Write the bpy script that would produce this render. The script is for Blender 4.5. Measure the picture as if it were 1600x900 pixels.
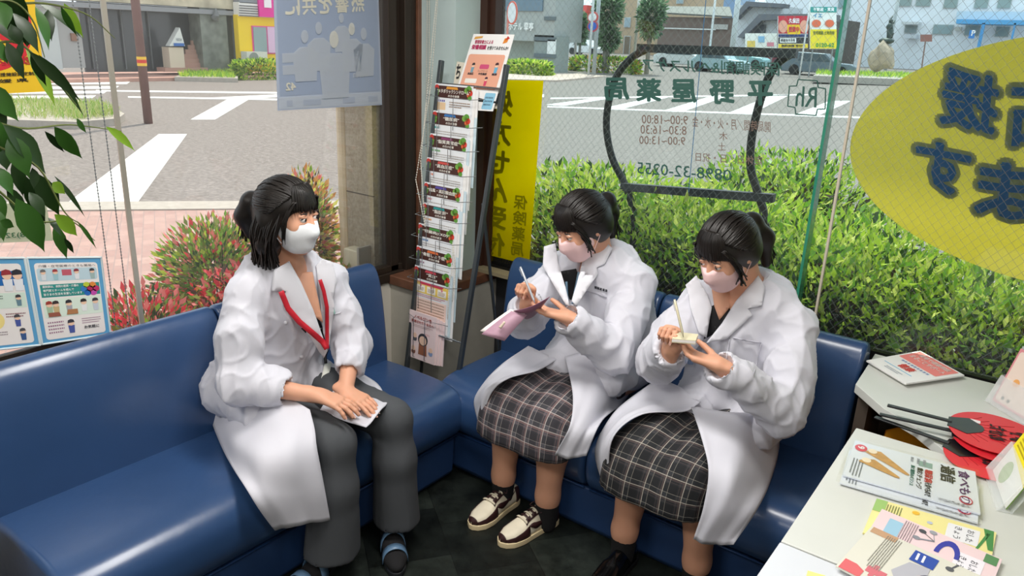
import bpy, bmesh, math, random
import numpy as np
from mathutils import Vector, Matrix
from mathutils.bvhtree import BVHTree

for o in list(bpy.data.objects): bpy.data.objects.remove(o)
S = bpy.context.scene
COL = S.collection
# ------------------------------------------------------------------ camera, light, exposure
CAM = dict(loc=(2.5115, -2.835, 1.819), yaw=0.63846, pitch=0.31743, roll=0.0405, f=1189.4)
def cam_axes():
    y, p, r = CAM['yaw'], CAM['pitch'], CAM['roll']
    fw = Vector((-math.sin(y)*math.cos(p), math.cos(y)*math.cos(p), -math.sin(p)))
    rt = fw.cross(Vector((0, 0, 1))).normalized(); up = rt.cross(fw)
    return fw, rt*math.cos(r)+up*math.sin(r), up*math.cos(r)-rt*math.sin(r)
FW, RT, UP = cam_axes(); CL = Vector(CAM['loc'])
cd = bpy.data.cameras.new('camera'); cam = bpy.data.objects.new('camera', cd); COL.objects.link(cam)
cd.sensor_width = 36.0; cd.lens = CAM['f']/1600*36; cd.clip_start = 0.02; cd.clip_end = 800
cam.matrix_world = Matrix(((RT.x, UP.x, -FW.x, CL.x), (RT.y, UP.y, -FW.y, CL.y), (RT.z, UP.z, -FW.z, CL.z), (0, 0, 0, 1)))
S.camera = cam
S.view_settings.view_transform = 'Standard'; S.view_settings.look = 'None'
S.view_settings.exposure = 0.0; S.view_settings.gamma = 1.0; S.view_settings.use_curve_mapping = False
S.cycles.use_denoising = True
S.cycles.transparent_max_bounces = 24; S.cycles.max_bounces = 8; S.cycles.sample_clamp_indirect = 4.0
w = bpy.data.worlds.new('sky'); S.world = w; w.use_nodes = True
wn = w.node_tree.nodes; wl = w.node_tree.links
bg = wn['Background']; bg.inputs[0].default_value = (0.80, 0.90, 1.0, 1); bg.inputs[1].default_value = 1.6
sd = bpy.data.lights.new('sun', 'SUN'); sd.energy = 4.6; sd.angle = math.radians(3); sd.color = (1.0, 0.95, 0.86)
sun = bpy.data.objects.new('sun', sd); COL.objects.link(sun)
sun.rotation_euler = Vector((-0.2, 0.42, 1.0)).to_track_quat('Z', 'Y').to_euler()
def area(name, loc, size, sy, power, rot=(0, 0, 0), col=(1.0, 0.97, 0.93)):
    d = bpy.data.lights.new(name, 'AREA'); d.shape = 'RECTANGLE'; d.size = size; d.size_y = sy; d.energy = power; d.color = col
    o = bpy.data.objects.new(name, d); COL.objects.link(o); o.location = loc; o.rotation_euler = rot; return o
area('ceiling_light_corner', (1.25, -1.35, 2.60), 1.25, 0.3, 40)
area('ceiling_light_near', (2.7, -2.5, 2.60), 1.25, 0.3, 22)
area('ceiling_light_left', (0.7, -3.4, 2.60), 1.25, 0.3, 34)
area('ceiling_light_back', (3.4, -4.6, 2.60), 1.25, 0.6, 36)

# ------------------------------------------------------------------ helpers
def ray(px, py):
    return (FW*CAM['f'] + RT*(px-800) - UP*(py-450)).normalized()
def at(px, py, ax, v):
    """the point of the plane axis=v (the wall, the table top, the road ...) seen at that place of the photograph"""
    d = ray(px, py); t = (v-CL[ax])/d[ax]; return CL+d*t
def lin(c):
    c = c/255.0
    return c/12.92 if c <= 0.04045 else ((c+0.055)/1.055)**2.4
def hexc(h):
    h = h.lstrip('#'); return tuple(lin(int(h[i:i+2], 16)) for i in (0, 2, 4))+(1.0,)
MATS = {}
def mat(name, col, rough=0.5, metal=0.0, spec=0.5, noise=None, bump=None, emit=0, trans=0, alpha=1, coat=0, sheen=0, two=None):
    """noise=(scale, amount) colour mottling; bump=(scale, strength, distance)"""
    if name in MATS: return MATS[name]
    m = bpy.data.materials.new(name); m.use_nodes = True; MATS[name] = m
    nt = m.node_tree; b = nt.nodes['Principled BSDF']
    c = hexc(col) if isinstance(col, str) else tuple(col)+((1.0,) if len(col) == 3 else ())
    b.inputs['Base Color'].default_value = c; b.inputs['Roughness'].default_value = rough; b.inputs['Metallic'].default_value = metal
    b.inputs['Specular IOR Level'].default_value = spec
    if trans: b.inputs['Transmission Weight'].default_value = trans
    if coat: b.inputs['Coat Weight'].default_value = coat; b.inputs['Coat Roughness'].default_value = .22
    if sheen: b.inputs['Sheen Weight'].default_value = sheen
    if emit: b.inputs['Emission Color'].default_value = c; b.inputs['Emission Strength'].default_value = emit
    if alpha < 1: b.inputs['Alpha'].default_value = alpha
    tc = None
    if noise or bump:
        tc = nt.nodes.new('ShaderNodeTexCoord')
    if noise:
        n = nt.nodes.new('ShaderNodeTexNoise'); n.inputs['Scale'].default_value = noise[0]; n.inputs['Detail'].default_value = 5
        nt.links.new(tc.outputs['Object'], n.inputs['Vector'])
        r = nt.nodes.new('ShaderNodeMapRange'); r.inputs[1].default_value = 0.3; r.inputs[2].default_value = 0.7
        r.inputs[3].default_value = 1-noise[1]; r.inputs[4].default_value = 1+noise[1]*0.6
        nt.links.new(n.outputs['Fac'], r.inputs[0])
        v = nt.nodes.new('ShaderNodeVectorMath'); v.operation = 'SCALE'; v.inputs[0].default_value = c[:3]
        nt.links.new(r.outputs[0], v.inputs['Scale']); nt.links.new(v.outputs[0], b.inputs['Base Color'])
    if bump:
        n = nt.nodes.new('ShaderNodeTexNoise'); n.inputs['Scale'].default_value = bump[0]; n.inputs['Detail'].default_value = 4
        nt.links.new(tc.outputs['Object'], n.inputs['Vector'])
        bp = nt.nodes.new('ShaderNodeBump'); bp.inputs['Strength'].default_value = bump[1]; bp.inputs['Distance'].default_value = bump[2]
        nt.links.new(n.outputs['Fac'], bp.inputs['Height']); nt.links.new(bp.outputs[0], b.inputs['Normal'])
    return m
def M(h, rough=0.6, **k):
    return mat('paint_'+h.lstrip('#')+'_%d' % int(rough*100), h, rough, **k)

class MB:
    """collects shapes for one mesh"""
    def __init__(s): s.v = []; s.f = []; s.m = []; s.uv = None
    def add(s, vs, fs, mi=0):
        n = len(s.v); s.v += [tuple(v) for v in vs]; s.f += [tuple(i+n for i in f) for f in fs]; s.m += [mi]*len(fs); return s
    def box(s, lo, hi, mi=0):
        x0, y0, z0 = lo; x1, y1, z1 = hi
        return s.add([(x0,y0,z0),(x1,y0,z0),(x1,y1,z0),(x0,y1,z0),(x0,y0,z1),(x1,y0,z1),(x1,y1,z1),(x0,y1,z1)],
                     [(0,3,2,1),(4,5,6,7),(0,1,5,4),(1,2,6,5),(2,3,7,6),(3,0,4,7)], mi)
    def obox(s, c, ax, h, mi=0):
        c = Vector(c); a = [Vector(v)*k for v, k in zip(ax, h)]
        vs = [c+a[0]*i+a[1]*j+a[2]*k for k in (-1, 1) for i, j in ((-1,-1),(1,-1),(1,1),(-1,1))]
        return s.add(vs, [(0,3,2,1),(4,5,6,7),(0,1,5,4),(1,2,6,5),(2,3,7,6),(3,0,4,7)], mi)
    def prism(s, poly, off, mi=0):
        """polygon of 3-D points pushed along off"""
        n = len(poly); off = Vector(off); p = [Vector(q) for q in poly]
        return s.add(p+[q+off for q in p], [tuple(range(n))[::-1], tuple(range(n, 2*n))]+[(i, (i+1) % n, n+(i+1) % n, n+i) for i in range(n)], mi)
    def tube(s, pts, r, n=8, mi=0, cap=True):
        pts = [Vector(p) for p in pts]; k = len(pts)
        rs = r if isinstance(r, (list, tuple)) else [r]*k
        base = len(s.v); prev = None
        for i, p in enumerate(pts):
            t = (pts[min(i+1, k-1)]-pts[max(i-1, 0)]).normalized()
            if prev is None:
                a = t.orthogonal().normalized()
            else:
                a = (prev-t*prev.dot(t)); a = a.normalized() if a.length > 1e-6 else t.orthogonal().normalized()
            prev = a; b = t.cross(a)
            for j in range(n):
                q = 2*math.pi*j/n; s.v.append(tuple(p+(a*math.cos(q)+b*math.sin(q))*rs[i]))
        for i in range(k-1):
            for j in range(n):
                s.f.append((base+i*n+j, base+i*n+(j+1) % n, base+(i+1)*n+(j+1) % n, base+(i+1)*n+j)); s.m.append(mi)
        if cap:
            s.f.append(tuple(base+j for j in range(n))[::-1]); s.m.append(mi)
            s.f.append(tuple(base+(k-1)*n+j for j in range(n))); s.m.append(mi)
        return s
    def ball(s, c, r, n=10, mi=0, sc=(1, 1, 1)):
        c = Vector(c); base = len(s.v); m_ = n//2
        for i in range(m_+1):
            th = math.pi*i/m_
            for j in range(n):
                ph = 2*math.pi*j/n
                s.v.append((c.x+r*sc[0]*math.sin(th)*math.cos(ph), c.y+r*sc[1]*math.sin(th)*math.sin(ph), c.z+r*sc[2]*math.cos(th)))
        for i in range(m_):
            for j in range(n):
                s.f.append((base+i*n+j, base+(i+1)*n+j, base+(i+1)*n+(j+1) % n, base+i*n+(j+1) % n)); s.m.append(mi)
        return s
    def build(s, name, mats, parent=None, smooth=False, bevel=0, seg=2):
        me = bpy.data.meshes.new(name); me.from_pydata(s.v, [], s.f)
        if not isinstance(mats, (list, tuple)): mats = [mats]
        for m in mats: me.materials.append(m)
        if len(mats) > 1: me.polygons.foreach_set('material_index', s.m)
        if smooth: me.polygons.foreach_set('use_smooth', [True]*len(me.polygons))
        me.update(); o = bpy.data.objects.new(name, me); COL.objects.link(o)
        if bevel:
            b = o.modifiers.new('bevel', 'BEVEL'); b.width = bevel; b.segments = seg; b.limit_method = 'ANGLE'
            if seg > 1 and not smooth:
                me.polygons.foreach_set('use_smooth', [True]*len(me.polygons)); wn_ = o.modifiers.new('wn', 'WEIGHTED_NORMAL'); wn_.keep_sharp = False
        if parent is not None: setpar(o, parent)
        return o
def root_matrix(o):
    m = Matrix.Translation(o.location) if o.type == 'EMPTY' else Matrix()
    return m
def setpar(o, p):
    o.parent = p
    q = p
    while q.parent is not None: q = q.parent
    if p.type == 'EMPTY':
        o.matrix_parent_inverse = Matrix.Translation(-p.location)
def tag(o, label=None, cat=None, group=None, kind=None):
    if label: o['label'] = label
    if cat: o['category'] = cat
    if group: o['group'] = group
    if kind: o['kind'] = kind
    return o
def thing(name, label, cat, loc=(0, 0, 0), group=None):
    o = bpy.data.objects.new(name, None); COL.objects.link(o); o.location = loc; o.empty_display_size = 0.05
    return tag(o, label, cat, group)
def npmesh(name, V, F, mats, parent=None, smooth=False, midx=None, uv=None):
    """mesh from numpy arrays, F (n,3) or (n,4)"""
    me = bpy.data.meshes.new(name); V = np.asarray(V, dtype=np.float32); F = np.asarray(F, dtype=np.int32)
    me.vertices.add(len(V)); me.vertices.foreach_set('co', V.ravel())
    k = F.shape[1]; me.loops.add(F.size); me.loops.foreach_set('vertex_index', F.ravel())
    me.polygons.add(len(F)); me.polygons.foreach_set('loop_start', np.arange(0, F.size, k, dtype=np.int32))
    me.polygons.foreach_set('loop_total', np.full(len(F), k, dtype=np.int32))
    if not isinstance(mats, (list, tuple)): mats = [mats]
    for m in mats: me.materials.append(m)
    if midx is not None: me.polygons.foreach_set('material_index', np.asarray(midx, dtype=np.int32))
    if smooth: me.polygons.foreach_set('use_smooth', np.ones(len(F), dtype=bool))
    if uv is not None:
        l = me.uv_layers.new(name='UVMap'); l.data.foreach_set('uv', np.asarray(uv, dtype=np.float32)[F.ravel()].ravel())
    me.update(calc_edges=True); me.validate()
    o = bpy.data.objects.new(name, me); COL.objects.link(o)
    if parent is not None: setpar(o, parent)
    return o
_tcache = {}
def text_data(s, bold=0.0):
    key = (s, bold)
    if key in _tcache: return _tcache[key]
    if bold > 0:
        co0, f0 = text_data(s); nn = len(co0)
        k = 12 if bold > .05 else 6
        offs = [(bold*math.cos(6.2832*i/k), bold*math.sin(6.2832*i/k)) for i in range(k)]+([(bold*.5*math.cos(6.2832*i/6), bold*.5*math.sin(6.2832*i/6)) for i in range(6)] if bold > .05 else [])
        if nn == 0: _tcache[key] = (co0, f0); return _tcache[key]
        co = np.concatenate([co0+np.array([dx, dy, j*2e-4], dtype=np.float32) for j, (dx, dy) in enumerate(offs)])
        fs = [tuple(i+j*nn for i in f) for j in range(len(offs)) for f in f0]
        co[:, 0] -= co[:, 0].min(); co[:, 1] -= co[:, 1].min(); _tcache[key] = (co, fs); return _tcache[key]
    c = bpy.data.curves.new('t', 'FONT'); c.body = s; c.size = 1.0; c.resolution_u = 2; c.fill_mode = 'FRONT'
    o = bpy.data.objects.new('t', c); COL.objects.link(o)
    dg = bpy.context.evaluated_depsgraph_get(); me = bpy.data.meshes.new_from_object(o.evaluated_get(dg))
    n = len(me.vertices); co = np.zeros(n*3, dtype=np.float32); me.vertices.foreach_get('co', co); co = co.reshape(-1, 3)
    fs = [tuple(p.vertices) for p in me.polygons]
    bpy.data.objects.remove(o); bpy.data.meshes.remove(me); bpy.data.curves.remove(c)
    if n:
        co[:, 0] -= co[:, 0].min(); co[:, 1] -= co[:, 1].min()
    _tcache[key] = (co, fs); return _tcache[key]
def put_text(mb, s, o, xd, yd, w, h, bold=0.0, mi=0, lift=0.0):
    """lays the text in the box at o spanned by w along xd and h along yd"""
    co, fs = text_data(s, bold)
    if len(co) == 0: return mb
    W = co[:, 0].max() or 1; H = co[:, 1].max() or 1
    o = Vector(o); xd = Vector(xd).normalized(); yd = Vector(yd).normalized(); nn = xd.cross(yd)*lift
    zz = xd.cross(yd).normalized(); vs = [o+xd*(float(c[0])/W*w)+yd*(float(c[1])/H*h)+nn+zz*float(c[2]) for c in co]
    return mb.add(vs, fs, mi)
def rrect(o, xd, yd, w, h, r=0, n=4):
    o = Vector(o); xd = Vector(xd).normalized(); yd = Vector(yd).normalized()
    if r <= 0: return [o, o+xd*w, o+xd*w+yd*h, o+yd*h]
    pts = []
    for cx, cy, a0 in ((w-r, r, -90), (w-r, h-r, 0), (r, h-r, 90), (r, r, 180)):
        for i in range(n+1):
            a = math.radians(a0+90*i/n); pts.append(o+xd*(cx+r*math.cos(a))+yd*(cy+r*math.sin(a)))
    return pts
def disc(c, xd, yd, rx, ry=None, n=20):
    ry = ry or rx; c = Vector(c); xd = Vector(xd).normalized(); yd = Vector(yd).normalized()
    return [c+xd*rx*math.cos(2*math.pi*i/n)+yd*ry*math.sin(2*math.pi*i/n) for i in range(n)]
def flat(mb, poly, mi=0): return mb.add(poly, [tuple(range(len(poly)))], mi)

def leaves(rng, P, N, size, aspect=0.4, jitter=0.7, fold=0.25):
    """leaf quads (two folded faces each) at points P with outward normals N"""
    n = len(P)
    d = N+rng.normal(0, jitter, (n, 3)); d /= np.linalg.norm(d, axis=1, keepdims=True)+1e-9
    r = rng.normal(0, 1, (n, 3)); s = np.cross(d, r); s /= np.linalg.norm(s, axis=1, keepdims=True)+1e-9
    q = np.cross(d, s); L = (size*rng.uniform(0.6, 1.3, n))[:, None]
    a = P; b = P+d*L*0.45+s*L*aspect*0.5+q*L*fold*0.2; c = P+d*L-q*L*fold*0.3; e = P+d*L*0.45-s*L*aspect*0.5+q*L*fold*0.2
    V = np.stack([a, b, c, e], 1).reshape(-1, 3); F = np.arange(n*4).reshape(-1, 4)
    return V, F
def blob_points(rng, n, c, rad, shell=0.5, p=2.0):
    d = rng.normal(0, 1, (n, 3)); d /= np.linalg.norm(d, axis=1, keepdims=True)
    r = rng.uniform(shell, 1, n)[:, None]
    if p > 2: d2 = d/ (np.sum(np.abs(d)**p, 1, keepdims=True)**(1/p))
    else: d2 = d
    return np.asarray(c)+d2*np.asarray(rad)*r, d
# ------------------------------------------------------------------ procedural surface materials
def node_mat(name):
    m = bpy.data.materials.new(name); m.use_nodes = True; MATS[name] = m
    return m, m.node_tree, m.node_tree.nodes['Principled BSDF']
def speckle(name, base, dark, light, scale, rough=0.9, bumpd=0.01, bs=0.4):
    m, nt, b = node_mat(name); tc = nt.nodes.new('ShaderNodeTexCoord')
    n = nt.nodes.new('ShaderNodeTexNoise'); n.inputs['Scale'].default_value = scale; n.inputs['Detail'].default_value = 6; n.inputs['Roughness'].default_value = 0.8
    nt.links.new(tc.outputs['Object'], n.inputs['Vector'])
    r = nt.nodes.new('ShaderNodeValToRGB'); r.color_ramp.elements[0].position = 0.32; r.color_ramp.elements[0].color = hexc(dark)
    r.color_ramp.elements[1].position = 0.68; r.color_ramp.elements[1].color = hexc(light)
    e = r.color_ramp.elements.new(0.5); e.color = hexc(base)
    nt.links.new(n.outputs['Fac'], r.inputs[0]); nt.links.new(r.outputs[0], b.inputs['Base Color'])
    b.inputs['Roughness'].default_value = rough
    bp = nt.nodes.new('ShaderNodeBump'); bp.inputs['Strength'].default_value = bs; bp.inputs['Distance'].default_value = bumpd
    nt.links.new(n.outputs['Fac'], bp.inputs['Height']); nt.links.new(bp.outputs[0], b.inputs['Normal'])
    return m
def bricks(name, c1, c2, mortar, scale, rough=0.8, bw=0.5, rh=0.25, ms=0.02, rot=0.0, offset=0.5, axes='XY', noise=0.0, spec=0.5):
    m, nt, b = node_mat(name); tc = nt.nodes.new('ShaderNodeTexCoord'); mp = nt.nodes.new('ShaderNodeMapping')
    mp.inputs['Rotation'].default_value[2] = rot
    src = tc.outputs['Object']
    if axes != 'XY':
        sx = nt.nodes.new('ShaderNodeSeparateXYZ'); cx = nt.nodes.new('ShaderNodeCombineXYZ'); nt.links.new(src, sx.inputs[0])
        nt.links.new(sx.outputs['XYZ'.index(axes[0])], cx.inputs[0]); nt.links.new(sx.outputs['XYZ'.index(axes[1])], cx.inputs[1]); src = cx.outputs[0]
    nt.links.new(src, mp.inputs['Vector'])
    t = nt.nodes.new('ShaderNodeTexBrick'); t.inputs['Scale'].default_value = scale; t.offset = offset
    t.inputs['Color1'].default_value = hexc(c1); t.inputs['Color2'].default_value = hexc(c2); t.inputs['Mortar'].default_value = hexc(mortar)
    t.inputs['Brick Width'].default_value = bw; t.inputs['Row Height'].default_value = rh; t.inputs['Mortar Size'].default_value = ms
    nt.links.new(mp.outputs[0], t.inputs['Vector'])
    out = t.outputs['Color']
    if noise:
        n = nt.nodes.new('ShaderNodeTexNoise'); n.inputs['Scale'].default_value = 9; n.inputs['Detail'].default_value = 8; n.inputs['Roughness'].default_value = 0.7
        nt.links.new(mp.outputs[0], n.inputs['Vector'])
        mr = nt.nodes.new('ShaderNodeMapRange'); mr.inputs[1].default_value = 0.3; mr.inputs[2].default_value = 0.7; mr.inputs[3].default_value = 1-noise; mr.inputs[4].default_value = 1+noise
        nt.links.new(n.outputs['Fac'], mr.inputs[0])
        vm = nt.nodes.new('ShaderNodeVectorMath'); vm.operation = 'SCALE'; nt.links.new(out, vm.inputs[0]); nt.links.new(mr.outputs[0], vm.inputs['Scale']); out = vm.outputs[0]
    nt.links.new(out, b.inputs['Base Color']); b.inputs['Roughness'].default_value = rough; b.inputs['Specular IOR Level'].default_value = spec
    return m
def glass_mat(name, tint, refl=0.06, wire=None, haze=0.0):
    m = bpy.data.materials.new(name); m.use_nodes = True; nt = m.node_tree; nt.nodes.clear(); MATS[name] = m
    out = nt.nodes.new('ShaderNodeOutputMaterial'); tr = nt.nodes.new('ShaderNodeBsdfTransparent'); tr.inputs[0].default_value = tint
    gl = nt.nodes.new('ShaderNodeBsdfGlossy'); gl.inputs['Roughness'].default_value = 0.02
    fr = nt.nodes.new('ShaderNodeFresnel'); fr.inputs[0].default_value = 1.35
    mx = nt.nodes.new('ShaderNodeMixShader'); nt.links.new(fr.outputs[0], mx.inputs[0]); nt.links.new(tr.outputs[0], mx.inputs[1]); nt.links.new(gl.outputs[0], mx.inputs[2])
    last = mx.outputs[0]
    if haze:
        df = nt.nodes.new('ShaderNodeBsdfDiffuse'); df.inputs[0].default_value = (0.9, 0.95, 0.95, 1)
        m2 = nt.nodes.new('ShaderNodeMixShader'); m2.inputs[0].default_value = haze; nt.links.new(last, m2.inputs[1]); nt.links.new(df.outputs[0], m2.inputs[2]); last = m2.outputs[0]
    if wire:
        tc = nt.nodes.new('ShaderNodeTexCoord'); sx = nt.nodes.new('ShaderNodeSeparateXYZ'); nt.links.new(tc.outputs['Object'], sx.inputs[0])
        def mth(op, a, b_=None):
            n = nt.nodes.new('ShaderNodeMath'); n.operation = op
            for i, q in enumerate((a, b_)):
                if q is None: continue
                if isinstance(q, (int, float)): n.inputs[i].default_value = q
                else: nt.links.new(q, n.inputs[i])
            return n.outputs[0]
        px, pz, wd = wire
        u = mth('MULTIPLY', sx.outputs[0], 1/px); v = mth('MULTIPLY', sx.outputs[2], 1/pz)
        lines = []
        for k in (mth('ADD', u, v), mth('SUBTRACT', u, v)):
            fr_ = mth('FRACT', mth('ADD', k, 100)); d = mth('ABSOLUTE', mth('SUBTRACT', fr_, 0.5)); lines.append(mth('LESS_THAN', d, wd))
        fac = mth('MAXIMUM', lines[0], lines[1])
        wdf = nt.nodes.new('ShaderNodeBsdfDiffuse'); wdf.inputs[0].default_value = hexc('#8a9390')
        m3 = nt.nodes.new('ShaderNodeMixShader'); nt.links.new(mth('MULTIPLY', fac, 0.55), m3.inputs[0]); nt.links.new(last, m3.inputs[1]); nt.links.new(wdf.outputs[0], m3.inputs[2]); last = m3.outputs[0]
    nt.links.new(last, out.inputs[0]); return m
def film(name, col, opacity, through=0.5):
    """thin printed film or paper: part of the light goes through, the rest is reflected or scattered through"""
    m = bpy.data.materials.new(name); m.use_nodes = True; nt = m.node_tree; nt.nodes.clear(); MATS[name] = m
    c = hexc(col); out = nt.nodes.new('ShaderNodeOutputMaterial')
    tr = nt.nodes.new('ShaderNodeBsdfTransparent'); tr.inputs[0].default_value = (min(1, c[0]*1.1), min(1, c[1]*1.1), min(1, c[2]*1.1), 1)
    d = nt.nodes.new('ShaderNodeBsdfDiffuse'); d.inputs[0].default_value = c; t = nt.nodes.new('ShaderNodeBsdfTranslucent'); t.inputs[0].default_value = c
    a = nt.nodes.new('ShaderNodeMixShader'); a.inputs[0].default_value = through; nt.links.new(d.outputs[0], a.inputs[1]); nt.links.new(t.outputs[0], a.inputs[2])
    b = nt.nodes.new('ShaderNodeMixShader'); b.inputs[0].default_value = opacity; nt.links.new(tr.outputs[0], b.inputs[1]); nt.links.new(a.outputs[0], b.inputs[2])
    nt.links.new(b.outputs[0], out.inputs[0]); return m

asphalt = speckle('asphalt', '#7a736e', '#5e5853', '#99918b', 14, 0.95, 0.004, 0.3)
asphalt_r = speckle('asphalt_grey', '#878d8f', '#6d7375', '#a0a6a7', 14, 0.95, 0.004, 0.3)
stucco = speckle('stucco', '#c0b49c', '#a89c84', '#d0c5ae', 60, 0.95, 0.012, 1.0)
pave = bricks('sidewalk_brick', '#ad8f85', '#a08179', '#94807a', 2.4, 0.9, 0.5, 0.25, 0.012, 0.5, noise=0.12)
tiles = bricks('slate_tile', '#262b27', '#101312', '#0c0d0d', 1.0, 0.36, 0.30, 0.30, 0.001, 0.62, offset=0.37, noise=0.75, spec=0.25)
white = mat('road_paint', '#dcdcd8', 0.8, noise=(9, 0.06))
concrete = mat('concrete', '#aaa399', 0.9, noise=(12, 0.12))
grey_wall = mat('wallpaper_grey', '#b2aea2', 0.8, noise=(20, 0.04), bump=(160, 0.2, 0.002))
cream_wall = mat('wallpaper_cream', '#cfc9be', 0.85, bump=(160, 0.2, 0.002))
bronze = mat('bronze_frame', '#3a3029', 0.4, 0.4); dark_al = mat('black_frame', '#141412', 0.4, 0.3)
wood = mat('brown_wood', '#6e4936', 0.45, noise=(18, 0.25))
darkwood = mat('dark_wood', '#2c1a12', 0.5)
laminate = mat('white_laminate', '#d3d5cf', 0.35, noise=(5, 0.03))

def struct(o): o['kind'] = 'structure'; return o
GZ = -0.15
# floor, ceiling, low walls
struct(MB().box((-0.05, -6.5, -0.12), (5.2, 0.02, 0.0)).build('floor', tiles))
struct(MB().box((-0.05, -6.5, 2.7), (5.2, 0.12, 2.8)).build('ceiling', mat('ceiling_white', '#e8e6e0', 0.9)))
struct(MB().box((-0.12, -6.5, -0.12), (0.0, 0.1, 0.70)).build('wall_left', cream_wall))
struct(MB().box((0.0, -0.0, -0.12), (5.2, 0.10, 0.755)).build('wall_right', mat('low_wall_dark', '#26272c', 0.7)))
struct(MB().box((-0.12, -6.62, -0.12), (5.32, -6.5, 2.8)).build('wall_back', grey_wall))
struct(MB().box((5.2, -6.5, -0.12), (5.32, 0.1, 2.8)).build('wall_east', grey_wall))
struct(MB().box((-0.12, -6.5, 2.28), (0.0, 0.1, 2.8)).build('wall_left_upper', cream_wall))
struct(MB().box((0.0, 0.0, 2.28), (5.2, 0.12, 2.8)).build('wall_right_upper', cream_wall))
# corner pillar: low grey ledge, pale panel above
struct(MB().box((0.0, -0.42, 0.0), (0.31, -0.001, 0.69)).build('wall_corner_low', grey_wall))
struct(MB().box((-0.005, -0.435, 0.69), (0.318, -0.001, 0.735)).build('trim_1', wood, bevel=0.004))
panel = mat('pale_blue_panel', '#bccdcb', 0.7, noise=(6, 0.05), bump=(90, 0.15, 0.002))
struct(MB().box((0.012, -0.225, 0.735), (0.215, -0.001, 2.7)).build('wall_corner', panel))
struct(MB().box((-0.02, -0.245, 0.735), (0.014, -0.215, 2.28)).build('trim_2', wood, bevel=0.003))
struct(MB().box((0.20, -0.06, 0.735), (0.255, 0.03, 2.28)).box((0.255, -0.04, 0.735), (0.285, 0.03, 2.28)).build('trim_3', mat('trim_brown', '#3c2318', 0.5)))
# left window: frame and glass
w1 = struct(MB().box((-0.06, -0.415, 0.70), (0.0, -0.365, 2.28)).box((-0.075, -0.365, 0.70), (-0.02, -0.325, 2.28)).box((-0.05, -0.325, 0.70), (0.01, -0.285, 2.28)).box((-0.08, -0.285, 0.70), (0.0, -0.245, 2.28))
            .box((-0.07, -6.5, 0.70), (0.012, -0.34, 0.745)).box((-0.05, -6.5, 0.745), (0.0, -0.34, 0.775)).box((-0.07, -6.5, 2.25), (0.0, -0.3, 2.3)).build('window_1', bronze, bevel=0.003))
MB().box((-0.036, -6.5, 0.775), (-0.030, -0.41, 2.25)).build('pane', glass_mat('clear_glass', (0.97, 0.96, 0.94, 1), 0.05, haze=0.03), w1)
MB().box((-0.026, -1.612, 0.775), (-0.018, -1.596, 2.25)).build('mullion_joint', mat('aluminium', '#b9b3a6', 0.35, 0.5), w1)
# right window
w2 = struct(MB().box((0.285, -0.012, 0.755), (5.2, 0.03, 0.80)).box((0.285, -0.03, 0.738), (5.2, 0.0, 0.765)).box((0.285, 0.0, 2.25), (5.2, 0.04, 2.3)).build('window_2', dark_al))
MB().box((0.285, 0.010, 0.80), (5.2, 0.016, 2.25)).build('pane', glass_mat('wired_glass', (0.90, 0.97, 0.96, 1), 0.05, wire=(0.031, 0.036, 0.016), haze=0.010), w2)
MB().box((1.754, -0.045, 0.80), (1.764, 0.010, 2.25)).build('glass_edge', mat('green_glass_edge', '#2f8f74', 0.15, spec=0.8, alpha=0.85), w2)
MB().box((1.82, -0.006, 0.80), (1.828, 0.009, 2.25)).build('sealant_joint', mat('sealant', '#cfc4b2', 0.5), w2)
struct(MB().box((0.25, -0.10, 0.735), (0.62, 0.0, 0.752)).build('window_2_sill', mat('sill_beige', '#8f8469', 0.6)))
# unseen eaves over both windows, added to keep direct sun out
struct(MB().box((-0.3, -7, 2.5), (0.0, 0.5, 2.62)).box((-0.1, 0.0, 2.5), (6, 0.5, 2.62)).build('sun_block_eaves', cream_wall))

# ------------------------------------------------------------------ outside ground
def ground_poly(name, px, z, m, thick=0.004, base=GZ):
    p = [at(x, y, 2, base) for x, y in px]; p = [Vector((q.x, q.y, base)) for q in p]
    return struct(MB().prism(p, (0, 0, z-base)).build(name, m))
struct(MB().add([(-120, -60, GZ), (0, -60, GZ), (120, -60, GZ), (120, 34, GZ), (120, 62, 0.5), (-120, 62, 0.5), (-120, 34, GZ), (120, 160, 0.5), (-120, 160, 0.5)],
                [(0, 1, 2, 3, 6), (6, 3, 4, 5), (5, 4, 7, 8)]).build('street_ground', asphalt))
# pavement outside the left window with its kerb
k0, k1 = at(-250, 338, 2, GZ), at(560, 330, 2, GZ)
kd = (k1-k0).normalized(); kn = Vector((-kd.y, kd.x, 0))
if kn.x > 0: kn = -kn
e1 = at(640, 331, 2, GZ)
struct(MB().prism([(-0.12, -8, GZ), (-0.12, 0.3, GZ), (e1.x, e1.y, GZ), (k1.x, k1.y, GZ), (k0.x, k0.y, GZ), (k0.x-3, -8, GZ)][::-1], (0, 0, 0.03)).build('sidewalk', pave))
struct(MB().prism([k0, k1, e1, e1+kn*0.45, k0+kn*0.45], (0, 0, 0.045)).build('kerb', concrete))
struct(MB().box((-0.12, 0.1, GZ), (8, 2.9, GZ+0.03)).build('planting_strip', mat('soil', '#3b2f26', 0.95, noise=(20, 0.3))))
MK = [[(105, 318), (207, 328), (292, 210), (248, 210)], [(298, 187), (336, 187), (395, 152), (360, 153)],
      [(150, 141), (600, 146), (600, 149), (150, 143)], [(200, 153), (600, 160), (600, 157), (200, 151)], [(330, 153), (600, 140), (600, 144), (400, 154)]]
for k in range(6):
    y = 121+k*7.4; MK.append([(66-k*12, y), (222-k*18, y-1), (216-k*18, y+3.2), (50-k*12, y+3.8)])
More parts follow.
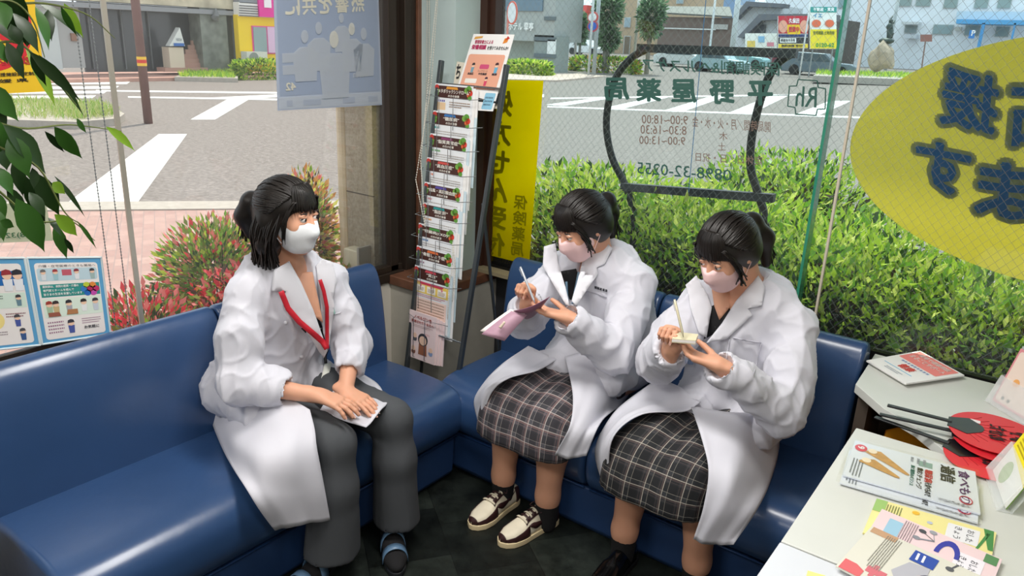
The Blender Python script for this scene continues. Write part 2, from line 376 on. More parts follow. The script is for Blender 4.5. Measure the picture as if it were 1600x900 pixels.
for pl in [[(860, 153), (1335, 146), (1335, 148), (860, 155)], [(855, 168), (1400, 187), (1400, 184.5), (855, 166)],
           [(853, 164), (880, 166), (960, 153), (935, 153)], [(945, 169), (975, 170), (1050, 151), (1022, 152)], [(1040, 172), (1072, 173), (1140, 149), (1112, 150)], [(1140, 176), (1176, 177), (1235, 148), (1205, 149)],
           [(1240, 180), (1278, 181), (1330, 158), (1296, 158)], [(1345, 184), (1385, 186), (1420, 166), (1385, 166)], [(790, 150), (850, 148), (850, 152), (790, 154)]]:
    MK.append(pl)
for k_, pl in enumerate(MK): ground_poly('road_marking', pl, GZ+0.006+0.0015*(k_ % 5), white)
# ------------------------------------------------------------------ outside, near the left window
rng = np.random.default_rng(7)
def foliage(name, P, N, size, mats, parent=None, aspect=0.4, jitter=0.7, w_=None, seed=1, fold=0.25):
    r = np.random.default_rng(seed); V, F = leaves(r, np.asarray(P), np.asarray(N), size, aspect, jitter, fold)
    mi = r.choice(len(mats), len(F), p=w_)
    return npmesh(name, V, F, mats, parent, False, mi)
def leafm(n, c): 
    m = mat(n, c, 0.45)
    b = m.node_tree.nodes['Principled BSDF']; b.inputs['Transmission Weight'].default_value = 0
    nt = m.node_tree; t = nt.nodes.new('ShaderNodeBsdfTranslucent'); t.inputs[0].default_value = hexc(c)
    mx = nt.nodes.new('ShaderNodeMixShader'); mx.inputs[0].default_value = 0.35
    nt.links.new(b.outputs[0], mx.inputs[1]); nt.links.new(t.outputs[0], mx.inputs[2]); nt.links.new(mx.outputs[0], nt.nodes['Material Output'].inputs[0]); return m
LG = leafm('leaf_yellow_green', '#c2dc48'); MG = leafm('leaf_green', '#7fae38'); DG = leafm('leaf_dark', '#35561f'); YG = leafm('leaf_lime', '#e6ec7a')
RD = leafm('leaf_red', '#e8434e'); PK = leafm('leaf_pink', '#f08c88'); OR = leafm('leaf_orange', '#dba05a'); OL = leafm('leaf_olive', '#8b9a4a'); BW = mat('twig', '#4a3826', 0.9)
BRN = leafm('leaf_brown', '#4d3b23')

# exterior wall stub with downpipe and vent box
wstub = struct(MB().box((-0.262, -0.445, GZ), (-0.08, 0.0, 2.5)).build('wall_outside_corner', stucco))
struct(MB().box((-0.263, -0.4465, 1.095), (-0.079, -0.44, 1.100)).build('wall_joint', mat('joint_dark', '#5b5348', 0.9)))
tag(MB().tube([(-0.30, -0.425, GZ), (-0.30, -0.425, 2.5)], 0.030, 14).tube([(-0.30, -0.425, 0.98), (-0.30, -0.425, 1.01)], 0.034, 14).build('downpipe', mat('pipe_cream', '#d9c9a8', 0.5), smooth=False),
    'cream round downpipe running down the rough outside wall corner', 'downpipe')
vb = thing('vent_box', 'small cream box with wire at foot of rough outside wall', 'vent', (-0.17, -0.50, 0.70))
MB().box((-0.22, -0.515, 0.70), (-0.12, -0.445, 0.84)).build('housing', mat('vent_cream', '#d8cfb2', 0.6), vb, bevel=0.008)
MB().box((-0.12, -0.52, 0.72), (-0.105, -0.44, 0.86)).build('side_flap', mat('vent_grey', '#aaa69a', 0.6), vb, bevel=0.003)
# nandina shrubs
def nandina(name, c, rad, n, label, mats, w_, seed):
    t = thing(name, label, 'shrub', (c[0], c[1], GZ+0.03), 'red leaved shrubs outside the left window')
    r = np.random.default_rng(seed); P, N = blob_points(r, n, c, rad, 0.35)
    ok = P[:, 0] < -0.165
    P, N = P[ok], N[ok]; N = N*0.6+np.array([0, 0, 0.35])
    foliage('foliage', P, N, 0.040, mats, t, 0.42, 0.7, w_, seed)
    mb = MB()
    for k in range(9):
        a = r.uniform(0, 6.28); q = r.uniform(0.2, 0.7)
        mb.tube([(c[0]+0.05*math.cos(a), c[1]+0.05*math.sin(a), GZ+0.03), (min(-0.12, c[0]+rad[0]*q*0.6*math.cos(a)), c[1]+rad[1]*q*0.6*math.sin(a), c[2]), (min(-0.12, c[0]+rad[0]*q*math.cos(a)), c[1]+rad[1]*q*math.sin(a), c[2]+rad[2]*0.7)], [0.006, 0.004, 0.002], 5)
    mb.build('stem', BW, t)
nandina('nandina_shrub', (-0.42, -0.96, 0.46), (0.27, 0.30, 0.34), 6500, 'pink and red nandina shrub behind the bench back, in front of taller green growth', [RD, PK, OL, MG, OR, BRN], [.26, .24, .16, .14, .08, .12], 1)
nandina('nandina_shrub', (-0.75, -0.86, 0.62), (0.28, 0.30, 0.34), 6500, 'taller green nandina shrub with red tips behind the pink one', [OL, MG, PK, RD, LG, DG], [.24, .3, .14, .08, .12, .12], 2)
nandina('nandina_shrub', (-0.40, -1.42, 0.46), (0.22, 0.24, 0.36), 4200, 'bright red nandina shrub beside the blue bordered posters', [RD, PK, OL, MG, DG], [.42, .2, .14, .12, .12], 3)
nandina('nandina_shrub', (-0.50, -0.50, 0.78), (0.15, 0.16, 0.40), 4200, 'orange and yellow nandina shrub against the downpipe', [OR, YG, PK, OL, MG, BRN], [.28, .2, .16, .16, .1, .1], 4)
nandina('nandina_shrub', (-0.17, -0.60, 0.62), (0.08, 0.13, 0.18), 500, 'low nandina sprig with few red leaves below the vent box', [RD, OR, OL, MG], [.3, .2, .3, .2], 5)

# ------------------------------------------------------------------ traffic island, pole, far left buildings
FX = -26.3
def L(px, py, x=FX): return at(px, py, 0, x)
def lpanel(mb, x0, y0, x1, y1, d=0.0, th=0.1, mi=0, X=FX):
    a = L(x0, y1, X+d); b = L(x1, y1, X+d); c = L(x1, y0, X+d); e = L(x0, y0, X+d)
    ym = (a.y+e.y)/2; yM = (b.y+c.y)/2; z0 = (a.z+b.z)/2; z1 = (c.z+e.z)/2
    mb.box((X+d-th, ym, z0), (X+d, yM, z1), mi); return mb
isl = [at(-60, 196, 2, GZ), at(120, 202, 2, GZ), at(186, 196, 2, GZ), at(196, 188, 2, GZ), at(170, 174, 2, GZ), at(60, 168, 2, GZ), at(-60, 166, 2, GZ)]
struct(MB().prism([Vector((p.x, p.y, GZ)) for p in isl], (0, 0, 0.14)).build('traffic_island', concrete))
pts = []
cx = sum(p.x for p in isl)/7; cy = sum(p.y for p in isl)/7
while len(pts) < 2600:
    i = rng.integers(0, 7); a = rng.uniform(0, 1); b = rng.uniform(0, 1); q0 = isl[i]; q1 = isl[(i+1) % 7]
    q = q0.lerp(q1, a); s_ = math.sqrt(b)*0.9; pts.append((cx+(q.x-cx)*s_, cy+(q.y-cy)*s_, GZ+0.13))
P = np.array(pts); N = np.tile([0, 0, 1.0], (len(P), 1))
g = foliage('grass', P, N, 0.20, [leafm('weed_green', '#a9b964'), leafm('weed_pale', '#c3c68c'), MG], None, 0.10, 0.35, [.45, .35, .2], 11)
tag(g, 'patchy weeds growing on the oval traffic island', 'grass', kind='stuff')
pl = thing('street_pole', 'brown street pole with a yellow and red band beside the traffic island', 'pole', tuple(at(232, 193, 2, GZ)))
pb = at(232, 193, 2, GZ); top = Vector((pb.x, pb.y, 5.2)); rr_ = 0.085
MB().tube([pb, top], rr_, 16).build('post', mat('pole_brown', '#7c5a55', 0.7, noise=(3, 0.15)), pl, smooth=True)
for z0, z1, c in ((at(220, 103, 0, pb.x).z, at(220, 98.5, 0, pb.x).z, '#f0c23a'), (at(220, 98.5, 0, pb.x).z, at(220, 93, 0, pb.x).z, '#d8382c'), (at(220, 93, 0, pb.x).z, at(220, 88.5, 0, pb.x).z, '#f0c23a')):
    MB().tube([(pb.x, pb.y, z0), (pb.x, pb.y, z1)], rr_+0.006, 16).build('band', M(c), pl)

bl = thing('office_building', 'grey building with glazed ground floor and a stone pillar across the road', 'building', (FX, 12, GZ))
fa = mat('facade_grey', '#8f8c88', 0.8); dk = mat('dark_glass', '#474a50', 0.2, spec=0.8); gr = mat('granite', '#7b8078', 0.7, noise=(3, 0.4)); be = mat('facade_reflections', '#c9bfa6', 0.8, noise=(1.5, 0.4))
lpanel(MB(), -150, -80, 470, 6, 0.25, 1.2).build('upper_facade', be, bl)  # beige reflections along the top band put into mottled colour
lpanel(MB(), -150, 5, 372, 13, 0.3, 1.0).build('beam', mat('beam_grey', '#8d8f92', 0.7), bl)
lpanel(MB(), -150, 10, 75, 112, -0.5, 0.3).build('wall', mat('wall_pale', '#b9bcb8', 0.7), bl)
lpanel(MB(), 62, 10, 92, 108, -0.35, 0.1).build('side_glass', mat('glass_pale', '#c9d1cf', 0.3), bl)
lpanel(MB(), 84, 10, 128, 106, -0.4, 0.1).build('door', mat('door_grey', '#aeb0ae', 0.7), bl)
lpanel(MB(), 112, 52, 122, 64, -0.3, 0.1).build('mailbox', mat('mail_brown', '#93705e', 0.7), bl)
lpanel(MB(), 128, 8, 318, 112, -0.9, 0.1).build('glazing', dk, bl)
for x in (141, 192, 234): lpanel(MB(), x, 10, x+1.5, 108, -0.8, 0.06).build('glazing_bar', mat('bars', '#6f7376', 0.5), bl)
lpanel(MB(), 315, 8, 356, 110, 0.2, 0.8).build('stone_pillar', gr, bl)
lpanel(MB(), 356, 5, 371, 112, -0.4, 0.2).build('recess_wall', mat('recess', '#4a5357', 0.7), bl)
lpanel(MB(), 370, -5, 379, 114, 0.3, 0.3).build('corner_post', mat('cpost', '#5f666b', 0.6), bl)
b_ = L(336, 28, FX+0.3); MB().tube([b_, b_+Vector((0.1, 0, 0.1)), b_+Vector((0.1, 0, 0.35))], [0.16, 0.12, 0.03], 10).build('wall_lamp', mat('lamp_grey', '#6c6f70', 0.5), bl)
st = thing('staircase', 'pink stone staircase with a sign on its side wall across the road', 'staircase', (FX, 15, GZ))
mb = MB(); n = 9
for i in range(n):
    y0 = 106-i*7.0; x0 = 276+i*4.6
    lpanel(mb, x0, y0-7.5, 320+(i > 6)*(-2), y0, -0.05-i*0.07, 0.08)
lpanel(mb, 258, 106, 325, 112, 0.3, 0.6); mb.build('steps', mat('stone_pink', '#b58f80', 0.8), st)
lpanel(MB(), 265, 74, 288, 106, 0.15, 0.5).build('side_wall', mat('stone_pale', '#d4c6b2', 0.8), st)
a, b, c = L(265, 72, FX+0.2), L(289, 72, FX+0.2), L(281, 43, FX+0.2)
MB().prism([a, b, c], (-0.3, 0, 0)).build('sign_wedge', mat('sign_pale', '#d9dcd8', 0.6), st)
lpanel(MB(), 272, 67.5, 288, 72, 0.24, 0.02).build('sign_stripe', M('#2f66b0'), st)
mb = MB(); put_text(mb, 'REOH', L(276, 64, FX+0.22), (0, 1, 0), (0, 0, 1), 0.22, 0.10); mb.build('sign_text', M('#51606e'), st)
sh = thing('yellow_shop', 'yellow shop front with pink sign and pink framed window', 'shop', (FX+0.5, 17, GZ))
X2 = FX+0.6
lpanel(MB(), 374, 26, 480, 112, 0, 0.3, X=X2).build('wall', mat('shop_yellow', '#f2cf1d', 0.6), sh)
lpanel(MB(), 374, -5, 480, 8, 0.1, 0.4, X=X2).build('fascia_top', mat('fascia_grey', '#868b92', 0.6), sh)
lpanel(MB(), 374, 7, 480, 28, 0.1, 0.4, X=X2).build('fascia', mat('fascia_white', '#e9e6df', 0.6), sh)
mb = MB()
for k in range(5): lpanel(mb, 374, 9+k*3.8, 408, 10.3+k*3.8, 0.13, 0.02, X=X2)
mb.build('fascia_stripes', M('#57595c'), sh)
lpanel(MB(), 405, -5, 480, 28, 0.2, 0.3, X=X2).build('sign', mat('sign_pink', '#e8299a', 0.5), sh)
lpanel(MB(), 413, -3, 424, 12, 0.24, 0.03, X=X2).build('sign_letter', M('#f6eef2'), sh)
lpanel(MB(), 395, 41, 440, 84, 0.05, 0.06, X=X2).build('window_frame', mat('frame_pink', '#e0569a', 0.5), sh)
lpanel(MB(), 397, 42.5, 417, 82.5, 0.08, 0.06, X=X2).build('window_pane', mat('pane_grey', '#8fa5a4', 0.2), sh)
lpanel(MB(), 419, 42.5, 440, 82.5, 0.08, 0.06, X=X2).build('curtain', mat('curtain_lilac', '#dcbcd8', 0.7), sh)
ac = thing('air_conditioner', 'white outdoor air conditioner unit on the yellow shop wall', 'air conditioner', tuple(L(402, 97, X2+0.3)))
lpanel(MB(), 386, 81, 418, 98, 0.45, 0.4, X=X2).build('housing', mat('ac_white', '#dcdcd2', 0.5), ac)
c_ = L(397, 90, X2+0.47); MB().prism(disc(c_, (0, 1, 0), (0, 0, 1), 0.20), (0.02, 0, 0)).build('fan_grille', mat('ac_grille', '#8f948f', 0.6), ac)
def hedge_box(name, lo, hi, n, size, mats, w_, label, cat='hedge', seed=3, group=None, aspect=0.5):
    r = np.random.default_rng(seed); lo = np.array(lo); hi = np.array(hi)
    c = (lo+hi)/2; h = (hi-lo)/2
    P, d = blob_points(r, n, c, h, 0.82, 8.0)
    o = foliage(name, P, d+np.array([0, 0, 0.3]), size, mats, None, aspect, 0.8, w_, seed)
    tag(o, label, cat, group); return o
a, b = L(378, 118, X2+1.5), L(437, 118, X2+1.5)
hedge_box('clipped_hedge', (X2+0.7, a.y, GZ), (X2+1.5, b.y+1, L(400, 96, X2+1.2).z), 2600, 0.16, [LG, MG, DG, YG], [.35, .35, .15, .15], 'small clipped hedge in front of the yellow shop', seed=4)
struct(MB().box((FX-2, 0, GZ), (-24.6, 30, GZ+0.12)).build('far_sidewalk', mat('far_pave', '#b58e80', 0.9, noise=(3, 0.12))))
p0, p1, p2, p3 = at(273, 127, 2, GZ), at(372, 129, 2, GZ), at(372, 121, 2, GZ), at(290, 119, 2, GZ)
struct(MB().prism([p0, p1, p2, p3], (0, 0, 0.15)).build('planter_kerb', concrete))
c = (p0+p1+p2+p3)/4; P = np.array([[c.x+(q.x-c.x)*s_, c.y+(q.y-c.y)*s_, GZ+0.14] for q, s_ in ((p0.lerp(p1, a_).lerp(p3.lerp(p2, a_), b_), 0.9) for a_, b_ in rng.uniform(0, 1, (1200, 2)))])
tag(foliage('grass', P, np.tile([0, 0, 1.0], (len(P), 1)), 0.22, [MG, LG], None, 0.15, 0.4, [.6, .4], 12), 'strip of grass at the kerb below the stone pillar', 'grass', kind='stuff')
q = at(343, 117, 2, GZ)
bo = thing('marker_post', 'short rust red marker post with peeling stickers on the grass strip', 'post', tuple(q))
zt = at(338, 53, 0, q.x).z
MB().box((q.x-0.08, q.y-0.09, GZ), (q.x+0.08, q.y+0.09, zt)).build('post', mat('post_rust', '#8a4f44', 0.8), bo)
for z0, dy in ((0.2, 0), (0.55, .03), (0.75, -.03)):
    z = GZ+(zt-GZ)*z0; MB().box((q.x+0.07, q.y-0.05+dy, z), (q.x+0.085, q.y+0.05+dy, z+0.25)).build('sticker', M('#e3ded8'), bo)

# ------------------------------------------------------------------ outside the right window: hedges near the glass
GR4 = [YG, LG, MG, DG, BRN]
def azalea(name, c, rad, n, w_, label, seed, size=0.055, p=3.0, ymin=0.115):
    r = np.random.default_rng(seed); P, d = blob_points(r, n, c, rad, 0.55, p); ok = P[:, 1] > ymin; P, d = P[ok], d[ok]
    t = thing(name, label, 'bush', (c[0], max(c[1], 0.3), GZ+0.03), 'bushes along the right window')
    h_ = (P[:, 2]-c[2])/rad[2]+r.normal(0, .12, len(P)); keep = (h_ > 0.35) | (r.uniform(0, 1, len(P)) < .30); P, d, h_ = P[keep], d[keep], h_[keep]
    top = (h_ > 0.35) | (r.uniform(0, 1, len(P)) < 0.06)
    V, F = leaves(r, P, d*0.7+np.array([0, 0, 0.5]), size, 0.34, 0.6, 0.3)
    mi = np.where(top, r.choice(4, len(P), p=w_), r.choice([2, 3, 4], len(P), p=[.06, .66, .28]))  # sunlit tops and shaded inside put into the leaf colours by height
    P2, d2 = blob_points(r, 2600, (c[0], c[1]+.06, c[2]-.1), (rad[0]*.95, rad[1]*.62, rad[2]*.85), .2, p); k2 = P2[:, 1] > .22; P2, d2 = P2[k2], d2[k2]; V2, F2 = leaves(r, P2, d2, .10, .5, .8, .3)  # core of dark leaves added as backing for the hedge's shaded inside
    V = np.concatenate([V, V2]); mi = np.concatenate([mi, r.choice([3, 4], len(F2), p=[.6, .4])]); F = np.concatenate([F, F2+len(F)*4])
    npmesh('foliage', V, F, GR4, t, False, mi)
    mb = MB()
    for k in range(34):
        x = c[0]+r.uniform(-.6, .6)*rad[0]; y = max(0.12, c[1]+r.uniform(-.5, .5)*rad[1])
        mb.tube([(x, y, GZ), (x+r.uniform(-.1, .1), y+r.uniform(-.02, .1), c[2]), (x+r.uniform(-.2, .2), y+r.uniform(0, .1), c[2]+rad[2]*0.7)], [0.009, 0.006, 0.003], 5)
    mb.build('stem', BW, t)
AZ = [((0.62, 0.42, 0.62), (0.50, 0.32, 0.60), [.34, .34, .22, .10], 'bushy azalea with yellow green tips beside the yellow banner'),
      ((1.22, 0.42, 0.60), (0.45, 0.32, 0.60), [.28, .38, .24, .10], 'azalea bush under the curved black frame'),
      ((1.78, 0.42, 0.54), (0.45, 0.32, 0.60), [.26, .36, .26, .12], 'azalea bush crossed by the vertical glass edge'),
      ((2.36, 0.42, 0.50), (0.48, 0.32, 0.58), [.26, .34, .28, .12], 'azalea bush below the oval sign'),
      ((2.95, 0.42, 0.46), (0.48, 0.32, 0.56), [.26, .34, .28, .12], 'azalea bush behind the counter at the right edge')]
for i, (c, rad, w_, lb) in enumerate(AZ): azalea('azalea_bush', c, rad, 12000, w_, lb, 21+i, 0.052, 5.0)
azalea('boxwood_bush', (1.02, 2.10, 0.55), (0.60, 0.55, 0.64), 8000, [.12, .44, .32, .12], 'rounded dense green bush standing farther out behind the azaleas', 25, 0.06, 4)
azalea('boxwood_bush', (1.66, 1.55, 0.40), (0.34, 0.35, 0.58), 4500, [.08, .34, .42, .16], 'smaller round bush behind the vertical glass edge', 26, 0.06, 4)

# curved black frame standing outside the glass
hp = thing('curved_tube_frame', 'black frame of two curved tubes and two flat bars outside the glass', 'frame', (1.15, 0.24, GZ))
blk = mat('black_metal', '#0f1112', 0.45, 0.0, .3)
YH = 0.22
def H(px, py): return at(px, py, 1, YH)
def spline(pts, n=8):
    pts = [Vector(p) for p in pts]; out = []
    P_ = [pts[0]*2-pts[1]]+pts+[pts[-1]*2-pts[-2]]
    for i in range(1, len(P_)-2):
        for k in range(n):
            t = k/n; a, b, c, d = P_[i-1:i+3]
            out.append(0.5*((2*b)+(c-a)*t+(2*a-5*b+4*c-d)*t*t+(3*b-a-3*c+d)*t**3))
    out.append(pts[-1]); return out
fl_ = lambda v, z: Vector((v.x, v.y, z))
t1 = [H(x, y) for x, y in ((1015, 74), (985, 92), (962, 122), (950, 165), (948, 205), (957, 248), (975, 285), (986, 315))]
t2 = [H(x, y) for x, y in ((1238, 83), (1214, 100), (1197, 130), (1183, 175), (1174, 220), (1173, 262), (1182, 295), (1192, 325))]
for t_ in (t1, t2):
    e_ = t_[-1]; sp = spline(t_)
    MB().tube(sp+[Vector((e_.x+0.03, YH, e_.z-0.1)), Vector((e_.x+0.03, YH, GZ))], 0.0165, 12).build('curved_tube', blk, hp, smooth=True)
for (p_, q_) in (((1000, 75), (1247, 84)), ((974, 291), (1212, 309))):
    a, b = H(*p_), H(*q_); MB().prism([a-Vector((0, 0.03, 0.017)), b-Vector((0, 0.03, 0.017)), b+Vector((0, -0.03, 0.017)), a+Vector((0, -0.03, 0.017))], (0, 0.03, 0)).build('flat_bar', mat('bar_black', '#121820', 0.5), hp)
# ------------------------------------------------------------------ far side of the crossing, seen through the right window
def gz(y): return GZ if y < 34 else (.5 if y > 62 else GZ+(y-34)/28*.65)
def farpt(px, py, depth):
    d = ray(px, py); return CL+d*(depth/d.dot(FW))
def fp_panel(mb, x0, y0, x1, y1, Y, th=0.3, mi=0, zb=None):
    a, b, c, e = at(x0, y1, 1, Y), at(x1, y1, 1, Y), at(x1, y0, 1, Y), at(x0, y0, 1, Y)
    xa = (a.x+e.x)/2; xb = (b.x+c.x)/2; z0 = (a.z+b.z)/2 if zb is None else zb; z1 = (c.z+e.z)/2
    mb.box((xa, Y, z0), (xb, Y+th, z1), mi); return mb
R = lambda x0, y0, x1, y1, Y, c, name, par, th=0.3, zb=None, **k: fp_panel(MB(), x0, y0, x1, y1, Y, th, 0, zb).build(name, c if not isinstance(c, str) else M(c, **k), par)
def windows(par, Y, xs, y0, y1, w_, c='#9fb0b8', name='window'):
    for x in xs:
        f = R(x-1, y0-1, x+w_+1, y1+1, Y-0.15, '#c9ccca', name, par, 0.12); R(x, y0, x+w_, y1, Y-0.2, c, 'window_pane', f, 0.05)
# hotel corner
HY = 36
ht = thing('hotel', 'grey hotel corner with white lettering beside the banner top', 'building', tuple(at(830, 112, 1, HY)))
R(700, -40, 868, 62, HY, mat('hotel_grey', '#a9adab', 0.8), 'wall', ht, 3)
R(700, 60, 846, 104, HY+1.5, mat('hotel_tile', '#b4bcb4', 0.8), 'lower_wall', ht, 1, zb=GZ)
R(834, 55, 868, 113, HY, mat('hotel_column', '#8f9896', 0.7), 'column', ht, 1.4, zb=GZ)
for y0 in (26, 58, 84): R(834 if y0 > 30 else 850, y0, 868, y0+6, HY-0.1, '#5f6a70', 'column_band', ht, 0.08)
R(855, 62, 868, 85, HY-0.1, '#e6e8e8', 'pale_panel', ht, 0.05)
R(782, -20, 848, 17, HY-0.1, mat('hotel_window', '#5f7688', 0.2, spec=0.9), 'window', ht, 0.08)
mb = MB(); a = at(795, 47, 1, HY-0.1); b = at(834, 47, 1, HY-0.1); hgt = at(815, 36, 1, HY-0.1).z-at(815, 49, 1, HY-0.1).z
put_text(mb, 'ホテル 翠亭', a-Vector((0, 0.05, 0)), (1, 0, 0), (0, 0, 1), (b-a).length, hgt, 0.03); mb.build('lettering', M('#f4f4f2'), ht)
mr = thing('traffic_mirror', 'orange rimmed oval traffic mirror in front of the hotel wall', 'mirror', tuple(at(791, 118, 2, GZ)))
c = at(800, 20, 1, HY-3); MB().prism(disc(c, (1, 0, 0), (0, 0, 1), 0.36, 0.62), (0, 0.06, 0)).build('rim', M('#e06a5a'), mr)
MB().prism(disc(c-Vector((0, 0.02, 0)), (1, 0, 0), (0, 0, 1), 0.29, 0.54), (0, 0.02, 0)).build('mirror_face', mat('mirror_face', '#d9d4d2', 0.1, 0.6), mr)
MB().tube([(c.x-0.35, c.y+0.1, GZ), (c.x-0.35, c.y+0.1, c.z+0.3), (c.x, c.y+0.1, c.z+0.4)], 0.06, 8).build('post', M('#d98a80'), mr)
a, b = at(786, 120, 1, HY-4), at(844, 120, 1, HY-4); zt = at(815, 98, 1, HY-4).z
hedge_box('clipped_hedge', (a.x, HY-4, GZ), (b.x, HY-2.8, zt), 2600, 0.24, [LG, YG, MG, DG], [.35, .3, .25, .1], 'yellow green clipped hedge below the hotel', seed=5)
a, b = at(897, 106, 1, 40), at(995, 110, 1, 40)
hedge_box('clipped_hedge', (a.x, 39.4, GZ), (b.x, 40.6, at(940, 92, 1, 40).z), 2600, 0.26, [LG, MG, DG, OR], [.3, .35, .2, .15], 'long low hedge at the foot of the street trees', seed=6)
struct(MB().prism([at(700, 124, 2, GZ), at(870, 128, 2, GZ), at(1000, 116, 2, GZ), at(900, 99, 2, GZ), at(700, 100, 2, GZ)], (0, 0, 0.08)).build('corner_sidewalk', mat('far_pave2', '#c3b0a4', 0.9, noise=(2, 0.1))))
# street trees
def tree(px, py, top, wpx, depth, label, seed, base=None, lower=None):
    c = farpt(px, (py+top)/2, depth); tp = farpt(px, top, depth); bt = farpt(px, py, depth); gb = farpt(px, base or 112, depth)
    k = depth/CAM['f']; rx = wpx*k/2; rz = (tp.z-bt.z)/2
    t = thing('street_tree', label, 'tree', (c.x, c.y, min(gb.z, 0.5)), 'street trees beyond the crossing')
    r = np.random.default_rng(seed); P, d = blob_points(r, 2600, (c.x, c.y, c.z), (rx, rx, rz), 0.3)
    P += r.normal(0, 0.08*rx, P.shape)
    foliage('crown', P, d, 0.26, [leafm('tree_green', '#6d9068'), leafm('tree_pale', '#93b08a'), leafm('tree_dark', '#3f6048')], t, 0.5, 0.8, [.45, .25, .3], seed)
    MB().tube([(c.x, c.y, min(gb.z, 0.4)-0.3), (c.x, c.y, c.z)], [0.16, 0.08], 8).build('trunk', mat('trunk_grey', '#77756c', 0.9), t)
tree(880, 72, -8, 22, 62, 'slim street tree left of the red roof', 31)
tree(908, 70, 20, 20, 64, 'slim street tree between the red roof and the signpost', 32)
tree(950, 46, -14, 46, 46, 'large full street tree behind the road signs', 33)
tree(952, 78, 44, 28, 46.5, 'lower crown of a street tree under the large full one', 34)
tree(1018, 62, -12, 40, 46, 'pointed street tree in front of the brown house', 35)
# signposts
def post(px, yb, yt, depth, label, col='#b8bcbc', r=0.06, cat='pole', name='utility_pole', group='poles beyond the crossing'):
    a = farpt(px, yb, depth); b = farpt(px+(-2 if px > 900 else 0), yt, depth)
    t = thing(name, label, cat, (a.x, a.y, a.z), group)
    MB().tube([(a.x, a.y, min(a.z, 0.4)-0.4), (a.x, a.y, b.z)], r, 8).build('post', M(col), t, smooth=True); return t, a
t, a = post(921, 92, -10, 42, 'road sign post with a round white sign above a round blue sign', r=0.07, name='road_sign', cat='road sign', group=None)
for py, c1, c2 in ((27, '#e3e3e3', '#c4554f'), (41, '#2d5cb8', '#b84a5a')):
    c = farpt(926, py, 42); MB().prism(disc(c, RT, (0, 0, 1), 0.30), (0, 0.05, 0)).build('sign_rim', M(c2), t); MB().prism(disc(c-Vector((0, 0.04, 0)), RT, (0, 0, 1), 0.22), (0, 0.03, 0)).build('sign_face', M(c1), t)
post(874, 98, -10, 50, 'thin dark pole at the left of the junction', '#6c6f70', 0.05)
post(898, 92, -10, 55, 'pale pole carrying a small white banner', '#a9a7a4', 0.09)
post(929, 96, -10, 44, 'grey street light pole just right of the round signs', '#9aa2a4', 0.12)
post(990, 100, -10, 48, 'pale utility pole beside the pointed tree', '#c0bfb8', 0.09)
post(1108, 84, -20, 52, 'white slanted lamp pole in front of the brown house', '#d3d6d6', 0.08)
post(1143, 84, -20, 54, 'thick pale utility pole with yellow sleeve right of the brown house', '#bfc4c4', 0.2)
t, a = post(1253, 92, -10, 46, 'white sign pole at the right of the yellow advertising board', '#d9dcdc', 0.05)
post(1393, 56, -10, 60, 'tall grey lamp pole behind the bronze statue', '#a9b0b2', 0.13)
# buildings behind, right part
def block(name, label, x0, x1, y0, y1, Y, col, depth=8, rough=0.8):
    t = thing(name, label, 'building', (at((x0+x1)/2, 90, 1, Y).x, Y, 0.4)); R(x0, y0, x1, y1, Y, mat(name+label[:6]+col.strip('#'), col, rough), 'wall', t, depth, zb=0.0); return t
t = block('apartment_building', 'tan apartment block behind the trees', 938, 1085, -60, 88, 82, '#bda488')
windows(t, 82, (976,), 28, 42, 8); windows(t, 82, (962,), -10, 6, 10); windows(t, 82, (1058,), -8, 5, 9); windows(t, 82, (975,), 57, 88, 8, '#7a6a58')
t = thing('brown_house', 'long brown corrugated house with grey tiled roof', 'building', (at(1090, 90, 1, 70).x, 70, 0.4))
R(1028, 27, 1144, 82, 70, mat('house_brown', '#77665f', 0.9), 'wall', t, 8, zb=0.0)
a, b = at(1036, 12, 1, 74), at(1140, 13, 1, 74); c, d = at(1144, 28, 1, 69.5), at(1040, 22, 1, 69.5)
MB().prism([d, c, b, a], (0, 0, 0.15)).build('roof', bricks('roof_tile', '#8b8b84', '#7c7c76', '#5f5f5b', 2.0, 0.8), t)
R(1115, 38, 1137, 46, 69.8, '#b5b2ad', 'window', t, 0.1); R(1032, 44, 1118, 46, 69.7, '#d5d5d2', 'gutter_pipe', t, 0.1)
t = block('glass_tower', 'blue glazed tower behind the brown house', 1104, 1150, -60, 30, 110, '#7f9cc0', 8, 0.2)
t = thing('grey_house', 'pale grey house with stepped roofs behind the advertising boards', 'building', (at(1180, 90, 1, 66).x, 66, 0.4))
R(1150, 8, 1215, 88, 66, mat('house_pale', '#d3d6da', 0.8), 'wall', t, 6, zb=0.0)
for pts in ([(1146, 26), (1166, 2), (1226, 6), (1224, 12), (1170, 10), (1150, 30)], [(1152, 58), (1186, 22), (1236, 22), (1236, 30), (1190, 32), (1160, 60)]):
    q = [at(x, y, 1, 65) for x, y in pts]; MB().prism(q[::-1], (0, 1.5, 0)).build('roof', M('#696c74'), t)
R(1172, 38, 1196, 52, 65.8, '#50555c', 'window', t, 0.1)
t = block('dark_shed', 'dark timber building under the green glass edge', 1240, 1300, 28, 84, 64, '#5d5550'); R(1238, 22, 1302, 32, 63.5, '#6d6f73', 'roof', t, 2)
t = block('white_apartment', 'white apartment block with blue awning on the far corner', 1196, 1700, -80, 96, 76, '#eef1f6', 10)
windows(t, 76, (1311,), -8, 12, 9, '#8ea6ac'); windows(t, 76, (1402, 1432), -8, 9, 22, '#93a5a4'); windows(t, 76, (1476, 1524, 1560), -8, 12, 20, '#93a5a4'); windows(t, 76, (1414,), 40, 51, 18, '#8f9c9e'); windows(t, 76, (1458,), 39, 53, 30, '#93a8ac'); windows(t, 76, (1508,), 40, 55, 22, '#93a8ac'); windows(t, 76, (1556,), 42, 57, 20, '#93a8ac')
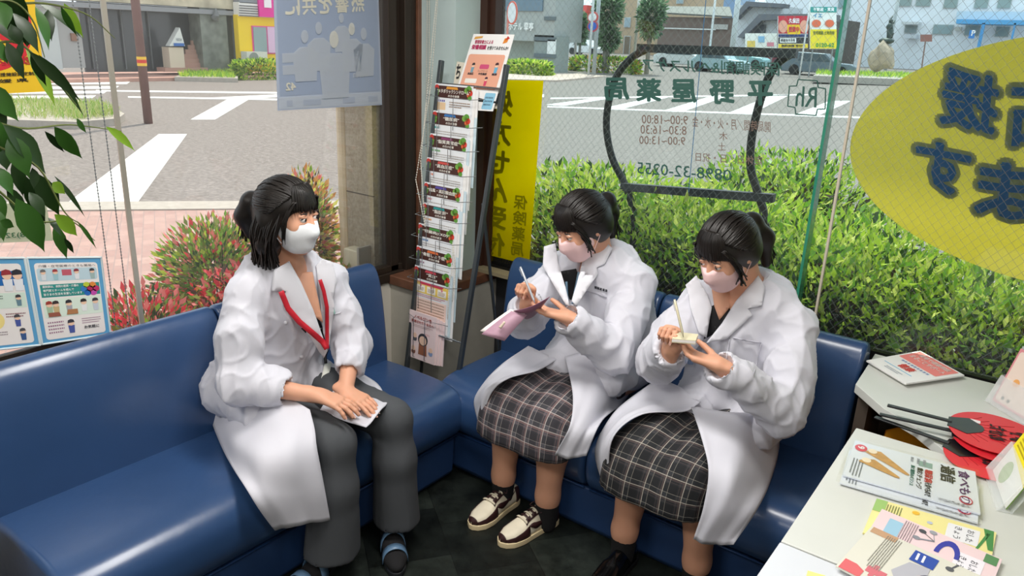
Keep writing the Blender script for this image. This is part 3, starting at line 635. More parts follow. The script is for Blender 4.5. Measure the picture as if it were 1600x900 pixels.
R(1408, 34, 1436, 38, 74.6, '#cfd2d4', 'canopy', t, 1.2); R(1414, 54, 1432, 60, 74.6, '#c6cbd2', 'balcony', t, 1.2)
R(1494, 31, 1620, 38, 73, '#5aa7dc', 'awning', t, 2.5); R(1494, 18, 1620, 31, 74, '#c9d8e2', 'awning_roof', t, 1.5); R(1530, 36, 1535, 78, 73, '#4f9bd4', 'awning_post', t, 0.2); R(1580, 36, 1583, 78, 73, '#4f9bd4', 'awning_post', t, 0.2); R(1492, 42, 1502, 48, 75.5, '#c8c8c2', 'air_conditioner', t, 0.4)
pk = thing('parking_sign', 'small blue parking sign under the awning', 'sign', tuple(at(1519, 85, 1, 72))); mb = fp_panel(MB(), 1514, 47, 1523, 60, 72, 0.1); mb.build('board', M('#3a86d0'), pk)
mb = MB(); put_text(mb, 'P', at(1517, 56, 1, 71.9), (1, 0, 0), (0, 0, 1), 0.28, 0.45, 0.03); mb.build('letter', M('#ffffff'), pk)
MB().tube([at(1519, 59, 1, 72.1), at(1518, 86, 1, 72.1)-Vector((0, 0, 1.9))], 0.04, 6).build('post', M('#c9ccd0'), pk)
# red roof far left
t = thing('red_roofed_house', 'house with a bright red roof between the slim trees', 'building', tuple(farpt(902, 80, 90)))
q = [farpt(x, y, 90) for x, y in ((886, 8), (918, 8), (914, 28), (896, 30))]; MB().prism(q[::-1], (0, 1, 0)).build('roof', M('#e0504c'), t)
q = [farpt(x, y, 91) for x, y in ((884, 34), (918, 34), (918, 82), (884, 82))]; MB().prism(q[::-1], (0, 5, 0)).build('wall', M('#8f9698'), t)
# advertising boards
def board(name, label, x0, y0, x1, y1, D, col):
    a, b, c, d = farpt(x0, y1, D), farpt(x1, y1, D), farpt(x1, y0, D), farpt(x0, y0, D)
    t = thing(name, label, 'billboard', tuple((a+b)/2))
    ex = (b-a).normalized(); ez = (d-a).normalized(); n = ex.cross(ez)
    MB().prism([a, b, c, d], -n*0.12).build('panel', M(col), t)
    for f in (0.12, 0.88):
        q = a.lerp(b, f)-n*0.1; MB().tube([(q.x, q.y, 0.0), (q.x, q.y, q.z+0.3)], 0.05, 6).build('post', M('#8f9494'), t)
    W = (b-a).length; Hh = (d-a).length
    return t, lambda u, v, l=0.02: a+ex*W*u+ez*Hh*v+n*l, ex, ez, W, Hh
def bpatch(t, F, u0, v0, u1, v1, col, name='print', l=0.03):
    MB().prism([F(u0, v0, l), F(u1, v0, l), F(u1, v1, l), F(u0, v1, l)], (F(0, 0, 0.0)-F(0, 0, 0.02))).build(name, M(col), t)
def btext(t, F, ex, ez, W, Hh, s, u, v, u1, v1, col, bold=0.03):
    mb = MB(); put_text(mb, s, F(u, v, 0.06), ex, ez, (u1-u)*W, (v1-v)*Hh, bold); mb.build('lettering', M(col), t)
t, F, ex, ez, W, Hh = board('billboard', 'red and yellow billboard with two shouting faces above black strip', 1216, 25, 1262, 75, 48, '#e8e4e0')
bpatch(t, F, 0, .45, 1, 1, '#c8283a'); bpatch(t, F, .30, .42, .74, .72, '#f2c21c', l=.05); bpatch(t, F, 0, .34, 1, .42, '#22346a', l=.05); bpatch(t, F, 0, .14, 1, .32, '#242428'); bpatch(t, F, 0, 0, 1, .12, '#f0cf2a'); bpatch(t, F, .05, .16, .6, .30, '#f4f4f0', l=.05)
for u in (.15, .87): MB().prism(disc(F(u, .66, .06), ex, ez, W*.15, Hh*.2), (0, .03, 0)).build('face_print', M('#e9a58c'), t)
btext(t, F, ex, ez, W, Hh, '久保田', .35, .76, .7, .92, '#ffffff'); btext(t, F, ex, ez, W, Hh, '授業中', .34, .48, .7, .66, '#c8283a', .05); btext(t, F, ex, ez, W, Hh, '新総合今月号', .08, .18, .56, .28, '#242428'); btext(t, F, ex, ez, W, Hh, '無料体験 受付中', .1, .02, .9, .1, '#242428')
t, F, ex, ez, W, Hh = board('billboard', 'white and yellow estate agent billboard with teal heading', 1266, 11, 1307, 76, 48, '#f2f2ec')
bpatch(t, F, 0, .87, 1, 1, '#2a9c94'); bpatch(t, F, 0, 0, 1, .46, '#f4dc2c'); btext(t, F, ex, ez, W, Hh, '不動産・賃貸', .1, .89, .9, .98, '#ffffff'); btext(t, F, ex, ez, W, Hh, 'イエ', .1, .74, .45, .84, '#2a8fc0'); btext(t, F, ex, ez, W, Hh, '住宅相談 土地活用', .1, .33, .9, .42, '#5a6a1a'); btext(t, F, ex, ez, W, Hh, '0120-62', .2, .03, .9, .13, '#3a9a50')
for u in (.22, .72): MB().prism(disc(F(u, .6, .06), ex, ez, W*.17, Hh*.09), (0, .03, 0)).build('print', M('#e8704a'), t)
t, F, ex, ez, W, Hh = board('billboard', 'low white billboard with pastel drawings behind the black bar', 1165, 52, 1214, 76, 50, '#ecece4')
bpatch(t, F, .05, .1, .3, .5, '#e8c860'); bpatch(t, F, .4, .4, .6, .8, '#8ab8d8'); bpatch(t, F, .68, .15, .9, .4, '#e08a9a')
# statue on rock
sp = farpt(1383, 92, 46)
t = thing('statue', 'dark bronze figure with raised arm on a rough rock plinth', 'statue', tuple(sp))
def S_(px, py): return farpt(px, py, 46)
mb = MB(); mb.tube([S_(1388, 66), S_(1390, 54), S_(1391, 47)], [0.10, 0.16, 0.20], 8); mb.tube([S_(1391, 48), S_(1390, 41), S_(1392, 35)], [0.16, 0.2, 0.08], 8); mb.ball(S_(1392, 33), 0.13, 8); mb.tube([S_(1390, 37), S_(1392, 30), S_(1395, 25)], [0.07, 0.06, 0.04], 6); mb.tube([S_(1390, 38), S_(1396, 36), S_(1398, 32)], [0.07, 0.06, 0.04], 6); mb.tube([S_(1389, 50), S_(1394, 58), S_(1396, 52)], [0.1, 0.08, 0.05], 6)
mb.ball(S_(1385, 64), 0.38, 10, sc=(1.2, 1, .5)); mb.build('figure', mat('statue_bronze', '#3d4a46', 0.5, 0.4), t, smooth=True)
rb = bmesh.new(); bmesh.ops.create_icosphere(rb, subdivisions=3, radius=1)
r_ = random.Random(3); cc = S_(1380, 84)
for v in rb.verts:
    k = 1+0.12*math.sin(v.co.x*5+v.co.z*3)+r_.uniform(-.05, .05); v.co = Vector((cc.x+v.co.x*0.72*k*(1-0.25*v.co.z), cc.y+v.co.y*0.6*k, cc.z-.15+v.co.z*0.85*k))
me = bpy.data.meshes.new('rock'); rb.to_mesh(me); rb.free(); me.materials.append(mat('rock_tan', '#b0a08c', 0.9, noise=(3, .25))); o = bpy.data.objects.new('plinth_rock', me); COL.objects.link(o); setpar(o, t)
pg = [farpt(x, y, D) for x, y, D in ((1272, 108, 42), (1600, 112, 42), (1600, 98, 52), (1285, 97, 52))]
struct(MB().prism([Vector((p.x, p.y, 0.12)) for p in pg], (0, 0, 0.35)).build('corner_island_kerb', concrete))
P = np.array([[q.x, q.y, 0.47] for q in (pg[0].lerp(pg[1], a_).lerp(pg[3].lerp(pg[2], a_), .12+.75*b_) for a_, b_ in rng.uniform(0, 1, (3200, 2)))])
tag(foliage('grass', P, np.tile([0, 0, 1.0], (len(P), 1)), 0.26, [MG, LG], None, 0.15, 0.4, [.6, .4], 13), 'grass on the far corner island around the statue', 'grass', kind='stuff')
t = thing('brown_notice', 'small brown notice board on a post right of the statue', 'sign', tuple(farpt(1446, 88, 46)))
MB().prism([farpt(x, y, 46) for x, y in ((1438, 65), (1456, 65), (1456, 54), (1438, 54))], (0, .1, 0)).build('board', M('#8a5a50'), t); MB().tube([farpt(1446, 64, 46.1), farpt(1444, 92, 46.1)-Vector((0, 0, 1.3))], 0.04, 6).build('post', M('#7a5a50'), t)
# cars
def car(px, py, D, L_, label, col, yaw=0.0):
    c = farpt(px, py, D); c.z = gz(c.y); t = thing('car', label, 'car', (c.x, c.y, c.z)); ex = Vector((math.cos(yaw), math.sin(yaw), 0)); ey = Vector((-ex.y, ex.x, 0)); ez = Vector((0, 0, 1))
    prof = [(-.5, .12), (.5, .12), (.5, .42), (.42, .52), (.22, .56), (.08, .92), (-.30, .95), (-.44, .58), (-.5, .50)]
    k = 1.5
    pts = [c+ex*u*L_+ez*v*k for u, v in prof]; pts = [p-ey*0.8 for p in pts]
    MB().prism(pts, ey*1.6).build('body', mat('car_'+col.strip('#'), col, 0.3, 0.3), t, bevel=0.06)
    g_ = [(-.28, .58), (.17, .58), (.06, .87), (-.26, .89)]
    MB().prism([c+ex*u*L_+ez*v*k-ey*0.82 for u, v in g_], ey*1.64).build('side_glass', mat('car_glass', '#4a5a62', 0.1), t)
    for u in (-.32, .32):
        MB().tube([c+ex*u*L_+ez*.32-ey*.84, c+ex*u*L_+ez*.32+ey*.84], 0.32, 14).build('wheel', mat('tyre', '#26282a', 0.8), t)
car(1072, 94, 56, 4.6, 'white car under the black upper bar', '#d8dcdc')
car(1126, 98, 51, 3.6, 'pale blue hatchback right of the blue pane line', '#a8c4cc')
car(1164, 97, 57, 3.4, 'teal small car under the black upper bar', '#8fc0c4')
car(1199, 94, 60, 3.4, 'dark red car between the teal car and the dark one', '#8a4a54')
car(1282, 99, 50, 4.6, 'dark grey estate car below the advertising boards', '#6a7a84', 0.1)
car(916, 80, 75, 3.6, 'white van far off behind the round road signs', '#e2e4e4')
# ------------------------------------------------------------------ benches
leather = mat('blue_leather', '#2d4a74', 0.33, spec=0.55, noise=(2.5, 0.10), bump=(7, 0.25, 0.012), coat=0.45)
leather_d = mat('blue_leather_base', '#26416c', 0.42, noise=(3, 0.1)); piping = mat('blue_piping', '#1f3c68', 0.4)
SEAT = [(.10, .205), (.60, .205), (.640, .225), (.664, .27), (.668, .32), (.660, .37), (.632, .408), (.585, .428), (.50, .436), (.30, .436), (.12, .428)]
BACK = [(.045, .38), (.215, .38), (.208, .52), (.192, .68), (.172, .79), (.148, .842), (.118, .860), (.085, .853), (.060, .825), (.045, .76)]
def extr(prof, axis, l0, l1, seg=1):
    mb = MB()
    P0 = [((d, l0, z) if axis == 'L' else (l0, -d, z)) for d, z in prof]
    P1 = [((d, l1, z) if axis == 'L' else (l1, -d, z)) for d, z in prof]
    n = len(prof); mb.add(P0+P1, [tuple(range(n)), tuple(range(n, 2*n))[::-1]]+[(i, n+i, n+(i+1) % n, (i+1) % n) for i in range(n)])
    return mb
def fixn(o):
    b = bmesh.new(); b.from_mesh(o.data); bmesh.ops.recalc_face_normals(b, faces=b.faces); b.to_mesh(o.data); b.free(); return o
def smoothp(prof, n=5):
    q = spline([Vector((a, b, 0)) for a, b in prof], n); return [(v.x, v.y) for v in q]
def bench(axis, mods, ends, label, loc, grp=None):
    t = thing('bench', label, 'bench', loc)
    for l0, l1 in mods:
        fixn(extr(smoothp(SEAT[1:-1], 3)+[(.12, .428), (.10, .205)], axis, l0, l1).build('seat_cushion', leather, t, bevel=0.022, seg=4))
        fixn(extr([(.045, .38)]+smoothp(BACK[1:-1], 3)+[(.045, .76)], axis, l0, l1).build('backrest', leather, t, bevel=0.016, seg=3))
        pl_ = [(.627, .203)]
        a, b = ((.627, l0+.01, .203), (.627, l1-.01, .203)) if axis == 'L' else ((l0+.01, -.627, .203), (l1-.01, -.627, .203))
        MB().tube([a, b], .005, 6).build('piping', piping, t, smooth=True)
    l0, l1 = ends
    fixn(extr([(.10, .0), (.59, .0), (.612, .03), (.620, .20), (.10, .20)], axis, l0+.01, l1-.01).build('plinth', leather_d, t, bevel=0.008))
    return t
bench('L', [(-2.215, -1.416), (-1.410, -0.640)], (-2.215, -.640), 'blue leather bench below the left window, woman in grey trousers seated on it', (0.35, -1.4, 0))
bench('R', [(0.505, 1.262), (1.268, 2.045)], (0.505, 2.045), 'blue leather bench below the right window, seating the two people in tartan skirts', (1.27, -0.35, 0))

# ------------------------------------------------------------------ printed sheets
class Sheet:
    """a page: corners p00 (bottom left as read), p10, p11, p01"""
    def __init__(s, p00, p10, p11, p01, side=1):
        s.p = [Vector(q) for q in (p00, p10, p11, p01)]; s.ex = s.p[1]-s.p[0]; s.ey = s.p[3]-s.p[0]
        s.n = s.ex.cross(s.ey).normalized()*side; s.W = s.ex.length; s.H = s.ey.length
    def __call__(s, u, v, l=0.0):
        a, b, c, d = s.p
        return (a*(1-u)+b*u)*(1-v)+(d*(1-u)+c*u)*v+s.n*l
    def page(s, m, par, name='page', th=0.0015):
        q = [s(0, 0), s(1, 0), s(1, 1), s(0, 1)]; return fixn(MB().prism(q, -s.n*th).build(name, m, par))
    def rect(s, u0, v0, u1, v1, col, par, name='print', l=0.0006, m=None, r=0, n=4):
        k = 3; q = []
        cs = [(u0, v0), (u1, v0), (u1, v1), (u0, v1)]
        if r:
            ru = r/s.W; rv = r/s.H; q = []
            for cx, cy, a0 in ((u1-ru, v0+rv, -90), (u1-ru, v1-rv, 0), (u0+ru, v1-rv, 90), (u0+ru, v0+rv, 180)):
                for i in range(n+1):
                    a = math.radians(a0+90*i/n); q.append((cx+ru*math.cos(a), cy+rv*math.sin(a)))
            cs = q
        return MB().add([s(a, b, l) for a, b in cs], [tuple(range(len(cs)))]).build(name, m or M(col, 0.7), par)
    def poly(s, pts, col, par, name='print', l=0.0008, m=None):
        return MB().add([s(a, b, l) for a, b in pts], [tuple(range(len(pts)))]).build(name, m or M(col, 0.7), par)
    def disc(s, u, v, r, col, par, name='print', l=0.0009, ry=None, n=18, m=None):
        ry = ry or r; return MB().add([s(u+r/s.W*math.cos(6.2832*i/n), v+ry/s.H*math.sin(6.2832*i/n), l) for i in range(n)], [tuple(range(n))]).build(name, m or M(col, 0.7), par)
    def text(s, t, u0, v0, u1, v1, col, par, bold=0.0, l=0.0012, mb=None, m=None, name='lettering'):
        co, fs = text_data(t, bold); own = mb is None; mb = mb or MB()
        if len(co):
            W = co[:, 0].max() or 1; H = co[:, 1].max() or 1
            mb.add([s(u0+(u1-u0)*float(c[0])/W, v0+(v1-v0)*float(c[1])/H, l+float(c[2])) for c in co], fs)
        return mb.build(name, m or M(col, 0.7), par) if own else mb
    def lines(s, u0, v0, u1, v1, n, col, par, name='small_print', fill=0.45, seed=0, l=0.0010, mb=None):
        """rows of small print too small to read in the photograph"""
        r = random.Random(seed); mb_ = mb or MB(); h = (v1-v0)/n
        for i in range(n):
            u = u0; y = v0+h*i+h*(1-fill)/2; e = u0+(u1-u0)*(1 if i else r.uniform(.5, .95))
            cw = h*fill*s.H/s.W
            while u < e:
                w_ = min(cw*r.uniform(.7, .95), e-u); mb_.add([s(u, y, l), s(u+w_, y, l), s(u+w_, y+h*fill, l), s(u, y+h*fill, l)], [(0, 1, 2, 3)]); u += cw*1.25
        return mb_.build(name, M(col, 0.7), par) if mb is None else mb_
    def person(s, u, v, h, coat, hair, par, l=0.0014, skin='#f0c8ac'):
        """small drawn figure"""
        w_ = h*s.H/s.W
        s.poly([(u-.16*w_, v), (u+.16*w_, v), (u+.2*w_, v+.55*h), (u-.2*w_, v+.55*h)], coat, par, 'figure_print', l)
        s.disc(u, v+.72*h, .2*h*s.H, skin, par, 'figure_print', l+.0003, n=12); s.poly([(u-.22*w_, v+.72*h), (u+.22*w_, v+.76*h), (u+.16*w_, v+.95*h), (u, v+h), (u-.18*w_, v+.93*h)], hair, par, 'figure_print', l+.0005)

paper = mat('paper_white', '#f1f0ee', 0.55); gloss = mat('paper_gloss', '#eceff2', 0.25)
# ------------------------------------------------------------------ leaflet rack
rk = thing('leaflet_rack', 'grey metal leaflet rack leaning back in the corner between the benches', 'rack', (0.36, -0.5, 0))
rm = mat('rack_metal', '#565b5d', 0.35, 0.6); wire = mat('chrome_wire', '#b9bdc0', 0.25, 0.9); hdr = mat('rack_black', '#202324', 0.4)
ry = lambda z: -.587+.167*z
def bar(mb, a, b, w_=0.012, d=0.012, mi=0):
    a, b = Vector(a), Vector(b); t = (b-a).normalized(); s_ = t.cross(Vector((0, 1, 0))).normalized(); q = s_.cross(t)
    return mb.obox((a+b)/2, (s_, q, t), (w_/2, d/2, (b-a).length/2), mi)
for x0, x1 in ((.215, .205), (.508, .560)):
    bar(MB(), (x0, ry(0)-.0, 0.0), (x1, ry(1.715), 1.715), 0.018, 0.022).build('front_upright', rm, rk, bevel=0.003)
    yb = -.445 if x0 < .4 else -.12
    bar(MB(), (x0-.012, yb, 0.0), (x0+.01, ry(1.15)+.015, 1.15), 0.010, 0.010).build('rear_leg', rm, rk)
    MB().tube([(x0-.010, yb-.01, .24), (x0+.01, ry(.24), .24)], .0035, 6).build('side_brace', wire, rk)
for z in (.24, .30, .55, 1.62): MB().tube([(.212, ry(z), z), (.515+.025*z, ry(z), z)], .004, 6).build('cross_wire', wire, rk)
for z in (.30, .36): MB().tube([(.50, ry(z), z), (.502, -.14, z+.02)], .004, 6).build('side_wire', wire, rk)
MB().prism([(.205, ry(1.56)+.012, 1.56), (.548, ry(1.56)+.012, 1.56), (.553, ry(1.60)+.012, 1.60), (.205, ry(1.60)+.012, 1.60)], (0, .008, 0)).build('header_plate', hdr, rk)
tiers = [(1.62, 'メタボリックシンドローム', .88), (1.507, '糖尿病', .42), (1.41, '脂質異常症', .62), (1.307, '高血圧症', .5), (1.201, '痛風・高尿酸血症', .8), (1.112, '脂肪肝', .42), (1.019, '腎臓病(CKD)', .75), (.919, '骨粗しょう症', .7), (.831, '貧血', .3)]
TN = ['metabolic', 'sugar', 'lipid', 'pressure', 'gout', 'liver', 'kidney', 'bone', 'blood']
rib = ['#e09a3c', '#3c78b8', '#8a3c6a', '#d0504a', '#5a50a0', '#2f9a98', '#4a9a48', '#e0703c', '#d04a58']
brown = mat('print_brown', '#4a2c26', 0.35)
for i, (z, s_, tw) in enumerate(tiers):
    x0 = .200+(-.004, .002, 0, -.003, .0, .004, -.006, -.002, .0)[i]; W = .212; yt = ry(z)-.012
    q = Sheet((x0, yt-.016, z-.285), (x0+W, yt-.016, z-.285), (x0+W, yt, z), (x0, yt, z))
    pos = ['topmost of the nine brown headed ones', 'second brown headed one from the top', 'third brown headed one from the top', 'fourth brown headed one, middle of the rack', 'fifth brown headed one, with the longest title but one', 'sixth brown headed one, just above the kidney leaflet', 'seventh, first of the paler bottom three', 'eighth, between the kidney and anaemia leaflets', 'ninth and lowest brown headed one'][i]
    ds = ['metabolic syndrome diet leaflet', 'diabetes diet leaflet', 'lipid disorder diet leaflet', 'high blood pressure diet leaflet', 'gout diet leaflet', 'fatty liver diet leaflet', 'kidney disease diet leaflet marked CKD', 'osteoporosis diet leaflet', 'anaemia diet leaflet'][i]
    t = thing('leaflet', ds+' in rack, '+pos, 'leaflet', (x0+W/2, yt, z-.285), 'diet leaflets in the rack')
    q.page(gloss, t, th=.003)
    q.rect(.03, .80, .97, .975, None, t, 'title_band', m=brown)
    q.poly([(.3, .93), (.62, .93), (.60, .965), (.32, .965)], rib[i], t, 'ribbon_print', .0012)
    c_ = '#f3efe6'
    q.text('“'+s_+'”', .5-tw/2, .868, .5+tw/2, .925, c_, t, .012); q.text('の方の食事', .36, .815, .66, .852, c_, t, .012)
    for u, v, r_, col in ((.05, .945, .012, '#c23a34'), (.07, .90, .010, '#5f9a3c'), (.05, .86, .012, '#6aa044'), (.90, .945, .016, '#5f9a3c'), (.84, .93, .012, '#7ab04a'), (.94, .90, .013, '#d8402f'), (.90, .87, .010, '#e06a3c'), (.93, .83, .011, '#5f9a3c')):
        q.disc(u, v, r_, col, t, 'food_print', .0010)
    q.lines(.06, .735, .32, .775, 1, rib[(i+4) % 9], t, seed=i, fill=.7)
    if i == 0: q.rect(.05, .62, .3, .73, '#e8c9a0', t); q.lines(.4, .66, .95, .76, 3, '#8a6a4a', t, seed=3)
    elif i == 8:
        q.rect(.03, .58, .97, .76, '#f7d66a', t); q.poly([(.15, .765), (.85, .765), (.80, .725), (.2, .725)], '#d0405a', t, l=.0012)
        for u in (.08, .38, .68): q.rect(u, .6, u+.24, .71, '#fbf6ea', t, l=.0012); q.disc(u+.12, .705, .006, '#e28aa0', t, l=.0016); q.lines(u+.03, .62, u+.21, .68, 3, '#8a5a3a', t, l=.0018)
        q.lines(.08, .52, .9, .57, 2, '#c04a60', t); q.rect(.06, .1, .94, .5, '#f3d8cc', t); q.lines(.12, .2, .88, .48, 6, '#a0806a', t, seed=8)
    else: q.lines(.06, .55, .94, .72, 5, '#a59c94', t, seed=i)
    for k in (1, 2):
        dx = .012*k+.004*(i % 2); d = .0035*k
        b = MB().prism([(x0+dx, yt-.016+d, z-.29-.008*k), (x0+W+dx, yt-.016+d, z-.29-.008*k), (x0+W+dx, yt+d, z-.004*k-.004), (x0+dx, yt+d, z-.004*k-.004)], (0, .002, 0)).build('leaflet', paper if (i+k) % 3 else mat('paper_pale_blue', '#cfe2ea', .4))
        tag(b, ('spare leaflet edge directly behind the ' if k == 1 else 'rearmost spare leaflet edge behind the ')+ds, 'leaflet', 'spare leaflets behind the %s leaflet' % TN[i])
    # wire pocket in front of the leaflet
    zz = z-.125; yy = ry(zz)-.024
    for xa in (x0+.055, x0+.135):
        mb = MB()
        if xa < x0+.1: mb.tube([(x0-.012, ry(zz), zz+.078), (x0-.012, yy-.004, zz+.075), (xa, yy-.004, zz+.073), (xa, yy-.004, zz-.06)], .0016, 6)
        else: mb.tube([(xa, yy-.004, zz-.06), (xa, yy-.004, zz+.073), (x0+W+.02, yy-.004, zz+.073), (x0+W+.07, ry(zz)+.004, zz+.078)], .0016, 6)
        mb.build('pocket_wire', wire, rk)
z = .63; x0 = .205; yt = ry(z)-.018
q = Sheet((x0, yt-.012, z-.225), (x0+.165, yt-.012, z-.225), (x0+.165, yt, z), (x0, yt, z))
t = thing('booklet', 'pale pink booklet with a drawn woman at the bottom of the rack', 'booklet', (x0+.08, yt, z-.225)); q.page(mat('paper_pink', '#f2dcdc', .4), t, th=.004)
q.text('ノベルジンを', .18, .86, .84, .93, '#b0564e', t, .02); q.text('服用されている方へ', .1, .77, .92, .83, '#b0564e', t, .02); q.lines(.15, .68, .88, .74, 2, '#b8a0a0', t)
q.poly([(.38, .12), (.70, .12), (.68, .36), (.40, .36)], '#9a6248', t, 'figure_print'); q.disc(.54, .45, .030, '#35363c', t, 'figure_print'); q.disc(.54, .43, .022, '#f2cdb4', t, 'figure_print', .0012)
for u, v, c in ((.2, .22, '#8a5a4a'), (.24, .5, '#5a5a60'), (.84, .28, '#8aa0c8')): q.disc(u, v, .012, '#f2cdb4', t, 'figure_print', .0012); q.disc(u, v-.07, .013, c, t, 'figure_print', ry=.012)
q.text('ガラリ', .62, .55, .78, .6, '#c04a48', t)
for k in (1, 2, 3):
    tag(MB().prism([(x0+.01*k, yt-.012+.005*k, z-.225), (x0+.165+.012*k, yt-.012+.005*k, z-.225), (x0+.165+.012*k, yt+.005*k, z-.006*k), (x0+.01*k, yt+.005*k, z-.006*k)], (0, .0035, 0)).build('booklet', mat('paper_pink', '#f2dcdc', .4)),
        ['first', 'second', 'rearmost'][k-1]+' spare pink booklet behind the one with the drawn woman', 'booklet', 'spare pink booklets in the rack')
for xa in (x0+.045, x0+.115): MB().tube([(xa-.05 if xa < .27 else xa+.12, ry(.5), z-.02), (xa, yt-.022, z-.02), (xa, yt-.026, z-.21), (xa, ry(.42), z-.215)], .0016, 6).build('pocket_wire', wire, rk)
# poster on top of the rack
tp_ = Sheet(tuple(at(704, 170, 1, -.318)), tuple(at(770, 174, 1, -.318)), tuple(at(804, 54, 1, -.282)), tuple(at(740, 53, 1, -.282)))
t = thing('poster', 'pink and white nutrition advice poster standing on top of the rack', 'poster', tuple(tp_(.5, 0))); tp_.page(paper, t, th=.002)
tp_.rect(.05, .28, .93, .74, '#e8a98e', t, r=.01); tp_.rect(.72, .02, .96, .24, '#8fc6e0', t, r=.006); tp_.lines(.75, .06, .93, .2, 3, '#4a6a80', t, l=.001)
tp_.text('管理栄養士による', .10, .875, .55, .925, '#c04468', t, .02); tp_.text('栄養相談', .06, .80, .42, .865, '#b83060', t, .04); tp_.text('を受けてみませんか?', .45, .80, .95, .85, '#3a3a3a', t, .01)
tp_.poly([(.05, .93), (.25, .95), (.26, .975), (.07, .965)], '#d8a04a', t); tp_.poly([(.78, .88), (.88, .9), (.9, .96), (.8, .95)], '#e08a30', t); tp_.poly([(.82, .92), (.92, .95), (.86, .98)], '#c8302c', t)
tp_.text('コレステロール', .38, .51, .62, .535, '#5a3a40', t); tp_.text('高血圧', .16, .47, .30, .50, '#3a3a44', t, .02); tp_.text('中性脂肪', .42, .47, .62, .50, '#3a3a44', t, .02); tp_.text('糖尿', .74, .47, .86, .50, '#3a3a44', t, .02); tp_.text('骨粗しょう症', .12, .30, .4, .325, '#3a3a44', t, .02); tp_.text('ダイエット', .56, .30, .78, .325, '#3a3a44', t, .02)
tp_.rect(.40, .55, .62, .61, '#d0507a', t, l=.001, r=.006); tp_.rect(.14, .36, .42, .42, '#f0ece4', t, l=.001, r=.004)
tp_.person(.24, .5, .13, '#7aa0b0', '#3a3436', t); tp_.person(.80, .5, .14, '#6ab0d0', '#4a2c30', t); tp_.person(.64, .33, .12, '#d8486a', '#4a2c40', t)
sq = Sheet(tuple(at(703, 166, 1, -.303)), tuple(at(778, 170, 1, -.303)), tuple(at(784, 108, 1, -.283)), tuple(at(714, 96, 1, -.283)))
t = thing('header_card', 'cream card with black signs behind the pink poster on the rack', 'card', tuple(sq(.5, 0))); sq.page(mat('paper_cream', '#d9d2c0', .6), t)
sq.text('ち', .02, .62, .12, .95, '#2a2a2c', t, .03); sq.text('ょ', .03, .30, .11, .5, '#2a2a2c', t, .03); sq.disc(.94, .72, .004, '#2a2a2c', t); sq.rect(.88, .25, .96, .55, '#c04a4a', t); sq.text('ご', .87, .02, .95, .2, '#2a2a2c', t, .02)

# ------------------------------------------------------------------ blind chains
def chain(name, label, strands, n_per=0.0105, r=0.0034, grp=None, m=None):
    mb = MB()
    for st_ in strands:
        st_ = [Vector(p) for p in st_]
        for a, b in zip(st_[:-1], st_[1:]):
            n = max(2, int((b-a).length/n_per)); mb.tube([a, b], r*.35, 4)
            for k in range(n): mb.ball(a.lerp(b, k/n), r, 5)
    return tag(mb.build(name, m or mat('bead_grey', '#6f7476', .35, .2), smooth=True), label, 'blind chain', grp)
def vert(px, py, x, z0, z1):
    p = at(px, py, 0, x); return [(x, p.y, z0), (x, p.y, z1)]
a, b = vert(133, 150, .05, .86, 2.25), vert(158, 150, .05, .86, 2.25)
chain('blind_chain', 'metal bead blind chain hanging in front of the left window', [a, b, [a[0], (.05, (a[0][1]+b[0][1])/2, .83), b[0]]])
p = at(670, 40, 1, -.235); q_ = at(676, 250, 1, -.235)
chain('blind_chain', 'white bead chain hanging against the pale panel beside the rack', [[(p.x, -.235, 2.25), (p.x+.006, -.235, 1.35), (p.x-.012, -.235, 1.20), (p.x-.014, -.235, 1.32), (p.x-.008, -.235, 2.25)]], m=mat('bead_white', '#d9d5c8', .4))
p = at(691, 60, 1, -.26)
chain('blind_chain', 'white bead chain crossing in front of the upper leaflets of the rack', [[(p.x, -.26, 2.25), (.20, -.36, 1.62), (.215, -.47, 1.22), (.29, -.49, 1.03)], [(.29, -.49, 1.03), (.225, -.45, 1.3), (.21, -.40, 1.55), (p.x+.012, -.27, 2.25)]], m=MATS['bead_white'])
chain('blind_chain', 'white bead chain hanging down the right edge of the lower leaflets', [[(.425, -.462, .98), (.437, -.475, .88), (.432, -.49, .78), (.435, -.50, .64)], [(.425, -.462, .98), (.45, -.47, .86), (.447, -.485, .72)]], m=MATS['bead_white'])

# ------------------------------------------------------------------ films and posters on the glass
yf = film('film_yellow', '#ffee0c', .86, .8); yt_ = film('film_olive', '#a39a10', .97)  # letters show as shadow through the film; that shade is the olive colour
bn = Sheet(*[tuple(at(x, y, 1, -.012)) for x, y in ((826, 419), (742, 402), (752, 124), (849, 126))], side=-1)   # read from the street: mirrored from here
t = thing('banner', 'yellow vertical banner with mirrored lettering hanging on glass behind the rack', 'banner', tuple(bn(.5, 0)))
fixn(MB().prism([bn(0, 0), bn(1, 0), bn(1, 1), bn(0, 1)], (0, .001, 0)).build('film', yf, t))
for k, ch in enumerate('処方せん受付'):
    v = .965-.155*(k+1); bn.text(ch, .44, v, .84, v+.135, None, t, .035, m=yt_, l=.003)
for k, ch in enumerate('保険薬局'):
    v = .41-.088*(k+1); bn.text(ch, .10, v, .33, v+.078, None, t, .02, m=yt_, l=.003)
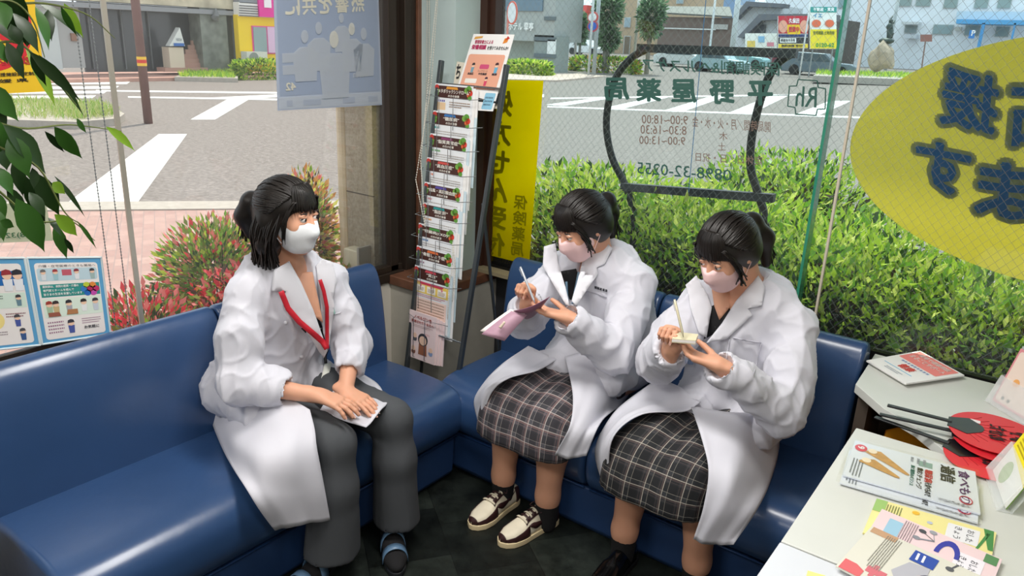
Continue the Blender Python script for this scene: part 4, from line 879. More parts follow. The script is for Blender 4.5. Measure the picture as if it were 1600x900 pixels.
# window lettering, mirrored from inside
wl_ = thing('window_lettering', 'dark green mirrored pharmacy lettering and opening hours on the right window', 'lettering', tuple(at(1100, 300, 1, .006)))
GRN = mat('letter_green', '#2f5b52', .6); BRW = mat('letter_brown', '#7d6a60', .6)
def wtext(s_, xr, xl, yb, yt2, m, bold=.02, y0=.0085, dyl=0):
    q = Sheet(*[tuple(at(x, y, 1, y0)) for x, y in ((xr, yb), (xl, yb+dyl), (xl, yt2+dyl), (xr, yt2))]); q.n = Vector((0, -1, 0)); q.text(s_, 0, 0, 1, 1, None, wl_, bold, m=m, l=.0005)
wtext('保険調剤&ヘルスケア', 1222, 1004, 119, 97, GRN, .015, dyl=-7)
for ch, x in zip('平野屋薬局', (1208, 1148, 1089, 1034, 984)): wtext(ch, x, x-40, 165-(1208-x)*.035, 126-(1208-x)*.022, GRN, .04)
wtext('開局時間／月・火・水・金', 1204, 1082, 207, 190, BRW, .004, dyl=-9); wtext('9:00~18:00', 1075, 1003, 195, 181, BRW, .004, dyl=-2)
wtext('木', 1137, 1124, 219, 206, BRW, .004); wtext('8:30~16:30', 1073, 1001, 211, 197, BRW, .004, dyl=-2); wtext('土', 1134, 1122, 235, 223, BRW, .004); wtext('9:00~13:00', 1071, 999, 227, 214, BRW, .004, dyl=-2)
wtext('定休日／日・祝日', 1192, 1087, 258, 244, BRW, .004, dyl=-6); wtext('0898-32-0255', 1143, 996, 283, 265, GRN, .004, dyl=-12)
cr = Sheet(*[tuple(at(x, y, 1, .0085)) for x, y in ((1291, 183), (1228, 178), (1233, 122), (1292, 126))]); cr.n = Vector((0, -1, 0))
def outline(sh, pts, w_, m, par, l=.0005, name='emblem'):
    P3 = [sh(u, v, l) for u, v in pts]; n = len(P3); mb = MB()
    for i in range(n): mb.tube([P3[i], P3[(i+1) % n]], w_, 5)
    return mb.build(name, m, par)
cp = [(.25, .02), (.75, .02), (.78, .2), (.97, .22), (.97, .78), (.78, .8), (.75, .98), (.25, .98), (.22, .8), (.03, .78), (.03, .22), (.22, .2)]
outline(cr, cp, .0022, GRN, wl_); cr.text('Rh', .24, .24, .78, .8, None, wl_, .01, m=GRN)
# blue line on the glass
struct(MB().tube([at(1103, 0, 1, .02), at(1076, 300, 1, .02)], .0016, 6).build('trim_4', mat('line_blue', '#3b74a8', .5)))
# second pane edges in front (overlapping sheet of glass behind the lettering)
# oval sign
ov = thing('oval_sign', 'large yellow oval sign with mirrored blue lettering on the right window', 'sign', (2.58, .03, 1.525))
oc = Vector((2.58, .024, 1.525)); A_, B_ = .745, .39
fo = film('film_gold', '#f0e27a', .84, .65)
MB().prism([oc+Vector((A_*math.cos(6.2832*i/96), 0, B_*math.sin(6.2832*i/96))) for i in range(96)], (0, .003, 0)).build('oval_panel', fo, ov)
bgm = film('film_greyolive', '#a3a175', .94); blm = film('film_blue', '#1b6cab', .97)
def ochar(ch, xr, xl, yb, yt2, skew=0):
    for bold, m, y0 in ((.085, bgm, .0215), (.03, blm, .0185)):
        q = Sheet(*[tuple(at(x, y, 1, y0)) for x, y in ((xr, yb), (xl, yb-skew), (xl+8, yt2-skew), (xr+8, yt2))]); q.n = Vector((0, -1, 0))
        e = .09*(bold > .06); q.text(ch, -e, -e, 1+e, 1+e, None, ov, bold, m=m, l=0)
ochar('援', 1556, 1466, 212, 122, 20); ochar('石', 1680, 1572, 232, 140, 4); ochar('す', 1512, 1424, 310, 232, 16); ochar('ま', 1612, 1520, 346, 258, 8)

# left glass: yellow no smoking sign
ns = Sheet(*[tuple(at(x, y, 0, -.024)) for x, y in ((-106, 152), (73, 143), (46, -60), (-120, -60))])
t = thing('no_smoking_sign', 'yellow no smoking sign with red ring behind the ficus leaves', 'sign', tuple(ns(.5, 0)))
YS = mat('sign_yellow', '#e2b81c', .5); ns.page(YS, t, th=.002)
def ring(sh, u, v, r1, r2, m, par, l=.001, n=40):
    mb = MB(); vs = []
    for k in range(n):
        a = 6.2832*k/n
        for r_ in (r1, r2): vs.append(sh(u+r_/sh.W*math.cos(a), v+r_/sh.H*math.sin(a), l))
    mb.add(vs, [(2*k, 2*k+1, (2*k+3) % (2*n), (2*k+2) % (2*n)) for k in range(n)]); return mb.build('ring_print', m, par)
RDp = M('#c8202c'); ring(ns, .535, .52, .100, .118, RDp, t); 
c0, s0 = .535, .52
ns.poly([(c0-.36, s0+.20), (c0-.30, s0+.24), (c0+.36, s0-.20), (c0+.30, s0-.24)], '#c8202c', t, l=.0016)
ns.rect(c0-.28, s0-.04, c0+.20, s0+.03, '#1c1c1c', t); ns.rect(c0+.22, s0-.04, c0+.245, s0+.03, '#1c1c1c', t); ns.rect(c0+.265, s0-.04, c0+.29, s0+.03, '#1c1c1c', t)
for du in (0, .045):
    pts = [(c0+.24+du, s0+.05), (c0+.24+du, s0+.10), (c0+.20+du, s0+.14), (c0+.08+du, s0+.16), (c0+.05+du, s0+.20), (c0+.10+du, s0+.26)]
    MB().tube(spline([ns(u, v, .001) for u, v in pts], 5), .0016, 5).build('smoke_print', M('#1c1c1c'), t)
ns.text('敷地内禁煙', .26, .22, .93, .285, '#b0202a', t, .03); ns.text('えひめ愛顔づくり応援施設認定制度', .12, .135, .95, .165, '#1c1c1c', t, .005); ns.text('愛 媛 県', .42, .085, .84, .115, '#1c1c1c', t, .005)
# hanging poster seen from behind
hp_ = Sheet(*[tuple(at(x, y, 0, -.022)) for x, y in ((597, 164), (434, 173), (426, -40), (590, -50))], side=-1)
t = thing('hanging_poster', 'blue grey poster of a sports team seen from behind, high on left window', 'poster', tuple(hp_(.5, 0)))
pf = film('film_poster', '#c8d0dc', .86); pw = film('film_poster_pale', '#eceade', .9); pd_ = film('film_poster_dark', '#b9c5d6', .88); pm = film('film_poster_mid', '#d2d8de', .9)
fixn(MB().prism([hp_(0, 0), hp_(1, 0), hp_(1, 1), hp_(0, 1)], (-.001, 0, 0)).build('sheet', pf, t))
hp_.rect(.02, .11, .98, .98, None, t, m=pd_, l=.0015); hp_.rect(.01, .01, .99, .10, None, t, m=pm, l=.0015)
for k, (u0, ch) in enumerate(zip((.16, .32, .48, .63, .78), '熱響を共に')): hp_.text(ch, u0, .70, u0+.13, .86-(k % 2)*.02, None, t, .02, m=pw, l=.003)
for u, v, s_, m_ in ((.48, .40, 1.25, pw), (.30, .50, .9, pw), (.18, .46, .9, pm), (.62, .52, .9, pm), (.75, .46, .95, pm), (.40, .60, .7, pm)):
    hp_.disc(u, v+.09*s_, .019*s_, None, t, 'figure_print', .0035+.002*s_, ry=.028*s_, m=m_); hp_.poly([(u-.10*s_, v-.26*s_), (u+.10*s_, v-.26*s_), (u+.12*s_, v-.04*s_), (u+.05*s_, v+.01*s_), (u-.05*s_, v+.01*s_), (u-.12*s_, v-.04*s_)], None, t, 'figure_print', .003+.002*s_, m=pm)
for v in (.27, .36): hp_.rect(.84, v, .95, v+.07, None, t, m=pm, l=.003)
hp_.text('42', .84, .15, .93, .21, None, t, .03, m=pw, l=.003); hp_.text('webun', .14, .22, .3, .27, None, t, .02, m=pm, l=.003)
for u, w_ in ((.9, .05), (.7, .16), (.35, .12), (.1, .1)): hp_.rect(u-w_*.5, .03, u+w_*.5, .075, None, t, m=pf, l=.003)
# two light blue posters in a stand
def medposter(cs, label, seed, kind):
    q = Sheet(*[tuple(at(x, y, 0, .03)) for x, y in cs]); t = thing('poster', label, 'poster', tuple(q(.5, 0)), None)
    q.page(mat('poster_blue', '#5fa3cf', .4), t, th=.003); q.rect(.07, .04, .93, .94, '#eee8e4', t, r=.01)
    fr = MB()
    for a, b in (((0, 0), (1, 0)), ((1, 0), (1, 1)), ((1, 1), (0, 1)), ((0, 1), (0, 0))): fr.tube([q(*a), q(*b)], .0035, 6)
    fr.build('clear_edge', mat('clear_edge', '#d9e4e6', .2), t)
    if kind == 1:
        q.rect(.09, .73, .91, .88, '#bcd3dc', t, r=.008, l=.0008); q.text('介護・在宅医療のときも薬局へ', .12, .89, .9, .92, '#5a5a60', t)
        for u, c, h in ((.17, '#d8dde0', '#6a6a6a'), (.33, '#9cc4cc', '#a03c40'), (.62, '#e4e4e8', '#8a3440'), (.84, '#a0b8b4', '#3a3a40')): q.person(u, .74, .13, c, h, t)
        q.rect(.42, .79, .55, .86, '#c05a6a', t, l=.001)
        q.rect(.10, .54, .92, .69, '#2c8f88', t, l=.0008); q.text('薬剤師は、病院の医師・介護の', .13, .65, .62, .68, '#f2f6f4', t, .01); q.text('専門家とチームを組んで', .13, .605, .55, .635, '#f2f6f4', t, .01); q.text('皆さまの生活を支援しています', .13, .56, .66, .59, '#f2f6f4', t, .01)
        for k in range(7):
            a = k*6.2832/6; c = ['#c0306a', '#e08a3c', '#b8c83c', '#2f7ac0', '#2468b8', '#c04aa8', '#b02a5a'][k]
            q.disc(.78+(.085*math.cos(a) if k < 6 else 0), .615+(.055*math.sin(a) if k < 6 else 0), .0105, c, t, 'ball_print', .0015)
        q.rect(.10, .30, .92, .52, '#dcebdc', t, l=.0008)
        for u, c, h in ((.18, '#a8c0a0', '#a03c30'), (.27, '#c8b080', '#3a3030'), (.45, '#a8a8b0', '#2c2c34'), (.66, '#e8eae8', '#2c2c2c'), (.83, '#c8d0d8', '#3a3a44')): q.person(u, .34, .16, c, h, t)
        q.poly([(.15, .31), (.32, .31), (.30, .36), (.15, .36)], '#9a5a48', t, l=.0025); q.poly([(.40, .32), (.56, .32), (.56, .38), (.42, .38)], '#b07a50', t, l=.0025)
        q.lines(.12, .10, .34, .26, 4, '#a07890', t); q.person(.44, .09, .17, '#4a5aa0', '#3a3a44', t); q.lines(.6, .18, .88, .26, 3, '#a07890', t); q.text('お気軽に', .62, .12, .84, .16, '#5a5a60', t, .01)
    else:
        q.rect(.07, .70, .93, .86, '#1f6ab4', t, l=.0008); q.text('在宅へ', .40, .76, .62, .82, '#eef4f8', t, .03); q.person(.72, .64, .24, '#e8eaee', '#9a3038', t); q.person(.86, .64, .24, '#e8eaee', '#2c2c34', t)
        q.rect(.1, .45, .92, .62, '#d4e6d8', t, l=.0008); q.person(.82, .47, .13, '#6a8a98', '#3a3a40', t); q.lines(.2, .52, .62, .6, 3, '#5a6a60', t); q.disc(.45, .32, .03, '#f2dc8c', t); q.person(.45, .28, .16, '#e4dcc8', '#3a3030', t); q.person(.76, .24, .14, '#4a5aa0', '#4a4a50', t); q.person(.80, .08, .14, '#3a5a90', '#4a4a50', t)
        q.lines(.62, .34, .88, .40, 2, '#8a5a60', t); q.lines(.2, .12, .6, .2, 3, '#8a7a80', t, seed=4)
dr = thing('display_rail', 'dark brown rail under the two blue bordered posters', 'rail', tuple(at(60, 545, 0, .02)))
a_, b2_ = at(-90, 562, 0, .02), at(150, 534, 0, .02)
MB().prism([(.004, a_.y, .776), (.026, a_.y, .776), (.026, a_.y, .845), (.004, a_.y, .845)], (0, b2_.y-a_.y, 0)).build('rail', bronze, dr, bevel=.003)
medposter(((66, 538), (173, 522), (158, 402), (42, 403)), 'light blue bordered poster with green band and coloured balls, beside the red shrubs', 1, 1)
medposter(((-60, 552), (63, 539), (38, 403), (-86, 404)), 'light blue bordered poster with dark blue panel, cut by the left edge', 2, 2)
pn = Sheet(*[tuple(at(x, y, 0, -.023)) for x, y in ((-60, 382), (83, 376), (72, 318), (-70, 318))], side=-1)
t = thing('window_notice', 'pale notice with mirrored phone number low on the left window under the ficus', 'notice', tuple(pn(.5, 0))); fixn(MB().prism([pn(0, 0), pn(1, 0), pn(1, 1), pn(0, 1)], (-.001, 0, 0)).build('sheet', film('film_pale', '#d8dcc8', .7), t))
q = Sheet(*[tuple(at(x, y, 0, -.021)) for x, y in ((83, 374), (-60, 382), (-66, 362), (80, 356))], side=-1); q.text('(0898)32-0255', .1, .2, .8, .75, None, t, .01, m=film('film_green', '#5a8a68', .9)); 
# ------------------------------------------------------------------ the two white counters
DZ = .80
t = thing('counter', 'white topped corner counter with cut off corner beside the right bench end', 'counter', (2.5, -.25, 0))
q = [(2.055, -.035), (2.069, -.357), (2.185, -.488)]+[tuple(at(x, y, 2, DZ))[:2] for x, y in ((1432, 668), (1478, 706))]+[(2.75, -.60), (3.4, -.60), (3.4, -.035)]
MB().prism([(x, y, DZ-.03) for x, y in q], (0, 0, .03)).build('top', laminate, t, bevel=.002)
q2 = [(2.10, -.06), (2.10, -.36), (2.22, -.49), (2.42, -.58), (3.4, -.58), (3.4, -.06)]
mb = MB(); mb.box((2.085, -.36, 0), (2.12, -.06, DZ-.03)); mb.build('side_panel', mat('panel_brown', '#4a4038', .6), t)
MB().box((2.12, -.08, 0), (3.4, -.06, DZ-.03)).build('back_panel', MATS['panel_brown'], t); MB().box((2.12, -.56, .0), (3.4, -.08, .35)).build('lower_shelf', mat('panel_dark', '#2b231d', .6), t)
t = thing('counter', 'long white counter holding the food magazines, dark underneath', 'counter', (2.6, -1, 0))
MB().prism([(2.158, -1.338, DZ-.028), (3.4, -1.32, DZ-.028), (3.4, -.655, DZ-.028), (2.149, -.671, DZ-.028)], (0, 0, .028)).build('top', laminate, t, bevel=.003)
MB().box((2.22, -1.31, 0), (3.4, -.70, DZ-.03)).build('body', MATS['panel_brown'], t)
t = thing('counter', 'white counter at the bottom edge with a yellow note on it', 'counter', (2.6, -1.8, 0))
MB().prism([(2.162, -2.1, DZ-.030), (2.62, -2.1, DZ-.030), (2.62, -1.345, DZ-.030), (2.158, -1.345, DZ-.030)], (0, 0, .032)).build('top', mat('laminate_cool', '#d3d6dc', .3), t, bevel=.003)
MB().box((2.22, -2.1, 0), (2.6, -1.36, DZ-.03)).build('body', MATS['panel_brown'], t)
n_ = MB().prism([at(x, y, 2, DZ+.003) for x, y in ((1262, 892), (1290, 900), (1280, 925), (1256, 915))], (0, 0, .001)).build('sticky_note', M('#efe98a'))
tag(n_, 'pale yellow paper note on the counter at the bottom edge', 'note')
ob = thing('orange_bin', 'orange plastic tub between the two counters under the fan handles', 'tub', (2.33, -.60, .35))
rb = [at(x, y, 2, .66) for x, y in ((1372, 702), (1384, 672), (1420, 664), (1452, 686), (1476, 712), (1440, 730), (1392, 726))]
OM = mat('orange_plastic', '#e39a24', .4)
cc = sum(rb, Vector())/len(rb)
MB().add([tuple(p) for p in rb]+[tuple(cc+(p-cc)*.8+Vector((0, 0, -.30))) for p in rb], [(i, (i+1) % 7, 7+(i+1) % 7, 7+i) for i in range(7)]+[tuple(range(7, 14))]).build('tub_wall', OM, ob)
MB().prism([cc+(p-cc)*.98-Vector((0, 0, .012)) for p in rb], (0, 0, .008)).build('cover', OM, ob)

def desksheet(px, z, side=1): return Sheet(*[tuple(at(x, y, 2, z)) for x, y in px], side=side)
def up(s):
    if s.n.z < 0: s.n = -s.n
    return s
# booklet pile on the corner counter
for k in range(3):
    s_ = up(desksheet([(1416-k*2, 599), (1507, 586), (1438-k, 548), (1356-k*2, 563)], DZ+.006+.006*k))
    t = thing('booklet', ['lowest white booklet of the pile on the corner counter', 'middle white booklet of the pile on the corner counter', 'white booklet with pink panel and red mark, topmost on the corner counter'][k], 'booklet', tuple(s_(.5, .5)), 'booklets piled on the corner counter')
    if k == 2: s_ = up(desksheet([(1356, 563), (1416, 599), (1507, 586), (1438, 548)], DZ+.018))
    s_.page(paper, t, th=.0055)
    if k == 2:
        s_.rect(.04, .55, .92, .97, '#ee8a84', t, r=.004); s_.text('薬局で健康相談', .16, .82, .84, .92, '#fbe9e4', t, .02); s_.text('まるごとサポート', .12, .68, .88, .79, '#fbe9e4', t, .02)
        s_.text('健康', .35, .28, .66, .44, '#e0574f', t, .03); s_.lines(.2, .46, .9, .53, 1, '#8a9ac0', t, seed=2, fill=.6); s_.rect(.12, .22, .8, .235, '#6ab8dc', t); s_.lines(.3, .08, .7, .16, 2, '#9aa4b0', t)
# round paper fans
RF = mat('fan_red', '#dc2836', .45); BK = mat('fan_black', '#17181c', .35)
def fan(cx, cy, rx, z, hx, hy, label, ang):
    c = at(cx, cy, 2, z); h = at(hx, hy, 2, z); d = (c-h); d.z = 0; d.normalize(); s_ = Vector((-d.y, d.x, 0)); t = thing('hand_fan', label, 'fan', (c.x, c.y, z), 'red paper fans on the corner counter')
    R_ = rx; pts = [c+d*R_*math.cos(a)*(1.08 if math.cos(a) > 0 else .92)+s_*R_*1.08*math.sin(a) for a in [6.2832*i/40 for i in range(40)]]
    MB().prism(pts, (0, 0, .0014)).build('fan_paper', RF, t)
    e = c-d*R_*.92
    MB().prism([e+d*.0-s_*.030, e+d*.05-s_*.055, e+d*.085-s_*.02, e+d*.09, e+d*.085+s_*.02, e+d*.05+s_*.055, e+s_*.030], (0, 0, .003)).build('fan_collar', BK, t)
    MB().obox((h+e)/2+Vector((0, 0, .003)), (d, s_, (0, 0, 1)), ((e-h).length/2+.01, .008, .003)).build('handle', BK, t, bevel=.002)
    for k in range(9):
        a = (k-4)*.24; v0 = e+d*.02; v1 = v0+(d*math.cos(a)+s_*math.sin(a))*(R_*1.35 if abs(k-4) < 3 else R_*.9)
        MB().tube([v0+Vector((0, 0, .0018)), v1+Vector((0, 0, .0018))], .0006, 4).build('rib', M('#a81c28'), t)
    s2 = Sheet(c-d*.02-s_*.05, c-d*.02+s_*.05, c+d*.09+s_*.05, c+d*.09-s_*.05); s2 = up(s2)
    s2.text('めかた', .0, .1, 1, .5, '#2a1216', t, .03, l=.003); s2.text('伊予', .2, .55, .9, 1.0, '#2a1216', t, .04, l=.003)
    s3 = up(Sheet(c-d*.055+s_*.035, c-d*.03+s_*.035, c-d*.03+s_*.055, c-d*.055+s_*.055)); s3.rect(0, 0, 1, 1, '#f2e8e8', t, l=.0025)
    return t
fan(1545, 716, .115, DZ+.008, 1372, 655, 'red paper fan at the bottom of the three, reaching lowest', 0)
fan(1555, 690, .115, DZ+.020, 1380, 650, 'middle red paper fan, its rim just showing under the top one', 0)
fan(1550, 676, .118, DZ+.030, 1392, 636, 'topmost red paper fan with brush writing and black handle', 0)
# magazines
def magazine(px, z, label, first):
    s_ = up(desksheet(px, z)); t = thing('magazine', label, 'magazine', tuple(s_(.5, .5)), 'food magazines in clear sleeves')
    s_.page(mat('mag_white', '#dfe6ee', .2, coat=.4), t, th=.004)
    s_.text('食べもの', .08, .86, .88, .95, '#5a2a6a', t, .02); s_.disc(.80, .905, .013, '#e8ecf2', t, 'print', .0018); outline(s_, [(.80+.085*math.cos(a), .905+.045*math.sin(a)) for a in [6.2832*i/16 for i in range(16)]], .0012, M('#c02040'), t, l=.002)
    s_.text('通信', .06, .72, .48, .84, '#2a2a2e', t, .03)
    s_.text('糖尿病', .30, .60, .62, .665, '#c8303c', t, .03); s_.text('を食べもので', .63, .605, .95, .66, '#3a3a3e', t, .01); s_.text('飲むチェンジ', .30, .54, .82, .59, '#2a2a2e', t, .02); s_.text('油と糖質のバランス', .28, .49, .80, .525, '#2c7a70', t, .01)
    s_.lines(.06, .47, .2, .62, 3, '#8a9098', t); s_.rect(.10, .55, .24, .66, '#8aa8a0', t)
    s_.disc(.18, .07, .020, '#d8485a', t, 'badge_print', .0012, ry=.015); s_.text('9', .14, .04, .22, .10, '#fbf4f4', t, .03, l=.002)
    br = mat('bread_tan', '#c99a5e', .6, noise=(60, .2))
    for (u, v, du, dv, w_) in ((.20, .17, .36, .30, .085), (.48, .14, .22, .26, .095)):
        a = Vector((u, v, 0)); b = Vector((u+du, v+dv, 0)); d = (b-a).normalized(); n2 = Vector((-d.y, d.x, 0))
        s_.poly([tuple((a-n2*w_)[:2]), tuple((b-n2*w_*.25)[:2]), tuple((b+d*.02)[:2]), tuple((b+n2*w_*.25)[:2]), tuple((a+n2*w_)[:2]), tuple((a-d*.03)[:2])], None, t, 'food_print', .0014+.0004*(u > .3), m=br)
        s_.disc(a.x, a.y, .013, '#efe2c6', t, 'food_print', .0022, ry=.011)
    s_.lines(.5, .03, .95, .13, 4, '#7a8088', t); s_.text('栄養と料理の本', .90, .70, .96, .95, '#5a5a60', t)
    sl = s_.rect(-.03, -.03, 1.03, 1.03, None, t, 'clear_sleeve', .0035, m=MATS.get('sleeve') or sleeve)
sleeve = bpy.data.materials.new('sleeve'); sleeve.use_nodes = True; nt = sleeve.node_tree; nt.nodes.clear(); MATS['sleeve'] = sleeve
_o = nt.nodes.new('ShaderNodeOutputMaterial'); _t = nt.nodes.new('ShaderNodeBsdfTransparent'); _g = nt.nodes.new('ShaderNodeBsdfGlossy'); _g.inputs['Roughness'].default_value = .12; _m = nt.nodes.new('ShaderNodeMixShader'); _m.inputs[0].default_value = .10
nt.links.new(_t.outputs[0], _m.inputs[1]); nt.links.new(_g.outputs[0], _m.inputs[2]); nt.links.new(_m.outputs[0], _o.inputs[0])
def slab(px, z, th, col, name, label, cat, grp, m=None):
    s_ = up(desksheet(px, z)); t = thing(name, label, cat, tuple(s_(.5, .5)), grp); s_.page(m or mat('p_'+col.strip('#'), col, .4), t, th=th); return s_, t
#  reading frame: title towards the window side, lines run towards the viewer
magazine([(1327, 703), (1312, 754), (1528, 817), (1530, 760)], DZ+.009, 'food magazine in clear sleeve lying under the one with bread cones', False)
magazine([(1336, 688), (1317, 742), (1532, 803), (1524, 737)], DZ+.016, 'food magazine with two bread cones and number nine badge, in clear sleeve', True)
s_, t = slab([(1370, 779), (1348, 832), (1545, 895), (1557, 832)], DZ+.006, .004, '#ece29a', 'leaflet', 'yellow recipe leaflet, farthest of the three fanned out on the counter', 'leaflet', 'fanned recipe leaflets')
s_.rect(0, 0, .35, .10, '#9cc070', t); s_.rect(.1, .62, .5, .88, '#e6e6e8', t, r=.003); s_.text('おした', .15, .78, .45, .84, '#4a4a50', t); s_.text('きょう', .15, .68, .45, .74, '#4a4a50', t); s_.disc(.1, .35, .008, '#e8b83c', t); s_.disc(.25, .48, .006, '#b8c0d0', t)
s_.lines(.08, .10, .5, .24, 6, '#7a8454', t); s_.poly([(.0, .9), (.5, .96), (.5, 1), (.0, .98)], '#4a8a4a', t); s_.poly([(.1, .93), (.6, .86), (.6, .88), (.1, .96)], '#4a8a4a', t)
s_, t = slab([(1378, 795), (1338, 862), (1540, 940), (1566, 874)], DZ+.011, .004, '#edd3d6', 'leaflet', 'pink recipe leaflet with spoons and blue arch, middle of the three fanned out', 'leaflet', 'fanned recipe leaflets')
s_.rect(.12, .10, .5, .22, '#9cc4da', t, r=.003); s_.lines(.04, .22, .5, .34, 6, '#9a8a90', t)
for u, v, c in ((.12, .38, '#4a4c52'), (.30, .36, '#8a8c94'), (.06, .46, '#9a9ca4')):
    s_.disc(u, v, .008, c, t, 'spoon_print', .0014); s_.poly([(u, v), (u+.02, v+.01), (.24, .50), (.22, .49)], c, t, 'spoon_print', .0012)
q = []
for i in range(13):
    a = math.pi*i/12; q.append((.42-.34*math.sin(a), .62-.10*math.cos(a)))
for i in range(13):
    a = math.pi*(12-i)/12; q.append((.42-.22*math.sin(a), .62-.06*math.cos(a)))
s_.poly(q, '#3a3fa0', t); s_.rect(.22, .68, .62, .9, '#ece8ee', t, r=.004); s_.text('おした', .3, .80, .54, .86, '#4a4a50', t); s_.text('きょう', .3, .71, .54, .77, '#4a4a50', t); s_.rect(.02, .88, .22, .98, '#5a8a5a', t)
s_, t = slab([(1362, 822), (1306, 884), (1500, 985), (1545, 905)], DZ+.016, .004, '#dcdacd', 'leaflet', 'grey recipe leaflet with drawn cook and blue grater, nearest of the three fanned out', 'leaflet', 'fanned recipe leaflets')
s_.rect(-.0, .02, .12, .25, '#c09a78', t); s_.lines(.05, .16, .75, .30, 7, '#8a887e', t)
s_.poly([(.80, .02), (1, .02), (1, .2), (.86, .2), (.80, .12)], '#d8686c', t); s_.poly([(.72, .20), (.84, .2), (.84, .36), (.72, .36)], '#d0707a', t); s_.poly([(.66, .24), (.9, .24), (.9, .28), (.66, .28)], '#d0707a', t)
s_.rect(.08, .42, .30, .62, '#2f4fa4', t, l=.0012); s_.poly([(.12, .45), (.26, .46), (.26, .48), (.12, .47)], '#e8eef6', t, l=.002); s_.poly([(.12, .50), (.26, .51), (.26, .53), (.12, .52)], '#e8eef6', t, l=.002)
s_.disc(.14, .72, .008, '#5a5c60', t, 'pan_print'); s_.poly([(.0, .75), (.12, .72), (.12, .735), (.0, .77)], '#5a5c60', t)
s_.poly([(.62, .36), (.34, .44), (.30, .60), (.52, .62), (.74, .42)], '#b4b4bc', t, l=.0012); s_.disc(.56, .68, .030, '#5c5a68', t, 'hair_print', .0016); s_.disc(.58, .63, .022, '#eac8b4', t, 'face_print', .002); s_.poly([(.54, .62), (.60, .60), (.60, .61), (.55, .63)], '#8a5a50', t, l=.0026)
s_.text('おした', .15, .90, .36, .95, '#4a4a50', t); s_.text('きょう', .15, .83, .36, .88, '#4a4a50', t)
# acrylic stands
acr = bpy.data.materials.new('acrylic'); acr.use_nodes = True; b_ = acr.node_tree.nodes['Principled BSDF']; b_.inputs['Base Color'].default_value = (.95, .98, .98, 1); b_.inputs['Roughness'].default_value = .05; b_.inputs['Alpha'].default_value = .28; MATS['acrylic'] = acr
def stand(base, lean, label, cardcol, kind, h, hl):
    a, b = at(*base[0], 2, DZ+.002), at(*base[1], 2, DZ+.002); a.z = b.z = DZ+.002
    ex = (b-a).normalized(); n = Vector((ex.y, -ex.x, 0))
    if n.dot(CL-a) < 0: n = -n
    W = .20 if kind else .17; t = thing('card_stand', label, 'stand', tuple(a))
    up_ = (Vector((0, 0, 1))*math.cos(lean)-n*math.sin(lean))
    if n.dot(CL-a) < 0: n = -n
    s0 = Sheet(a-n*.0, a+ex*W, a+ex*W+up_*h, a+up_*h); 
    if s0.n.dot(CL-a) < 0: s0.n = -s0.n
    s0.page(acr, t, 'back_panel', .003)
    f0 = Sheet(a+n*.028, a+ex*W+n*.028, a+ex*W+n*.020+up_*hl, a+n*.020+up_*hl); f0.n = s0.n; f0.page(acr, t, 'front_lip', .003)
    MB().prism([a-n*.0, a+n*.03, a+ex*W+n*.03, a+ex*W], (0, 0, .003)).build('foot', acr, t)
    MB().prism([a+n*.028, a+n*.020+up_*hl, a+up_*hl*1.0, a], ex*.003).build('side_web', acr, t)
    c0 = a+ex*.008+n*.010+Vector((0, 0, .005)); cs = Sheet(c0, c0+ex*(W-.016), c0+ex*(W-.016)+up_*(h-.01), c0+up_*(h-.01)); cs.n = s0.n
    c = thing('card', ('green and yellow leaflet inside the right hand card stand on the long counter' if kind else 'beige card with pink border inside the stand by the window'), 'leaflet' if kind else 'card', tuple(c0))
    cs.page(M(cardcol, .5), c, 'page', .002)
    if kind:
        cs.rect(0, .0, 1, .45, '#efefe8', c); cs.poly([(0, .45), (1, .35), (1, .72), (0, .78)], '#f0e020', c, l=.001); cs.poly([(0, .78), (1, .7), (1, 1), (0, 1)], '#6f9a3c', c, l=.001); cs.disc(.35, .2, .03, '#8cb03c', c, l=.001); cs.disc(.6, .85, .02, '#98c04c', c, l=.0016); cs.disc(.2, .9, .02, '#4a7a2c', c, l=.0016); cs.lines(.1, .5, .8, .66, 3, '#b09a10', c, l=.0016)
    else:
        cs.rect(.04, .04, .96, .96, '#ead6c8', c, r=.01); cs.disc(.3, .45, .012, '#e8a860', c, l=.001); cs.disc(.2, .12, .006, '#4a4a44', c, l=.001); cs.disc(.34, .12, .006, '#4a4a44', c, l=.001)
    return t
stand(((1551, 625), (1600, 655)), .30, 'clear acrylic card stand beside the window on the corner counter', '#dd8f96', 0, .19, .09)
stand(((1556, 738), (1592, 838)), .35, 'clear acrylic stand holding a green leaflet at the right edge', '#6f9a3c', 1, .20, .10)

# ------------------------------------------------------------------ ficus in front of the left window
fg = thing('weeping_fig', 'weeping fig with glossy drooping leaves hanging in at the top left', 'plant', (.36, -2.46, 0))
prof = [(0, 0), (.12, 0), (.16, .25), (.19, .50), (.20, .52), (.175, .52), (.16, .48), (0, .48)]
mb = MB(); n = 28
for i, (r_, z) in enumerate(prof):
    for k in range(n): mb.v.append((.36+max(r_, .001)*math.cos(6.2832*k/n), -2.46+max(r_, .001)*math.sin(6.2832*k/n), z))
for i in range(len(prof)-1):
    for k in range(n): mb.f.append((i*n+k, i*n+(k+1) % n, (i+1)*n+(k+1) % n, (i+1)*n+k)); mb.m.append(0)
mb.build('pot', mat('pot_white', '#d4dcdc', .3), fg, smooth=True)
MB().tube([(.36, -2.46, .45), (.45, -2.46, 1.1), (.60, -2.45, 1.7), (.62, -2.40, 2.1)], [.022, .018, .012, .008], 8).build('trunk', mat('fig_bark', '#8d7a62', .8), fg, smooth=True)
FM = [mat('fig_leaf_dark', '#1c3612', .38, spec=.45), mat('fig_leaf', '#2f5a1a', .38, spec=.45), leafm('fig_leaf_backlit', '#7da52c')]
def px3(px, py, x): return at(px, py, 0, x)
mb = MB()
